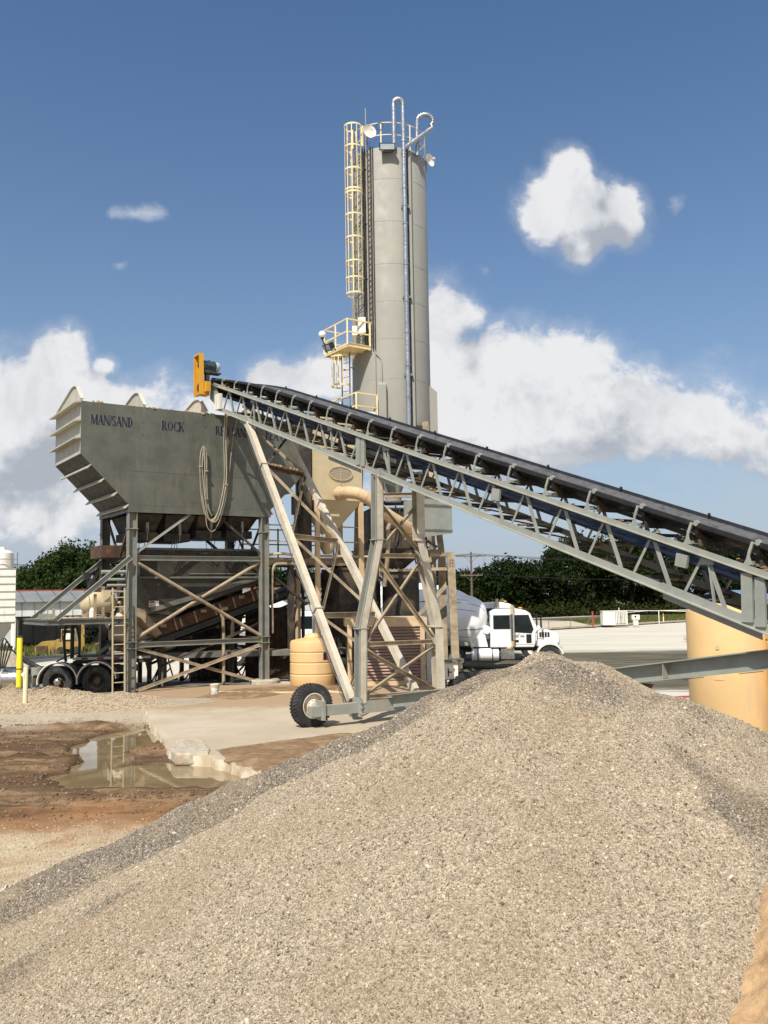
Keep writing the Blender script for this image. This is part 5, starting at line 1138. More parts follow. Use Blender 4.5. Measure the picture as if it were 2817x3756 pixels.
# crown rails
rl = MB()
for z in (22.68, 23.22): rl.lathe([(1.66+.022*math.cos(a), z+.022*math.sin(a)) for a in np.linspace(0, 2*math.pi, 7)], n=48)
rl = rl.build('crown_rail', M['yellow'], si, 60)
m_ = MB()
for k in range(8):
    a = R(35+45*k); c_, s_ = math.cos(a)*1.66, math.sin(a)*1.66; m_.beam((c_, s_, ZT-.15), (c_, s_, 23.22), .045, .05, (0, 1, 0))
m_.build('rail_post', M['yellow'], rl)
m_ = MB(); m_.lathe([(.16+.012*math.cos(a), .012*math.sin(a)) for a in np.linspace(0, 2*math.pi, 6)], (-.33, -1.68, 23.05), 18, Matrix.Rotation(R(90), 3, 'X')); m_.build('wire_coil', M['black'], rl)
# fill pipes
def bend(c, u, w, r, a0, a1, n=12): c, u, w = V(c), V(u), V(w); return [c+u*r*math.cos(R(a0+(a1-a0)*i/n))+w*r*math.sin(R(a0+(a1-a0)*i/n)) for i in range(n+1)]
def elbow_rings(path, r, n=9):
    m_ = MB(); k = max(1, len(path)//n)
    for i in range(1, len(path)-1, 1): d = (path[i+1]-path[i-1]).normalized(); m_.cyl(path[i]-d*.016, path[i]+d*.016, r+.014, 12)
    return m_
q = onsilo(.67, .15); pr = .098
b1 = bend((q.x-.20, q.y-.0, 24.02), (1, 0, 0), (0, 0, 1), .20, 0, 180)
fp_ = MB(); fp_.tube([(q.x, q.y, 9.4), (q.x, q.y, 24.0)]+b1[1:]+[(q.x-.40, q.y, 22.0)], pr, 14); fo = fp_.build('fill_pipe', M['galv'], si, 50)
m_ = elbow_rings(b1, pr)
for z in (22.35, 21.8, 20.3, 19.55, 18.75, 17.0, 15.4, 14.1, 12.7, 11.4): m_.cyl((q.x, q.y, z-.035), (q.x, q.y, z+.035), pr+.018, 14)
m_.build('coupling', M['galv'], fo, 40)
m_ = MB()
for z in (19.5, 15.6, 12.3): m_.bb((q.x-.15, q.y+.02, z-.05), (q.x+.2, q.y+.3, z+.05))
m_.build('bracket', M['steeldark'], fo)
a_ = V((q.x+.02, q.y, 22.05)); top = V((1.92, q.y+.35, 23.10))
dd = (top-a_).normalized()
cc_ = top+V((-.30, .05, .34))
lp = [top]+[cc_+V((.34*math.cos(R(t)), .0, .30*math.sin(R(t)))) for t in range(-40, 200, 20)]
path = [a_, a_.lerp(top, .5)]+lp+[V((cc_.x-.36, top.y+.05, 22.75)), V((cc_.x-.36, top.y+.05, 21.9))]
m_ = MB(); m_.tube(path, pr*.95, 14); fo2 = m_.build('fill_pipe', M['galv'], si, 50); elbow_rings(lp, pr*.95).build('coupling', M['galv'], fo2, 40)
# ladder cages
def cage(c, r, z0, z1, rings, ax0, slats=7, span=200):
    m_ = MB(); c = V(c); a_l = math.atan2(ax0[1], ax0[0])
    angs = [a_l+R(-span/2+span*i/(slats-1)) for i in range(slats)]
    for z in rings:
        pts = [(c.x+r*math.cos(a_l+R(-span/2-25+(span+50)*i/22)), c.y+r*math.sin(a_l+R(-span/2-25+(span+50)*i/22)), z) for i in range(23)]
        for p, q in zip(pts[:-1], pts[1:]): m_.beam(p, q, .012, .07)
    cg = m_.build('cage_hoop', M['yellow'], si)
    m_ = MB()
    for a in angs: m_.beam((c.x+(r-.008)*math.cos(a), c.y+(r-.008)*math.sin(a), z0), (c.x+(r-.008)*math.cos(a), c.y+(r-.008)*math.sin(a), z1), .035, .010, (math.cos(a), math.sin(a), 0))
    m_.build('cage_slat', M['yellow'], cg); return cg
def ladder(c, d, z0, z1, m='steeldark', w=.42):
    m_ = MB(); c = V(c); d = V((d[0], d[1], 0)).normalized(); t = V((-d.y, d.x, 0))
    for s in (-1, 1): m_.beam(c+t*s*w/2+V((0, 0, z0)), c+t*s*w/2+V((0, 0, z1)), .05, .025, (d.x, d.y, 0))
    z = z0+.2
    while z < z1-.05: m_.cyl(c-t*w/2+V((0, 0, z)), c+t*w/2+V((0, 0, z)), .014, 6); z += .30
    lo = m_.build('ladder', M[m], si)
    m_ = MB(); z = z0+.6
    while z < z1:
        for s in (-1, 1): m_.beam(c+t*s*w/2+V((0, 0, z)), c+t*s*w/2-d*.34+V((0, 0, z)), .03, .03)
        z += 2.4
    m_.build('standoff', M[m], lo); return lo
dr = V((-.66, -.75, 0))
ladder(dr*1.95, dr, 13.5, 23.2); cage(dr*2.22, .38, 15.72, 23.05, [23.03, 22.1, 21.1, 20.22, 20.08, 19.12, 18.13, 17.1, 16.4, 15.74], dr)
m_ = MB(); t_ = V((-dr.y, dr.x, 0))
for s in (-1, 1): m_.beam(dr*1.95+t_*s*.27+V((0, 0, 22.2)), dr*1.95+t_*s*.27+V((0, 0, 23.1)), .09, .05, (0, 1, 0))
m_.build('grab_rail', M['yellow'], si)
m_ = MB(); t2 = dr*1.74+t_*.42          # cable tray beside the ladder
for s in (-.07, .07): m_.beam(t2+t_*s+V((0, 0, 13.5)), t2+t_*s+V((0, 0, 22.4)), .03, .03, (0, 1, 0))
for i in range(36): m_.beam(t2-t_*.07+V((0, 0, 13.6+i*.24)), t2+t_*.07+V((0, 0, 13.7+i*.24)), .02, .02)
m_.build('cable_tray', M['grime_shade'], si)
m_ = MB()
for k_ in (.10, .24, .62, .74): q_ = dr*(1.70 if k_ < -.3 else 1.72)+t_*k_*.8; q_ = V((q_.x, q_.y, 0)).normalized()*(SR+.05); m_.tube([q_+V((0, 0, 13.4)), q_+V((0, 0, 22.2))], .022, 6)
m_.build('conduit', M['grime_shade'], si)
ld2 = V((-2.02, -.92, 0)); ladder((-1.92, -.98, 0), (-.6, -.8), 9.8, 13.4); cage((-2.14, -1.18, 0), .38, 11.95, 13.25, [13.2, 11.98], (-.8, -.6), 8)
# two boxed platforms with rails
aa, bb_ = V((.82, .57, 0)), V((-.54, .84, 0))
def platform(N_, la, lb, z, mm='yellow', rails=True, name='platform'):
    N_ = V((N_[0]-SX, N_[1]-SY, 0)); Rr = N_+aa*la; Ll = N_+bb_*lb; Bk = N_+aa*la*.75+bb_*lb
    m_ = MB(); up = V((0, 0, z))
    for p, q in ((N_, Rr), (N_, Ll), (Ll, Bk)): m_.channel(p+up, q+up, .05, .16, (0, 0, 1), .012)
    m_.prism([(0, 0), (la, 0), (la*.75, lb), (0, lb)], N_+V((0, 0, z-.035)), aa, bb_, (0, 0, .03)); po = m_.build(name, M[mm], si)
    m_ = MB()
    for p in (N_, Rr-aa*.03, Ll, N_.lerp(Ll, .5)): m_.beam(p+up, p+up+V((0, 0, 1.1)), .06, .06, (0, 1, 0))
    for hz in (.55, 1.08):
        for p, q in ((N_, Rr), (N_, Ll), (Ll, Bk)): m_.beam(p+up+V((0, 0, hz)), q+up+V((0, 0, hz)), .05, .05)
    m_.build('handrail', M[mm], po)
    m_ = MB()
    for k in (.25, .5, .75): m_.beam(N_+bb_*lb*k+V((0, 0, z-.06)), N_+bb_*lb*k+aa*la+V((0, 0, z-.06)), .05, .05)
    m_.build('joist', M[mm], po); return po
pf = platform((-1.385, 36.3), 1.15, 1.95, 13.47)
platform((-1.05, 36.15), 1.05, 2.6, 10.35)
m_ = MB(); m_.bb((-1.35, -1.72, 14.1), (-1.05, -1.55, 14.75)); m_.bb((-1.62, -1.35, 14.1), (-1.40, -1.15, 14.5)); m_.build('junction_box', M['offwhite'], si)
m_ = MB(); m_.tube(smooth_path([(-.68, -1.60, 13.35), (-.62, -1.62, 13.2), (-.42, -1.66, 12.9), (-.40, -1.68, 12.1)]), .02, 6); m_.tube([(-.66, -1.60, 13.3), (-.66, -1.60, 11.2)], .012, 5); m_.build('conduit', M['silo'], si)
# tower legs carrying the silo
for dx, dy, ex, ey in ((1.25, -1.25, 1.9, -1.7), (-1.25, -1.25, -1.55, -1.6), (1.25, 1.25, 1.7, 1.6), (-1.25, 1.25, -1.6, 1.6)):
    MB().ibeam((dx*1.08, dy*1.08, ZB+.1), (ex, ey, 4.9), .24, .24, (0, 1, 0), .03).build('leg', M['steeltan'], si)
    MB().beam((ex, ey, 4.88), (ex*1.0, ey, -.35), .30, .28, (0, 1, 0)).build('leg', M['steeltan'], si)
for z in (7.3, 4.95):
    k = 1.25+(10.25-z)*.085
    MB().ibeam((-k, -k*1.05, z), (k*1.1, -k*1.1, z), .14, .2).build('girder', M['steeltan'], si); MB().ibeam((-k, k, z), (k, k, z), .14, .2).build('girder', M['grime_shade'], si)
    for s in (-1, 1): MB().ibeam((s*k, -k, z), (s*k, k, z), .14, .2).build('girder', M['steeltan'], si)
for p, q in (((-1.45, -1.5, 7.2), (1.7, -1.6, 5.1)), ((1.55, -1.5, 7.2), (-1.6, -1.6, 5.1)), ((1.5, -1.4, 7.2), (1.75, 1.5, 5.1)), ((-1.5, -1.7, 4.8), (1.85, -1.75, 1.2)), ((1.85, -1.7, 4.8), (-1.5, -1.65, 1.2)), ((1.3, 1.5, 10), (1.7, -1.4, 7.4))):
    MB().angle(p, q, .1, .11, (0, 0, 1)).build('brace', M['steeltan'], si)

# right hand outrigger column of the plant
p = at(1674, 2490, 36.0)
oc = thing('support_column', 'dusty tan box column with a bolted head plate right of the silo legs', 'column', (p.x, 36.0, 0))
zt = at(1674, 2025, 36).z
MB().beam((0, 0, -.3), (-.12, 0, zt), .30, .30, (0, 1, 0)).build('post', M['steeltan'], oc)
m_ = MB(); m_.bb((-.95, -.12, zt-.16), (-.275, .12, zt-.02)); m_.bb((-.95, -.1, zt-.72), (-.275, .1, zt-.60)); m_.build('bracket_arm', M['steeltan'], oc)
MB().beam((-.3, 0, zt-1.3), (-1.7, .2, zt-2.75), .16, .16).build('brace', M['steeltan'], oc)
m_ = MB()
for i in range(2):
    for j in range(3): m_.cyl((-.16+i*.1, -.175, zt-.55+j*.12), (-.16+i*.1, -.155, zt-.55+j*.12), .028, 8)
m_.build('bolt', M['steeldark'], oc)

# --- things fixed to the silo
def dish(p, d, r, lab):
    t = thing('satellite_dish', lab, 'dish', p); d = V(d).normalized(); rot = V((0, 0, 1)).rotation_difference(d).to_matrix()
    prof = [(r*k/8, .32*r*(k/8)**2) for k in range(9)]; m_ = MB(); m_.lathe(prof+[(r*(8-k)/8, .32*r*((8-k)/8)**2-.012) for k in range(9)], (0, 0, 0), 28, rot); m_.build('reflector', M['offwhite'], t, 40)
    m_ = MB(); m_.beam(rot @ V((0, r*.9, .28*r)), rot @ V((0, .02, r*1.0)), .015, .015); m_.build('feed_arm', M['steel'], t); MB().cyl(rot @ V((0, 0, r*.85)), rot @ V((0, 0, r*1.1)), .05, 10).build('feed_horn', M['offwhite'], t, 40)
    MB().tube([rot @ V((0, 0, -.01)), rot @ V((0, 0, -.14)), rot @ V((0, 0, -.14))+V((0, 0, -.5))], .022, 6).build('mount', M['steel'], t, 40)
q = onsilo(-.80, .12); dish((SX-.80, SY+q.y, 22.83), (.42, -.9, .05), .30, 'round white dish antenna beside the top of the yellow ladder cage on the silo')
dish((SX+1.80, SY-.35, 22.15), (.75, -.62, .05), .28, 'white dish antenna on the right rim of the silo below the curved pipe')
m_ = MB(); m_.cyl((SX-.93, SY-1.5, 21.9), (SX-.93, SY-1.5, 23.95), .022, 6); tag(m_.build('antenna_mast', M['steel']), 'thin metal antenna rod rising behind the dish at the silo top', 'antenna')
def flood(p, rz, tilt, w, hh, lab, mm='black'):
    t = thing('floodlight', lab, 'floodlight', p, rz); rt_ = Matrix.Rotation(tilt, 3, 'X'); m_ = MB()
    m_.add([rt_ @ V(v) for v in ((-w/2, -.16, -hh/2), (w/2, -.16, -hh/2), (w/2, -.16, hh/2), (-w/2, -.16, hh/2), (-w*.38, .14, -hh*.36), (w*.38, .14, -hh*.36), (w*.38, .14, hh*.36), (-w*.38, .14, hh*.36))], [(4, 5, 6, 7), (0, 1, 5, 4), (1, 2, 6, 5), (2, 3, 7, 6), (3, 0, 4, 7), (3, 2, 1, 0)]); m_.build('housing', M[mm], t)
    m_ = MB(); m_.box((0, 0, 0), (w*.86, .012, hh*.72)); o = m_.build('lens', M['motorlight'], t); o.location = rt_ @ V((0, -.168, 0)); o.rotation_euler = (tilt, 0, 0)
    MB().tube([V((-w*.42, .03, 0)), V((-w*.3, .22, -.12)), V((w*.3, .22, -.12)), V((w*.42, .03, 0))], .02, 6).build('yoke', M[mm], t); return t
q = onsilo(-.03, .22); flood((SX-.03, SY+q.y, 22.0), R(2), R(18), .68, .30, 'wide black floodlight on the front rim of the silo top')
flood((-2.13, 36.35, 13.42), R(-48), R(35), .44, .30, 'black floodlight hanging under the corner of the yellow silo platform')
q = at(1362, 1525, 36); flood((q.x, 36.05, q.z), R(10), R(-25), .34, .2, 'small dusty floodlight on the lower platform just above the belt', 'steel')
gl = thing('globe_lamp', 'white globe lamp on a bent arm at the outer corner of the yellow platform', 'lamp', (-2.36, 35.6, 13.45))
MB().ball((0, 0, .24), .15, 20).build('globe', M['white'], gl, 60); m_ = MB(); m_.lathe([(0, .05), (.06, .05), (.08, .12), (0, .13)], n=12); m_.tube([(0, 0, .08), (.10, .12, -.25), (.12, .5, -.3), (.12, 1.3, -.15)], .028, 7); m_.build('arm', M['black'], gl, 40)

# ------------------------------------------------------------------ dust collector with duct
DC = at(1161, 1829, 34.2); dcx = thing('dust_collector', 'cream box dust collector with an oval vent and pointed hopper', 'dust collector', (DC.x, DC.y, 0), BRZ)
zb, ztop, Ld, Wd = DC.z, 10.25, 2.05, 1.7
m_ = MB(); m_.bb((0, 0, zb), (Ld, Wd, ztop)); m_.bb((-.02, -.03, zb-.02), (Ld+.02, Wd, zb+.06)); m_.build('housing', M['cream'], dcx)
m_ = MB(); hz = zb-1.3; cx, cy = Ld*.46, Wd*.5
m_.add([(.02, .0, zb-.021), (Ld-.02, .0, zb-.021), (Ld-.02, Wd, zb-.021), (.02, Wd, zb-.021), (cx-.16, cy-.16, hz), (cx+.16, cy-.16, hz), (cx+.16, cy+.16, hz), (cx-.16, cy+.16, hz)], [(0, 1, 5, 4), (1, 2, 6, 5), (2, 3, 7, 6), (3, 0, 4, 7), (4, 5, 6, 7), (3, 2, 1, 0)])
m_.bb((cx-.24, cy-.62, zb-.62), (cx+.2, cy-.45, zb-.3)); m_.lathe([(0, hz+.01), (.2, hz+.01), (.2, hz-.08), (.3, hz-.2), (.3, hz-.5), (.16, hz-.75), (0, hz-.75)], (cx, cy, 0), 18); m_.build('hopper', M['cream'], dcx, 30)
def oval_mat():
    m = bpy.data.materials.new('rippled_grey_vent'); N = NT(nodes_of(m)); co = N.coord(); wv = N.n('ShaderNodeTexWave', wave_type='RINGS'); N.set(wv.inputs['Vector'], N.scalev(co, (1, 1, 2.2))); wv.inputs['Scale'].default_value = 2.2; wv.inputs['Distortion'].default_value = 3
    b = N.n('ShaderNodeBsdfPrincipled'); N.set(b.inputs['Base Color'], N.mix(wv.outputs['Fac'], (.22, .18, .12), (.42, .36, .26))); b.inputs['Roughness'].default_value = .4; N.L.new(b.outputs[0], N.n('ShaderNodeOutputMaterial').inputs[0]); return m
M['oval'] = oval_mat(); m_ = MB(); ov = [(.52*math.cos(2*math.pi*i/40), .26*math.sin(2*math.pi*i/40)) for i in range(40)]
m_.prism(ov, (1.06, -.004, zb+1.02), (1, 0, 0), (0, 0, 1), (0, -.02, 0)); m_.build('oval_vent', M['oval'], dcx)
m_ = MB()
for a, b in zip(ov, ov[1:]+ov[:1]): m_.beam((1.06+a[0], -.03, zb+1.02+a[1]), (1.06+b[0], -.03, zb+1.02+b[1]), .03, .03, (0, 1, 0))
m_.bb((1.05, -.03, zb+.62), (1.065, -.003, zb+1.42)); m_.build('vent_rim', M['cream'], dcx)
MB().bb((-.42, .25, 4.7), (-.08, .75, ztop-.1)).build('cable_trunk', M['grime_shade'], dcx)
for xx in (.05, Ld-.05):
    for yy_ in (.05, Wd-.05): MB().beam((xx, yy_, 0), (xx, yy_, zb-.02), .17, .13, (0, 1, 0)).build('leg', M['duct'], dcx)
dpx = [(1246, 1805, 34.6), (1244, 1812, 34.0), (1275, 1806, 33.5), (1318, 1812, 33.3), (1362, 1838, 33.4), (1398, 1872, 33.6), (1440, 1900, 33.9), (1482, 1925, 34.3), (1508, 1942, 34.6)]
dpath = smooth_path([at(*p) for p in dpx], 6)
du = thing('exhaust_duct', 'thick dusty tan duct curving from the dust collector down towards the silo', 'duct', dpath[0])
m_ = MB(); m_.tube(dpath, [.225]*len(dpath), 20); d0 = m_.build('pipe', M['duct'], du, 50, world=True); m_ = MB()
for i in range(6, 34, 3): d = (dpath[i+1]-dpath[i-1]).normalized(); m_.cyl(dpath[i]-d*.012, dpath[i]+d*.012, .236, 20)
d = (dpath[-1]-dpath[-2]).normalized(); m_.cyl(dpath[-1]-d*.02, dpath[-1]+d*.10, .27, 20); m_.build('flange_ring', M['duct'], du, 40, world=True)
p1, p2 = dpath[-6], dpath[-6]+V((.1, .2, -.5)); m_ = MB(); m_.tube(smooth_path([at(1500, 1910, 34.9), at(1452, 1905, 34.6), at(1425, 1935, 34.5), at(1424, 1985, 34.5), at(1420, 2060, 34.6), at(1410, 2150, 34.8)]), .085, 10)
m_.build('branch_pipe', M['steeltan'], du, 50, world=True)

# --- service deck between bin and silo
sd = thing('service_deck', 'dusty steel service deck with pipe handrails between the bin and the silo', 'platform', _m @ V((7.0, 0, 0)), BRZ)
for t in (.35, 2.6): MB().ibeam((.0, t, 4.55), (5.3, t, 4.55), .14, .24).build('beam', M['steeltan'], sd)
m_ = MB(); m_.bb((.05, .35, 4.68), (5.25, 2.6, 4.72)); m_.build('floor', M['steeltan'], sd)
for t in (.32, 2.6):
    m_ = MB()
    for s in (.05, 1.6, 3.0, 4.2): m_.beam((s, t, 4.72), (s, t, 6.0), .05, .05, (0, 1, 0))
    for z in (5.35, 5.95): m_.tube([(.05, t, z), (4.2, t, z)], .025, 6)
    m_.build('handrail', M['cream' if t < 1 else 'steeltan'], sd)
for s in (1.0, 4.9):
    for t in (.35, 2.6): MB().beam((s, t, 0), (s, t, 4.43), .2, .2, (0, 1, 0)).build('leg', M['grime_shade'], sd)
for p, q in (((1.1, .35, .3), (4.8, .35, 4.2)), ((4.8, .35, .3), (1.1, .35, 4.2)), ((-.1, .3, 4.2), (1.6, .3, 2.9))): MB().angle(p, q, .1, .12).build('brace', M['grime_shade'], sd)
m_ = MB(); m_.tube(smooth_path([(-.2, .28, 4.75), (.5, .27, 4.86), (1.6, .27, 4.80), (4.6, .27, 4.78)]), .055, 7); m_.build('hose', M['cream'], sd, 50)
m_ = MB(); m_.tube(smooth_path([(.15, .2, 1.9), (.14, .2, 3.8), (.2, .2, 4.35), (.5, .22, 4.48), (1.4, .24, 4.45)]), .05, 7); m_.build('standpipe', M['steeltan'], sd, 50)
m_ = MB(); m_.bb((1.0, -.02, 6.35), (1.42, .28, 7.05)); m_.beam((1.2, .3, 4.72), (1.2, .3, 7.1), .1, .1, (0, 1, 0)); m_.build('control_box', M['steeldark'], sd)
m_ = MB()
for k in range(3): m_.tube(smooth_path([(1.42, .1, 6.5), (1.75+.1*k, .1, 6.9-.1*k), (1.65, .12, 6.1), (1.35, .14, 5.9), (1.3, .2, 5.0)]), .018, 5)
m_.build('wire', M['black'], sd)
# --- cement scale vessel hung under the silo and grey drive housing beside it
cv = thing('weigh_vessel', 'dark cylindrical vessel with a bolted flange under the silo', 'vessel', (.62, 36.6, 0))
m_ = MB(); m_.lathe([(0, 4.25), (.72, 4.25), (.74, 4.2), (.74, 2.6), (.3, 1.7), (.3, 1.2), (0, 1.2)], n=30); vv = m_.build('shell', M['grime_shade'], cv, 40)
m_ = MB(); m_.lathe([(.75, 4.16), (.84, 4.16), (.84, 4.24), (.75, 4.24)], n=30)
for k in range(30): a = 2*math.pi*k/30; m_.cyl((.80*math.cos(a), .80*math.sin(a), 4.24), (.80*math.cos(a), .80*math.sin(a), 4.29), .022, 6)
m_.build('flange', M['steeltan'], vv)
for s in (-1, 1): MB().beam((s*.8, 0, 4.0), (s*.85, 0, 7.25), .1, .1, (0, 1, 0)).build('hanger', M['steeltan'], cv)
p = at(1600, 1950, 35.2); gh = thing('drive_housing', 'dark grey boxed drive housing hanging right of the silo legs', 'housing', (p.x, 35.3, 0), BRZ)
z0, z1 = at(1640, 1965, 35.3).z, at(1640, 1855, 35.3).z; m_ = MB(); m_.prism([(0, z0), (.95, z0+.12), (.95, z1), (0, z1+.25), (-.6, z1+.25), (-.6, z0-.1)], (-.15, 0, 0), (1, 0, 0), (0, 0, 1), (0, 1.1, 0)); m_.build('housing', M['steel'], gh)
m_ = MB(); m_.bb((-.75, -.03, z0+.2), (.8, -.002, z0+.26)); m_.bb((-.72, -.04, z1), (.8, -.002, z1+.06)); m_.build('rib', M['steeldark'], gh); MB().ibeam((-.6, .5, z1+.35), (.6, .5, z1+.35), .12, .18).build('hanger', M['steeltan'], gh)

p = at(1283, 2200, 35.8); bt = thing('batch_tank', 'black square batching tank under the service deck beside the dust collector leg', 'tank', (p.x, 36.2, 0), BRZ)
m_ = MB(); m_.bb((-.85, -.6, 1.5), (.85, .8, 4.3)); m_.add([(-.85, -.6, 1.499), (.85, -.6, 1.499), (.85, .8, 1.499), (-.85, .8, 1.499), (-.2, -.1, .7), (.2, -.1, .7), (.2, .3, .7), (-.2, .3, .7)], [(0, 1, 5, 4), (1, 2, 6, 5), (2, 3, 7, 6), (3, 0, 4, 7), (4, 5, 6, 7), (3, 2, 1, 0)]); b0_ = m_.build('body', M['grime_shade'], bt)
m_ = MB()
for z in (1.6, 2.9, 4.25): m_.bb((-.9, -.65, z), (.9, -.602, z+.08))
m_.build('rib', M['grime_shade'], b0_)
for sx_ in (-.8, .8): MB().beam((sx_, -.5, 0), (sx_, -.5, 1.5), .14, .14, (0, 1, 0)).build('leg', M['grime_shade'], bt)
cbx = thing('cement_batcher', 'black grimy batcher box hung in the tower frame under the silo cone', 'batcher', (.55, 37.3, 0), R(12))
m_ = MB(); m_.bb((-1.25, -.8, 5.05), (1.05, 1.1, 6.75)); m_.add([(-1.2, -.75, 5.049), (1.0, -.75, 5.049), (1.0, 1.05, 5.049), (-1.2, 1.05, 5.049), (-.3, -.2, 4.3), (.2, -.2, 4.3), (.2, .3, 4.3), (-.3, .3, 4.3)], [(0, 1, 5, 4), (1, 2, 6, 5), (2, 3, 7, 6), (3, 0, 4, 7), (4, 5, 6, 7), (3, 2, 1, 0)]); b0_ = m_.build('body', M['grime_shade'], cbx)
m_ = MB()
for z in (5.1, 5.9, 6.68): m_.bb((-1.3, -.86, z), (1.1, -.802, z+.07))
for q in (-1.25, -.1, 1.0): m_.beam((q, -.84, 5.1), (q, -.84, 6.7), .06, .05, (0, 1, 0))
m_.build('rib', M['hopper'], b0_); m_ = MB()
for q in (-.9, -.3, .5): m_.tube(smooth_path([(q, -.95, 6.9), (q+.08, -1.0, 6.0), (q-.1, -.98, 5.0), (q+.15, -.9, 4.2)], 6), .03, 6)
m_.tube([(.75, -.95, 7.4), (.75, -.95, 4.8)], .06, 8); m_.build('hose', M['black'], cbx)
for q in (-1.1, .9): MB().beam((q, 0, 6.75), (q, 0, 7.25), .1, .1, (0, 1, 0)).build('hanger', M['steeltan'], cbx)
# --- louvred equipment cabinet
D = 32.0; a = at(1276, 2500, D); wd = at(1562, 2500, D).x-a.x; ht = at(1420, 2266, D).z
lc = thing('louvre_cabinet', 'tan framed equipment cabinet with reddish louvres under the silo', 'equipment cabinet', (a.x, a.y, .10), R(6))
ht -= .10
m_ = MB(); m_.bb((.06, .12, .05), (wd-.06, 2.1, ht-.05)); m_.build('body', M['grime_shade'], lc)
m_ = MB()
for x0 in (0, wd*.135, wd*.955-.02): m_.bb((x0, -.02, 0), (x0+.16, .119, ht-.32))
m_.bb((0, -.03, ht-.32), (wd+.1, 2.2, ht)); m_.bb((0, -.025, 0), (wd+.1, .119, .15)); m_.build('frame', M['duct'], lc)
M['louvre'] = mat('faded_red_louvre', (.33, .21, .165), .7, var=.15, dirt=(.30, .24, .17), damt=.5, dscale=3)
lv = MB(); n = 17
for i in range(n):
    z = .22+(ht-.60)*i/(n-1); lv.box((wd*.56, .055, z), (wd*.80, .012, .115), Matrix.Rotation(R(-38), 3, 'X'))
lv.build('louvre', M['louvre'], lc)
m_ = MB(); m_.bb((-.01, -.10, .9), (.13, -.032, 1.3)); m_.build('junction_box', M['duct'], lc)
wp = at(1566, 2480, 33); pw = MB().bb((wp.x, 33, .02), (wp.x+.5, 33.8, at(1566, 2300, 33).z)); MBo = pw
tt = thing('grey_panel_box', 'plain pale grey panel box right of the louvred cabinet', 'panel box', (wp.x, 33, 0))
m_ = MB(); m_.bb((0, 0, .02), (.5, .8, at(1566, 2300, 33).z)); m_.build('body', M['offwhite'], tt); MB().bb((-.03, -.03, at(1566, 2300, 33).z), (.53, .83, at(1566, 2300, 33).z+.04)).build('lid', M['steel'], tt)
# ------------------------------------------------------------------ portable radial conveyor (local: x from head to tail, y across, z up)
CVO = V((-6.265, 32.485, 0)); CVR = math.atan2(-.82693, .56230)
cv_ = thing('radial_conveyor', 'long grey lattice belt conveyor on two wheels climbing to the aggregate bin', 'conveyor', CVO, CVR)
UE, VW = 25.5, 1.27
zt_ = lambda u: 10.80-.3476*(u-.84)
zb_ = lambda u: 9.17-.3505*(u-3.01) if u > 1.0 else 9.87+(1.0-u)*.69
K = 1/math.sqrt(1+.3476**2)
def side(v, sg, ML='steel'):
    m_ = MB(); m_.bb((0, v-.01, 0), (.01, v+.01, .01)); s = MB().beam((11, v, zb_(11)+.06), (11.2, v, zb_(11.2)+.06), .05, .05).build('truss_side', M[ML], cv_)
    m_ = MB(); m_.angle((.35, v, zt_(.35)-.10), (UE, v, zt_(UE)-.10), .10*sg, .10, (0, 0, 1), .014); m_.build('top_chord', M[ML], s)
    m_ = MB(); m_.angle((1.0, v, zb_(1.01)-.06), (UE, v, zb_(UE)-.06), .11*sg, .13, (0, 0, 1), .016); m_.prism([(.02, 10.62), (.30, 10.85), (.55, 10.86), (1.05, 9.92), (.98, 9.80), (.02, 10.45)], (0, v-.008*sg, 0), (1, 0, 0), (0, 0, 1), (0, .012*sg, 0)); m_.build('bottom_chord', M[ML], s)
    u = 1.55
    i = 0
    while u < UE-1:
        t = V((u, v+.02*sg, zt_(u)-.05)); b1 = V((u+.34, v+.02*sg, zb_(u+.34)+.03)); b0 = V((u-.46, v+.03*sg, zb_(u-.46)+.03))
        MB().angle(t, b1, .085, .085, (0, sg, 0), .012).build('web_post', M[ML], s)
        MB().angle(t+V((0, .012*sg, 0)), b0, .055, .055, (0, sg, 0), .010).build('web_diagonal', M[ML], s)
        i += 1; u += 1.035+.003*i
    sp = MB()
    for a, b in ((2.55, 3.75), (8.4, 10.1), (11.05, 11.7), (19.85, 21.75), (22.9, 24.3)):
        sp.prism([(a, zb_(a)-.19), (b, zb_(b)-.19), (b, zb_(b)+.10), (a, zb_(a)+.10)], (0, v-.014*sg, 0), (1, 0, 0), (0, 0, 1), (0, .010*sg, 0))
    for a in (3.5, 8.47, 11.3, 20.78):
        sp.prism([(a-.12, zt_(a)-.22), (a+.14, zt_(a)-.24), (a+.12, zt_(a)-.06), (a-.10, zt_(a)-.05)], (0, v-.010*sg, 0), (1, 0, 0), (0, 0, 1), (0, .008*sg, 0))
        sp.beam((a+.02, v+.02*sg, zt_(a)-.1), (a+.1, v+.02*sg, zb_(a+.1)+.05), .05, .03)
    sp.build('gusset', M[ML], s)
    pp = MB()
    for a in ((10.02, 1.0), (21.55, 1.0)):
        pp.beam((a[0], v-.03*sg, zt_(a[0])-.12), (a[0]-.03, v-.03*sg, zb_(a[0])+.02), .20, .05, (0, sg, 0)); pp.beam((a[0]+.23, v-.03*sg, zt_(a[0]+.23)-.12), (a[0]+.20, v-.03*sg, zb_(a[0]+.2)+.02), .18, .05, (0, sg, 0))
    pp.build('splice_plate', M[ML], s)
    return s
side(0.0, 1); side(VW, -1, 'steeldark')  # far side in darker steel: shade of its unlit faces painted on
m_ = MB(); u = 1.6
while u < UE: m_.beam((u, .03, zb_(u)), (u, VW-.03, zb_(u)), .06, .08); m_.beam((u, .05, zt_(u)-.14), (u, VW-.05, zt_(u)-.14), .05, .06); m_.beam((u, .05, zb_(u)+.02), (u+1.03, VW-.05, zb_(u+1.03)+.02), .05, .03); u += 1.04
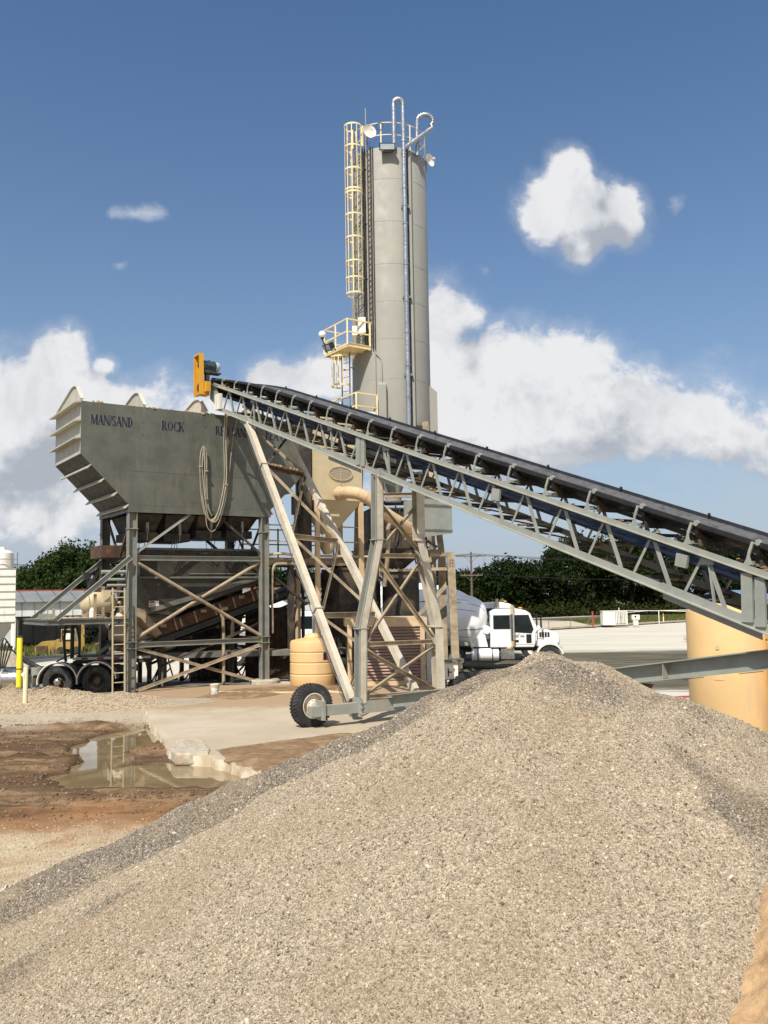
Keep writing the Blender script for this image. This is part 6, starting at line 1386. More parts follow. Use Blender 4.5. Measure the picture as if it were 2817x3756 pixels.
m_.build('cross_member', M['grime_shade'], cv_)  # cross members darkened in colour for the shaded truss interior
m_ = MB(); g = random.Random(9)
for i in range(90):
    u = g.uniform(.8, 24); m_.ball((u, g.choice((.05, .06, .08, .3, .6, .9, 1.2)), zt_(u)+.012), g.uniform(.02, .055), 6, (1.8, 1, .5))
for i in range(22): u = g.uniform(21.2, 22.2); m_.ball((u, g.uniform(.05, .5), zt_(u)+.02), g.uniform(.02, .05), 6, (1.5, 1.2, .6))
for i in range(60):
    u = g.uniform(2, 24); m_.ball((u, g.uniform(.2, 1.1), zb_(u)+.06), g.uniform(.03, .08), 6, (2, 1.5, .4))
o = m_.build('spilt_sand', M['wetsand'], cv_); o['kind'] = 'stuff'
# belt
def bsec(u):
    k = .30+.70*sst(.2, 4.0, u); z = zt_(u)+.09-(.10*gau(u, 0, .9))
    return [(.035, z+.03+.32*k), (.05, z+.03+.25*k), (.15, z+.03+.21*k), (.42, z+.05+.05*k), (.85, z+.05+.05*k), (1.12, z+.03+.21*k), (1.22, z+.03+.25*k), (1.235, z+.03+.32*k)]
us = list(np.arange(.0, 2, .25))+list(np.arange(2, UE+.01, .5)); vs, fs = [], []
for u in us:
    b = bsec(u); vs += [(u, y, z) for y, z in b]+[(u, y, z-.022) for y, z in b]
n = 16
for i in range(len(us)-1):
    a, b = i*n, (i+1)*n
    for k in range(7): fs += [(a+k, b+k, b+k+1, a+k+1), (a+8+k, a+9+k, b+9+k, b+8+k)]
    fs += [(a, a+8, b+8, b), (a+7, b+7, b+15, a+15)]
bl = MB().add(vs, fs)
hp = bsec(0)
m_ = MB(); m_.v = bl.v; m_.f = bl.f
c0_ = zt_(0)-.16
prevk = None; arc = []
for i in range(13):
    a = R(90+180*i/12); arc.append((.06+.30*math.cos(a), c0_+.30*math.sin(a)))
for (x0, z0), (x1, z1) in zip(arc[:-1], arc[1:]): m_.add([(x0, .08, z0), (x1, .08, z1), (x1, 1.19, z1), (x0, 1.19, z0)], [(0, 1, 2, 3)])
bo = m_.build('carry_belt', M['belt'], cv_, 50)
m_ = MB(); m_.beam((.1, .635, c0_-.30), (2.2, .635, zt_(2.2)-.40), 1.08, .03); m_.beam((2.2, .635, zt_(2.2)-.40), (UE, .635, zt_(UE)-.34), 1.08, .03); m_.build('return_belt', M['bluebelt'], cv_)
m_ = MB(); m_.cyl((.06, .1, c0_), (.06, 1.17, c0_), .285, 22); m_.cyl((.06, -.3, c0_), (.06, 1.45, c0_), .05, 10); m_.build('head_pulley', M['grime_shade'], cv_, 40)
u = 1.01; i = 0
while u < UE-.3:
    z = zt_(u); b = bsec(u+.1); id_ = MB(); id_.angle((u, .06, z+.005), (u, VW-.06, z+.005), .08, .06)
    for y, sg in ((.03, 1), (VW-.03, -1)):
        top = z+(.37 if sg > 0 else .22)*(.45+.55*float(sst(.2, 4, u)))
        id_.prism([(-.09, 0), (.09, 0), (.05, .12), (.055, .22), (.02, .22), (-.02, .10)], (u, y-.012*sg, z), (1, 0, 0), (0, 0, 1), (0, .012*sg, 0))
        id_.beam((u+.03, y, z+.18), (u+.10, y+.02*sg, top), .03, .05, (1, 0, 0)); id_.beam((u+.10, y+.02*sg, top-.01), (u+.20, y+.03*sg, top), .03, .06, (0, 0, 1)); id_.cyl((u+.20, y-.01*sg, top-.02), (u+.20, y+.05*sg, top-.02), .05, 8)
    io = id_.build('idler', M['steel'], cv_)
    MB().prism([(.42, -.02), (.85, -.02), (1.12, .02), (1.12, -.10), (.16, -.10), (.16, .02)], (u+.13, 0, z+.06), (0, 1, 0), (0, 0, 1), (.05, 0, 0)).build('base_plate', M['grime_shade'], io)
    r_ = MB()
    zc = b[3][1]-.085
    r_.cyl((u+.1, .14, b[2][1]-.08), (u+.1, .40, zc), .06, 8); r_.cyl((u+.1, .44, zc), (u+.1, .83, zc), .06, 8); r_.cyl((u+.1, .87, zc), (u+.1, 1.13, b[2][1]-.08), .06, 8)
    r_.build('roller', M['grime_shade'], io, 40)
    if i % 3 == 1: MB().cyl((u+.5, .12, zt_(u+.5)-.50), (u+.5, 1.15, zt_(u+.5)-.50), .05, 8).build('return_roller', M['grime_shade'], cv_, 40)
    i += 1; u += 1.0+.008*i
# far edge clips standing on the belt lip
m_ = MB()
for k in range(9): u = 3.6+2.05*k; m_.ball((u, 1.2, bsec(u)[7][1]+.02), .035, 6)
m_.build('splice_clip', M['black'], cv_)
# drive guard and motor
m_ = MB(); m_.bb((-.17, -.42, 10.50), (.36, -.39, 12.0))
for a, b in (((-.17, -.56, 10.5), (-.13, -.421, 12.0)), ((.32, -.56, 10.5), (.36, -.421, 12.0)), ((-.129, -.56, 11.95), (.319, -.421, 12.0)), ((-.129, -.56, 10.5), (.319, -.421, 10.55))): m_.bb(a, b)
gd = m_.build('drive_guard', M['guard'], cv_)
m_ = MB(); m_.bb((-.02, -.425, 10.75), (.04, -.4205, 11.8)); m_.cyl((.07, -.47, 10.80), (.07, -.42, 10.80), .15, 16); m_.cyl((.07, -.47, 11.62), (.07, -.42, 11.62), .10, 16); m_.build('slot', M['black'], gd)
m_ = MB(); m_.bb((.0, -.388, 10.5), (.34, -.16, 11.0)); m_.bb((.34, -.36, 10.6), (.5, -.18, 10.95)); m_.build('gearbox', M['guard'], cv_)
MB().bb((.02, -.38, 11.32), (.34, .30, 11.37)).build('motor_base', M['grime_shade'], cv_)
m_ = MB(); m_.cyl((.16, -.36, 11.60), (.16, .12, 11.60), .175, 20)
for k in range(14): a = 2*math.pi*k/14; m_.beam((.16+.18*math.cos(a), -.34, 11.6+.18*math.sin(a)), (.16+.18*math.cos(a), .10, 11.6+.18*math.sin(a)), .012, .03, (math.cos(a), 0, math.sin(a)))
m_.bb((.28, -.22, 11.55), (.42, .0, 11.72)); m_.bb((.03, -.3, 11.371), (.29, .06, 11.45)); m_.tube([(.16, -.1, 11.78), (.16, -.1, 11.84)], .03, 8); mo = m_.build('motor', M['motor'], cv_, 40)
MB().lathe([(0, .30), (.13, .29), (.17, .24), (.178, .121), (0, .121)], (.16, 0, 11.60), 20, Matrix.Rotation(R(-90), 3, 'X')).build('fan_cover', M['motorlight'], mo, 40)
m_ = MB(); m_.beam((.2, -.2, 11.0), (.2, -.2, 11.33), .2, .12, (0, 1, 0)); m_.beam((.3, -.1, 10.9), (.7, .0, 10.75), .08, .08); m_.build('motor_post', M['grime_shade'], cv_)
MB().bb((.80, -.16, 9.86), (1.14, -.02, 10.42)).build('switch_box', M['offwhite'], cv_)
for u in (15.55, ): MB().box((u, -.05, zt_(u)-.33), (.26, .05, .26), Matrix.Rotation(R(12), 3, 'Y')).build('switch_box', M['steel'], cv_)
MB().box((19.9+.42, -.05, zt_(20.32)-.30), (.24, .06, .22), Matrix.Rotation(R(14), 3, 'Y')).build('switch_box', M['steel'], cv_)
m_ = MB(); m_.tube([(u, -.02+.004*math.sin(u*5), zt_(u)-.105-.03*abs(math.sin(u*1.5))) for u in np.arange(1, 24, .25)], .016, 5); m_.build('cable', M['black'], cv_)
# support frame
NB, NT_ = V((10.33, -.55, .55)), V((3.24, -.03, 8.98)); FB, FT = V((9.8, 1.85, .60)), V((3.35, 1.27, 8.75))
lg1 = MB().prof(NB, NT_, [(-.085, -.10), (.085, -.10), (.085, .10), (-.085, .10)], (0, 0, 1)); l1 = lg1.build('leg', M['steeldust'], cv_)
m_ = MB()
for t in (.81, .27): p = NB.lerp(NT_, t); m_.beam(p, p+(NT_-NB).normalized()*.03, .25, .26)
m_.beam(NT_-V((.2, 0, -.15)), NT_+V((.25, -.0, -.25)), .06, .34); m_.build('joint_plate', M['steel'], l1)
m_ = MB(); m_.tube([NB.lerp(NT_, t)+V((-.10, -.13+.015*math.sin(t*40), -.02)) for t in np.linspace(.04, .97, 40)], .016, 5); m_.build('cable', M['black'], l1)
MB().prof(FB, FT, [(-.085, -.10), (.085, -.10), (.085, .10), (-.085, .10)], (0, 0, 1)).build('leg', M['steeldust'], cv_)
ln = lambda t: NT_.lerp(NB, t)+V((0, .06, 0)); lf = lambda t: FT.lerp(FB, t)-V((0, .06, 0))
for i, t in enumerate((.19, .47, .745)): MB().ibeam(ln(t), lf(t), .12, .16, (0, 0, 1), .018).build('cross_beam', M['rusty' if i == 0 else 'steeltan'], cv_)
g = random.Random(3); m_ = MB()
for i in range(26): p = ln(.19).lerp(lf(.19), g.uniform(.1, .98)); m_.ball(p+V((g.uniform(-.05, .05), 0, .09)), g.uniform(.03, .10), 6, (1.4, 1.4, .6))
o = m_.build('spilt_stones', M['steeltan'], cv_); o['kind'] = 'stuff'
for a, b in ((.03, .19), (.20, .47), (.48, .745), (.76, .97)):
    MB().angle(ln(a), lf(b), .08, .08, (0, 0, 1)).build('brace', M['steeltan'], cv_); MB().angle(lf(a), ln(b), .06, .06, (1, 0, 0)).build('brace', M['grime_shade'], cv_)
cn = [V((10.88, -.02, zb_(10.88)-.06)), V((10.85, -.02, 4.66)), V((10.78, -.52, 2.39)), V((10.72, -.52, .52))]
cf = [V((10.88, 1.29, zb_(10.88)-.06)), V((10.88, 1.29, 4.66)), V((10.87, 1.83, 2.37)), V((10.92, 1.83, .52))]
for cc2, mm in ((cn, 'steel'), (cf, 'steeldust')):
    m_ = MB()
    for a, b in zip(cc2[:-1], cc2[1:]): m_.prof(a, b, [(-.125, -.115), (.125, -.115), (.125, -.095), (-.105, -.095), (-.105, .095), (.125, .095), (.125, .115), (-.125, .115)], (1, 0, 0))
    co2 = m_.build('column', M[mm], cv_); m_ = MB()
    for p in cc2[1:3]: m_.box(p, (.29, .30, .025))
    m_.box(cc2[0]+V((0, 0, .05)), (.4, .12, .2)); m_.build('joint_plate', M[mm], co2)
    if mm == 'steel':
        m_ = MB()
        for a, b in zip(cc2[:-1], cc2[1:]): m_.beam(a+V((.131, 0, 0)), b+V((.131, 0, 0)), .165, .012, (1, 0, 0))
        m_.build('web_plate', M['steeldust'], co2)
def lc_(c, z):
    for a, b in zip(c[:-1], c[1:]):
        if b.z <= z <= a.z: t = (a.z-z)/(a.z-b.z); return a.lerp(b, t)
for z in (4.25, 1.98, .66): MB().ibeam(lc_(cn, z)+V((0, .16, 0)), lc_(cf, z)-V((0, .16, 0)), .10, .12, (0, 0, 1), .014).build('cross_beam', M['steeltan'], cv_)
for za, zb2 in ((6.0, 4.5), (4.1, 2.1), (1.85, .75)):
    za = min(za, 5.55)
    MB().angle(lc_(cn, za)+V((.02, .15, 0)), lc_(cf, zb2)+V((.02, -.15, 0)), .09, .09, (1, 0, 0)).build('brace', M['steeltan'], cv_)
    MB().angle(lc_(cn, zb2)+V((-.06, .15, 0)), lc_(cf, za)+V((-.06, -.15, 0)), .09, .09, (1, 0, 0)).build('brace', M['steeltan'], cv_)
# undercarriage
ax_ = MB(); ax_.prof((10.72, -.62, .42), (10.72, 2.2, .42), [(-.12, -.15), (.12, -.15), (.12, .15), (-.12, .15)]); ao = ax_.build('axle_beam', M['steel'], cv_)
for v0, v1 in ((-2.0, -.621), (2.201, 3.4)):
    m_ = MB(); m_.prof((10.72, v0, .42), (10.72, v1, .42), [(-.10, -.125), (.10, -.125), (.10, .125), (-.10, .125)]); m_.bb((10.56, v0+.28 if v0 < 0 else v1-.36, .20), (10.88, v0+.36 if v0 < 0 else v1-.28, .66)); m_.build('axle_extension', M['steel'], ao)
m_ = MB()
for v in (-.62, 2.2):
    m_.bb((10.54, v-.03, .20), (10.90, v+.03, .66))
    for i in range(3): m_.cyl((10.9, v, .28+.14*i), (10.93, v, .28+.14*i), .03, 8)
m_.build('flange_plate', M['steel'], ao)
def wheel(v, u):
    w_ = bpy.data.objects.new('wheel', None); COL.objects.link(w_); w_.parent = cv_; w_.location = (u, v, .525); rot = Matrix.Rotation(R(90), 3, 'Y')
    prof = [(.30, -.13), (.36, -.145), (.46, -.15), (.505, -.14), (.525, -.11), (.525, .11), (.505, .14), (.46, .15), (.36, .145), (.30, .13)]
    m_ = MB(); m_.lathe(prof, (0, 0, 0), 44, rot)
    for k in range(40):
        a = 2*math.pi*k/40
        for s in (-1, 1):
            c = V((s*.085, math.cos(a+s*.03)*.53, math.sin(a+s*.03)*.53)); rt_ = Matrix.Rotation(a, 3, 'X') @ Matrix.Rotation(s*.5, 3, 'Y'); m_.box(c, (.10, .03, .042), Matrix.Rotation(a, 3, 'X') @ Matrix.Rotation(s*.35, 3, 'Y'))
        for s in (-1, 1): c = V((s*.142, math.cos(a)*.497, math.sin(a)*.497)); m_.box(c, (.02, .04, .034), Matrix.Rotation(a, 3, 'X'))
    m_.build('tyre', M['tyre'], w_, 35)
    m_ = MB(); m_.lathe([(.30, -.13), (.285, -.11), (.27, .02), (.25, .05), (.18, .06), (.16, .10), (.11, .11), (.10, .16), (0, .17)], (0, 0, 0), 36, rot)
    m_.lathe([(.30, .13), (.315, .15), (.30, .155), (.285, .13), (.265, .03), (.25, .05)], (0, 0, 0), 36, rot)
    for k in range(10): a = 2*math.pi*k/10; m_.cyl((.07, .142*math.cos(a), .142*math.sin(a)), (.125, .142*math.cos(a), .142*math.sin(a)), .018, 7)
    m_.build('rim', M['hubcream'], w_, 35)
wheel(-1.75, 10.36); wheel(3.15, 10.36)
# tongue beam from the axle to the tail, with its foot
a, b = V((10.9, .35, .52)), V((22.4, .35, 2.20)); tg = MB().ibeam(a, b, .34, .32, (0, 0, 1), .022).build('tongue_beam', M['steel'], cv_)
m_ = MB(); d_ = (b-a).normalized(); u_ = V((-d_.z, 0, d_.x))
for t in (.35, .69, .75): q = a.lerp(b, .72 if t == .69 else t); 
q = a.lerp(b, .755); m_.beam(q-u_*.128+V((0, -.085, 0)), q+u_*.128+V((.05, -.085, 0)), .014, .15, (0, 1, 0)); m_.build('stiffener', M['steel'], tg)
q = a.lerp(b, .69); m_ = MB(); m_.prism([(-.25, -.16), (.38, -.16), (.2, -.46), (-.1, -.46)], q-V((0, .06, 0)), (1, 0, 0), (0, 0, 1), (0, .12, 0)); m_.build('foot', M['rusty'], tg)
m_ = MB()
for k in range(3): q = a.lerp(b, .70+.1*k); m_.box(q-u_*.165+V((0, 0, -.012)), (.35, .16, .012), Matrix.Rotation(-math.atan2(d_.z, d_.x), 3, 'Y'))
m_.build('shim', M['steeltan'], tg)
for s in (0, VW): MB().beam((24.6, s, zb_(24.6)), (24.6, s, -.1), .16, .16, (0, 1, 0)).build('tail_leg', M['steel'], cv_)
MB().cyl((UE, .1, zt_(UE)-.18), (UE, 1.17, zt_(UE)-.18), .27, 18).build('tail_pulley', M['grime_shade'], cv_, 40)
# ------------------------------------------------------------------ tanks
def poly_tank(name, lab, x, y, r, h, z0=0., ribs=(), lid=True, group=None, dome=.06):
    t = thing(name, lab, 'tank', (x, y, z0), 0, group); pr = [(0, 0), (r-.02, 0), (r, .03)]
    for z in sorted(ribs): pr += [(r, z-.035), (r-.022, z-.012), (r-.022, z+.012), (r, z+.035)]
    pr += [(r, h-.12), (r-.03, h-.03), (r-.09, h), (r*.5, h+dome), (0, h+dome*1.2)]
    o = MB().lathe(pr, n=56).build('shell', M['poly'], t, 35)
    if lid: MB().lathe([(.30, h+dome-.02), (.30, h+dome+.05), (.26, h+dome+.10), (.16, h+dome+.17), (0, h+dome+.18)], n=22).build('lid', M['poly'], t, 40)
    return t
p = gr(1139, 2534, .0); T = poly_tank('poly_tank', 'squat tan plastic tank with a small blue and red sticker beside the conveyor leg', -2.62, 32.6, .80, 1.60, .1, (.42, .82, 1.18), True, 'tan plastic tanks')
for nm, a0, a1, mm in (('sticker', -58, -49, 'navy'), ('sticker', -48.9, -43, 'redpaint')): MB().lathe([(.803, 1.17-.0), (.806, 1.172), (.806, .925), (.803, .923)], (0, 0, 0), 6, None, R(a0), R(a1)).build(nm, M[mm], T)
T2 = poly_tank('poly_tank', 'big smooth tan plastic tank with a small pale plate, standing behind the gravel heap', 8.22, 22.0, .955, 3.22, -.45, (), True, 'tan plastic tanks', .10)
MB().lathe([(.957, 2.25), (.965, 2.252), (.965, 1.60), (.957, 1.598)], (0, 0, 0), 6, None, R(-131), R(-119)).build('plate', M['poly'], T2); MB().lathe([(.957, 2.39), (.975, 2.39), (.975, 2.30), (.957, 2.30)], (0, 0, 0), 4, None, R(-128), R(-123)).build('vent_cap', M['cream'], T2)
poly_tank('poly_tank', 'ribbed tan plastic tank cut off by the right edge of the picture', 9.72, 21.0, .955, 3.15, -.45, (.4, 1.1, 1.2, 1.85, 2.5), True, 'tan plastic tanks', .10)
# red hoses on the ground
m_ = MB(); m_.tube(smooth_path([gr(2380, 2563, -.42), gr(2440, 2561, -.42), gr(2500, 2556, -.42), gr(2560, 2553, -.42), gr(2640, 2540, -.42)]), .035, 7); tag(m_.build('red_hose', M['redhose'], None, 60), 'farther red hose lying straight on the pale concrete left of the tan tank', 'hose')
m_ = MB(); m_.tube(smooth_path([gr(2460, 2606, -.42), gr(2490, 2600, -.42), gr(2522, 2592, -.42), gr(2600, 2580, -.42)]), .035, 7); tag(m_.build('red_hose', M['redhose'], None, 60), 'red hose end just above the gravel heap at the foot of the big tan tank', 'hose')
m_ = MB(); m_.tube(smooth_path([gr(790, 2540, .13), gr(850, 2541, .13), gr(960, 2542, .13), gr(1060, 2541, .13), gr(1200, 2537, .12), gr(1290, 2550, .1), gr(1360, 2570, .08)]), .045, 7); tag(m_.build('tan_hose', M['duct'], None, 60), 'long tan hose lying across the concrete from the bucket past the squat tank', 'hose')
# bucket
p = gr(788, 2551, .10); bk = thing('bucket', 'dirty white plastic bucket standing on the concrete in front of the bin', 'bucket', (p.x, p.y, .10))
m_ = MB(); m_.lathe([(0, 0), (.115, 0), (.118, .01), (.138, .28), (.15, .285), (.15, .30), (.142, .305), (.142, .325), (.15, .33), (.15, .345), (.14, .375), (.13, .375), (.125, .05), (0, .05)], n=24); m_.build('pail', M['offwhite'], bk, 40)
m_ = MB(); m_.lathe([(.151, .30), (.156, .30), (.156, .36), (.151, .36)], n=24); m_.build('rim', M['duct'], bk); MB().tube(smooth_path([(-.15, 0, .29), (-.10, -.14, .16), (0, -.155, .12), (.10, -.14, .16), (.15, 0, .29)], 5), .006, 5).build('handle', M['steeldark'], bk)
# bollards
p = gr(68, 2580, .0); b1 = thing('bollard', 'tall bright yellow bollard with a red band at the left', 'bollard', (p.x, p.y, -.12)); hh = at(70, 2333, p.y).z+.12
MB().lathe([(.088, 0), (.088, hh-.03), (.075, hh), (0, hh)], n=18).build('pipe', M['bollard'], b1, 40); MB().lathe([(.0885, hh-.055), (.091, hh-.05), (.091, hh-.01), (.078, hh+.004), (0, hh+.006)], n=18).build('cap', M['rusty'], b1, 40); MB().lathe([(.0885, 1.22), (.0905, 1.222), (.0905, 1.178), (.0885, 1.176)], n=18).build('band', M['redpaint'], b1)
p = gr(92, 2599, .0); b2 = thing('bollard', 'shorter cream bollard right beside the tall yellow one', 'bollard', (p.x, p.y, -.1)); hh = at(93, 2446, p.y).z+.1
MB().lathe([(.07, 0), (.07, hh-.02), (.06, hh), (0, hh)], n=16).build('pipe', M['bollardcream'], b2, 40); MB().bb((-.03, -.078, hh-.35), (.0, -.069, hh-.2)).build('tag', M['bollard'], b2)
# pedestal control box and valve by the conveyor
p = gr(1640, 2500, .1); D = 25.6; q = at(1640, 2500, D)
pb = thing('control_box', 'small pale electrical box on a post at the end of the conveyor axle', 'control box', (q.x, D, 0)); k = D/FPX
MB().bb((-.27, -.13, at(1640, 2490, D).z), (.30, .12, at(1640, 2432, D).z)).build('body', M['offwhite'], pb); MB().bb((-.35, -.2, at(1640, 2428, D).z), (.38, .16, at(1640, 2420, D).z)).build('rain_shelf', M['steeldark'], pb)
MB().beam((-.05, .05, 0), (-.05, .05, at(1640, 2490, D).z), .1, .1, (0, 1, 0)).build('post', M['steel'], pb); m_ = MB(); m_.bb((.02, -.14, at(1640, 2480, D).z), (.05, -.131, at(1640, 2450, D).z)); m_.bb((.02, -.14, at(1640, 2466, D).z), (.13, -.131, at(1640, 2462, D).z)); m_.build('handle', M['black'], pb)
D = 26.6; q = at(1674, 2500, D); vb = thing('valve_stack', 'dusty cream valve and pump stack beside the pale electrical box', 'valve', (q.x, D, 0))
m_ = MB(); zt = at(1674, 2416, D).z; m_.lathe([(0, 0), (.14, 0), (.14, zt-.75), (.2, zt-.74), (.2, zt-.55), (.11, zt-.5), (.11, zt-.3), (.19, zt-.28), (.19, zt-.12), (.23, zt-.11), (.23, zt), (0, zt)], n=20); m_.build('body', M['cream'], vb, 40); MB().bb((-.22, -.3, zt-.95), (.22, .2, zt-.76)).build('pump', M['steel'], vb); MB().tube(smooth_path([(.1, -.1, zt-.8), (.3, -.3, .2), (.5, -.4, .06), (.9, -.2, .05)]), .03, 6).build('hose', M['black'], vb)

# ------------------------------------------------------------------ mixer truck (local: x forward from bumper, right side faces -y)
def swirl_mat():
    m = bpy.data.materials.new('striped_drum_paint'); N = NT(nodes_of(m)); co = N.coord(); x, y, z = N.xyz(co)
    an = N.math('DIVIDE', N.math('ARCTAN2', y, x), 2*math.pi)
    def band(turns, off, w, lo, hi, per):
        ph = N.math('FRACT', N.math('ADD', N.math('ADD', N.math('MULTIPLY', z, turns), N.math('MULTIPLY', an, per)), off))
        d = N.math('ABSOLUTE', N.math('SUBTRACT', ph, .5))
        br = N.math('FRACT', N.math('ADD', N.math('MULTIPLY', z, .62), off*1.7))
        gate = N.math('MULTIPLY', N.ramp(br, lo, lo+.10), N.ramp(br, hi, hi-.16))
        return N.math('LESS_THAN', d, N.math('MULTIPLY', gate, w))
    f = N.math('MAXIMUM', band(.13, .12, .014, .05, .95, 6), N.math('MAXIMUM', band(.09, .45, .010, .1, .8, 6), band(.17, .8, .008, .0, .7, 5)))
    c = N.mix(N.ramp(N.noise(co, 1.5, 5), .4, .7), (.86, .86, .85), (.78, .77, .75)); c = N.mix(f, c, (.02, .03, .14))
    b = N.n('ShaderNodeBsdfPrincipled'); N.set(b.inputs['Base Color'], c); b.inputs['Roughness'].default_value = .3; N.L.new(b.outputs[0], N.n('ShaderNodeOutputMaterial').inputs[0]); return m
M['drum'] = swirl_mat()
def road_wheel(t, x, y, r=.525, w=.28, name='wheel', rimm='offwhite'):
    o = bpy.data.objects.new(name, None); COL.objects.link(o); o.parent = t; o.location = (x, y, r); rot = Matrix.Rotation(R(90), 3, 'X'); h_ = w/2
    MB().lathe([(r*.57, -h_*.9), (r*.75, -h_), (r*.95, -h_*.95), (r, -h_*.75), (r, h_*.75), (r*.95, h_*.95), (r*.75, h_), (r*.57, h_*.9)], n=30, axis=rot).build('tyre', M['tyre'], o, 35)
    m_ = MB(); m_.lathe([(r*.57, h_*.9), (r*.53, h_*.6), (r*.45, h_*.1), (r*.28, h_*.15), (r*.22, h_*.7), (0, h_*.8)], n=24, axis=rot); m_.lathe([(r*.57, -h_*.9), (r*.5, -h_*.3), (0, -h_*.3)], n=24, axis=rot); m_.build('rim', M[rimm], o, 35); return o
def mixer(lab, x, y, z, rz):
    t = thing('mixer_truck', lab, 'truck', (x, y, z), rz, 'white mixer trucks')
    MB().bb((-9.2, -.45, .80), (-.1, .45, 1.02)).build('chassis', M['black'], t)
    # cab: side outline extruded across
    m_ = MB(); cabp = [(-3.45, 1.0), (-1.35, 1.0), (-1.22, 1.35), (-1.18, 1.86), (-1.50, 2.62), (-1.72, 2.76), (-2.1, 2.84), (-3.2, 2.82), (-3.42, 2.68)]
    m_.prism(cabp, (0, -1.12, 0), (1, 0, 0), (0, 0, 1), (0, 2.24, 0)); cab = m_.build('cab', M['white'], t)
    bv = cab.modifiers.new('bevel', 'BEVEL'); bv.width = .05; bv.segments = 3; bv.limit_method = 'ANGLE'
    m_ = MB(); hp = [(-1.25, 1.02), (-.25, 1.02), (-.12, 1.10), (-.10, 1.45), (-.18, 1.60), (-.55, 1.78), (-1.19, 1.92)]; m_.prism(hp, (0, -.88, 0), (1, 0, 0), (0, 0, 1), (0, 1.76, 0)); hd = m_.build('hood', M['white'], t)
    bv = hd.modifiers.new('bevel', 'BEVEL'); bv.width = .09; bv.segments = 4; bv.limit_method = 'ANGLE'
    m_ = MB()
    for k in range(4): m_.bb((-1.08+.13*k, -.892, 1.46), (-.98+.13*k, -.879, 1.70))
    m_.build('side_grille', M['black'], hd)
    for s in (-1, 1):
        m_ = MB(); arc = [(-.62+.66*math.cos(R(a)), .56+.66*math.sin(R(a))) for a in range(10, 171, 10)]; inn = [(-.62+.58*math.cos(R(a)), .56+.56*math.sin(R(a))) for a in range(170, 9, -10)]
        m_.prism(arc+inn, (0, s*.72 if s > 0 else -1.18, 0), (1, 0, 0), (0, 0, 1), (0, .46, 0)); m_.build('fender', M['offwhite'], t, 40)
        m_ = MB(); m_.prism([(-2.28, 1.72), (-1.46, 1.66), (-1.36, 1.86), (-1.58, 2.55), (-2.25, 2.55)], (0, s*1.128-.003, 0), (1, 0, 0), (0, 0, 1), (0, .006, 0)); m_.build('door_window', M['glass'], cab)
        m_ = MB(); m_.bb((-3.28, s*1.125-.006, 1.88), (-2.48, s*1.125+.006, 2.55)); m_.build('rear_window', M['glass'], cab)
        m_ = MB()
        for a, b in (((-2.36, 1.12), (-2.34, 2.62)), ((-1.30, 1.12), (-1.30, 1.7))): m_.bb((a[0], s*1.121-.004, a[1]), (b[0]+.02, s*1.121+.004, b[1]))
        m_.bb((-2.34, s*1.121-.004, 1.12), (-1.30, s*1.121+.004, 1.14)); m_.build('door_seam', M['steeldark'], cab)
        m_ = MB(); m_.bb((-1.72, s*1.126-.005, 1.20), (-1.47, s*1.126+.005, 1.62)); m_.bb((-2.25, s*1.126-.005, 1.24), (-2.08, s*1.126+.005, 1.36)); m_.build('door_glass_low', M['glass'], cab)
        m_ = MB(); m_.tube([(-1.35, s*1.12, 2.55), (-1.0, s*1.35, 2.5), (-.98, s*1.36, 1.95), (-1.25, s*1.12, 1.7)], .018, 6); m_.bb((-1.06, s*1.30-.07, 1.95), (-1.0, s*1.30+.07, 2.42)); m_.build('mirror', M['black'], t)
    m_ = MB(); m_.prism([(-1.30, 1.93), (-1.235, 1.93), (-1.50, 2.56), (-1.565, 2.56)], (0, -1.0, 0), (1, 0, 0), (0, 0, 1), (0, 2.0, 0)); m_.build('windscreen', M['glass'], cab)
    # door emblem: a two peaked mark with small lines beside it
    m_ = MB(); y = -1.130
    for x0, hh in ((-2.30, .15), (-2.19, .20)):
        for dx in (0, .05): m_.add([(x0+dx, y-.001*dx*20, 1.46), (x0+dx+.03, y-.001*dx*20, 1.46), (x0+dx+.10, y-.001*dx*20, 1.46+hh), (x0+dx+.085, y-.001*dx*20, 1.46+hh)], [(0, 1, 2, 3)])
    for k in range(2): m_.add([(-2.0, y, 1.54-.05*k), (-1.82+.03*k, y, 1.54-.05*k), (-1.82+.03*k, y, 1.565-.05*k), (-2.0, y, 1.565-.05*k)], [(0, 1, 2, 3)])
    m_.build('door_emblem', M['black'], cab, fix=False)
    m_ = MB(); m_.bb((-.22, -1.1, .55), (-.02, 1.1, .98)); m_.build('bumper', M['steel'], t)
    for s in (-1, 1): MB().ball((-.2, s*.78, 1.2), .12, 12, (.7, 1.2, 1)).build('headlight', M['motorlight'], t, 60)
    for k in (-.5, -.2, .2, .5): MB().ball((-1.9, k, 2.87), .05, 8, (1.6, 1, .8)).build('roof_light', M['orange'], t, 60)
    m_ = MB(); m_.tube([(-2.62, -1.0, .95), (-2.45, -1.24, .98), (-2.36, -1.26, 1.1), (-2.36, -1.26, 3.02)], .085, 12); ex = m_.build('exhaust_stack', M['duct'], t, 50); m_ = MB(); m_.cyl((-2.36, -1.26, 1.35), (-2.36, -1.26, 2.6), .115, 14); m_.build('heat_shield', M['chrome'], ex, 40)
    for x_ in (-5.15, -6.5):
        for s in (-1, 1): road_wheel(t, x_, s*.92, .525, .55)
    for s in (-1, 1): road_wheel(t, -.62, s*.98, .525, .32)
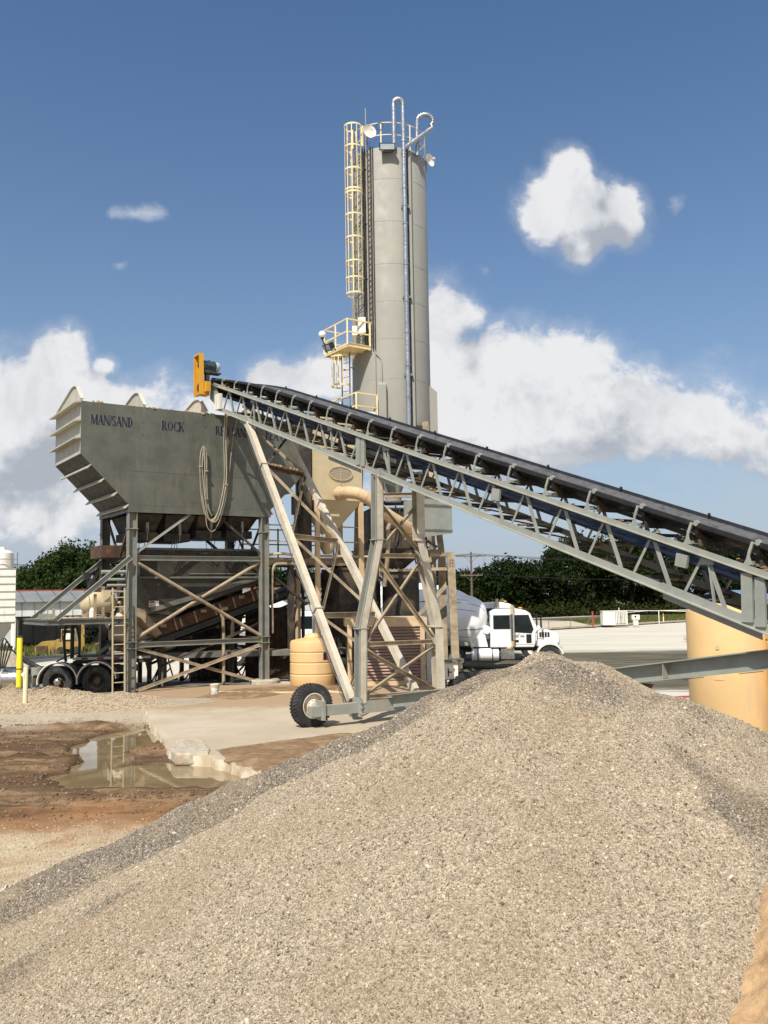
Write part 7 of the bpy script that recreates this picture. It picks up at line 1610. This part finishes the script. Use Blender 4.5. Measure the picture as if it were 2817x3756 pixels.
    for s in (-1, 1):
        m_ = MB(); m_.tube([(-4.35, s*.85, .66), (-3.05, s*.85, .66)], .30, 20); ft_ = m_.build('fuel_tank', M['white' if s < 0 else 'chrome'], t, 40); m_ = MB()
        for x_ in (-4.05, -3.35): m_.lathe([(.302, -.03), (.312, -.03), (.312, .03), (.302, .03)], (x_, s*.85, .66), 20, Matrix.Rotation(R(90), 3, 'Y'))
        m_.build('strap', M['steeldark'], ft_)
        MB().bb((-2.95, s*.95-.22, .45), (-2.3, s*.95+.22, .95)).build('step_box', M['chrome'], t)
        MB().prism([(-5.9, 1.12), (-4.45, 1.12), (-4.30, .95), (-4.30, 1.22), (-4.5, 1.28), (-7.1, 1.28), (-7.1, 1.12)], (0, s*.92-.32, 0), (1, 0, 0), (0, 0, 1), (0, .64, 0)).build('mudguard', M['steel'], t)
    tilt = R(13); c = V((-3.62, 0, 1.98)); ax = V((-math.cos(tilt), 0, math.sin(tilt))); rot = V((0, 0, 1)).rotation_difference(ax).to_matrix()
    pr = [(0, 0), (.5, .0), (.62, .06), (.95, .20), (1.18, .45), (1.30, .85), (1.34, 1.4), (1.34, 2.4), (1.24, 3.1), (1.0, 4.0), (.72, 4.8), (.55, 5.3), (.50, 5.4), (0, 5.4)]
    dro = MB().lathe(pr, n=48).build('drum', M['drum'], t, 50); dro.location = c; dro.rotation_euler = (rot.to_euler())
    m_ = MB(); m_.prism([(-4.35, 1.03), (-3.55, 1.03), (-3.72, 1.75), (-3.95, 1.95), (-4.1, 1.75)], (0, -.95, 0), (1, 0, 0), (0, 0, 1), (0, 1.9, 0)); m_.build('drum_pedestal', M['white'], t)
    m_ = MB(); m_.tube([(-3.6, -1.0, 1.85), (-3.6, 1.0, 1.85)], .20, 14); m_.build('water_tank', M['white'], t, 40)
    m_ = MB()
    for k in range(6): m_.tube(smooth_path([(-3.5, -.9+.05*k, 2.2-.1*k), (-3.42, -1.0, 1.9), (-3.48+.03*k, -1.05, 1.4), (-3.55, -.9, 1.1)], 5), .018, 5)
    m_.build('hose', M['black'], t)
    m_ = MB(); m_.prism([(-8.7, 1.03), (-7.9, 1.03), (-8.0, 2.6), (-8.5, 2.9)], (0, -.9, 0), (1, 0, 0), (0, 0, 1), (0, 1.8, 0)); m_.prism([(-9.2, 3.3), (-8.3, 3.9), (-8.2, 3.6), (-8.8, 2.9)], (0, -.6, 0), (1, 0, 0), (0, 0, 1), (0, 1.2, 0)); m_.build('chute_frame', M['white'], t)
    return t
p = at(2058, 2440, 45.0)
T0 = mixer('white mixer truck with a blue striped drum parked nose right behind the silo', p.x, 45.0, -.35, R(-5))
q = at(1868, 2240, 51.0); T1 = copy_tree(T0); T1.location = (q.x+1.87, 51.0, -.35); T1.scale = (1.1, 1.1, 1.1); T1['label'] = 'second white mixer truck whose cab roof shows just above the nearer truck'
q = at(1232, 2260, 50.0); T2_ = copy_tree(T0); T2_.location = (q.x+1.2, 50.0, -.35); T2_.rotation_euler.z = R(3); T2_['label'] = 'white mixer truck glimpsed through the conveyor frame behind the squat tan tank'

# ------------------------------------------------------------------ tractor and bulk trailer at the left, behind the bin legs
p = at(244, 2526, 32.6); tr = thing('truck_tractor', 'dark road tractor with pale fenders and a metal fuel tank left of the bin', 'truck', (p.x, 32.6, -.05), R(4))
MB().bb((-6, -.42, .72), (2.4, .42, .95)).build('chassis', M['black'], tr)
for x_ in (0, 1.32):
    for s in (-1, 1):
        road_wheel(tr, x_, s*.92, .51, .52, 'wheel', 'grime_shade')
    m_ = MB(); arc = [(x_+.66*math.cos(R(a)), .52+.64*math.sin(R(a))) for a in range(5, 190, 8)]; inn = [(x_+.62*math.cos(R(a)), .52+.60*math.sin(R(a))) for a in range(189, 4, -8)]
    m_.prism(arc+inn, (0, -1.2, 0), (1, 0, 0), (0, 0, 1), (0, .55, 0)); m_.build('fender', M['steeldark'], tr, 40); MB().tube([(x_+.665*math.cos(R(a)), -1.2, .52+.645*math.sin(R(a))) for a in range(5, 190, 8)], .022, 6).build('fender_edge', M['offwhite'], tr, 40)
MB().ball((0, -1.18, .51), .13, 14, (1, .6, 1)).build('hub_cap', M['chrome'], tr, 60)
m_ = MB(); m_.tube([(-3.4, -.85, .62), (-1.02, -.85, .62)], .34, 24); ft_ = m_.build('fuel_tank', M['chrome'], tr, 40); m_ = MB()
for x_ in (-1.9, -2.7): m_.lathe([(.342, -.03), (.355, -.03), (.355, .03), (.342, .03)], (x_, -.85, .62), 24, Matrix.Rotation(R(90), 3, 'Y'))
m_.build('strap', M['steel'], ft_)
MB().cyl((-.75, -.95, .75), (-.75, -.95, 1.0), .19, 16).build('air_canister', M['steel'], tr, 40); MB().cyl((-.78, -.95, .35), (-.75, -.95, .75), .12, 12).build('valve_body', M['grime_shade'], tr, 40)
m_ = MB()
for k in range(4): m_.tube(smooth_path([(-2.0+.05*k, -.9, 1.0), (-1.9+.1*k, -.95, 2.0-.1*k), (-1.6, -.9, 1.6), (-1.0+.1*k, -.9, 1.05), (-.4, -.92, 1.0), (.1, -.85, 1.3), (.6, -.7, 1.45)], 6), .025, 5)
m_.build('air_line', M['black'], tr)
# trailer
p2 = at(395, 2450, 32.9); tl = thing('bulk_trailer', 'dusty cream bulk powder trailer standing behind the bin frame', 'trailer', (p2.x-1.2, 33.4, -.05), R(9))
m_ = MB(); m_.bb((0, -.55, 1.12), (11, .55, 1.32)); m_.build('frame', M['steeldark'], tl)
m_ = MB(); m_.bb((-.1, -.7, 1.02), (2.6, .7, 1.119)); m_.build('coupler_plate', M['grime_shade'], tl); m_ = MB(); m_.bb((-.1, -.72, 1.16), (2.6, -.701, 1.25)); ed = m_.build('reflective_edge', M['offwhite'], tl); m_ = MB()
for k in range(3): m_.bb((.2+.55*k, -.727, 1.17), (.42+.55*k, -.7205, 1.24))
m_.build('red_stripe', M['redpaint'], ed)
for a, b in (((.7, -.5, 1.33), (1.9, -.5, 2.2)), ((1.05, -.5, 1.33), (2.2, -.5, 2.15))): MB().beam(a, b, .10, .12).build('strut', M['steel'], tl)
m_ = MB(); m_.tube([(-.15, -.55, 1.2), (-.15, -.55, 2.55)], .07, 8); m_.tube(smooth_path([(-.35, -.6, 1.1), (-.42, -.6, 1.9), (-.3, -.6, 2.6), (-.05, -.6, 2.5), (.1, -.6, 1.9), (.1, -.6, 1.1)]), .05, 7); m_.build('hose_stand', M['black'], tl, 40)
m_ = MB(); rot = Matrix.Rotation(R(90), 3, 'Y'); m_.lathe([(0, -.3), (.45, -.22), (.68, .0), (.75, .3), (.75, 1.7), (.62, 2.1), (0, 2.3)], (1.3, 0, 2.1), 32, rot); vs_ = m_.build('vessel', M['steeldust'], tl, 40)
for x_ in (1.9, 2.9):
    m_ = MB(); m_.lathe([(.55, 1.62), (.55, 1.5), (.25, 1.36), (.2, 1.33), (0, 1.33)], (x_, 0, 0), 24); m_.build('cone', M['steeldust'], tl, 40)
for x_ in (8.2, 9.5):
    for s in (-1, 1): road_wheel(tl, x_, s*.92, .51, .5, 'wheel', 'steeldark')
for s in (-1, 1): MB().beam((3.0, s*.6, .0), (3.0, s*.6, 1.12), .14, .14, (0, 1, 0)).build('landing_leg', M['steeldark'], tl)
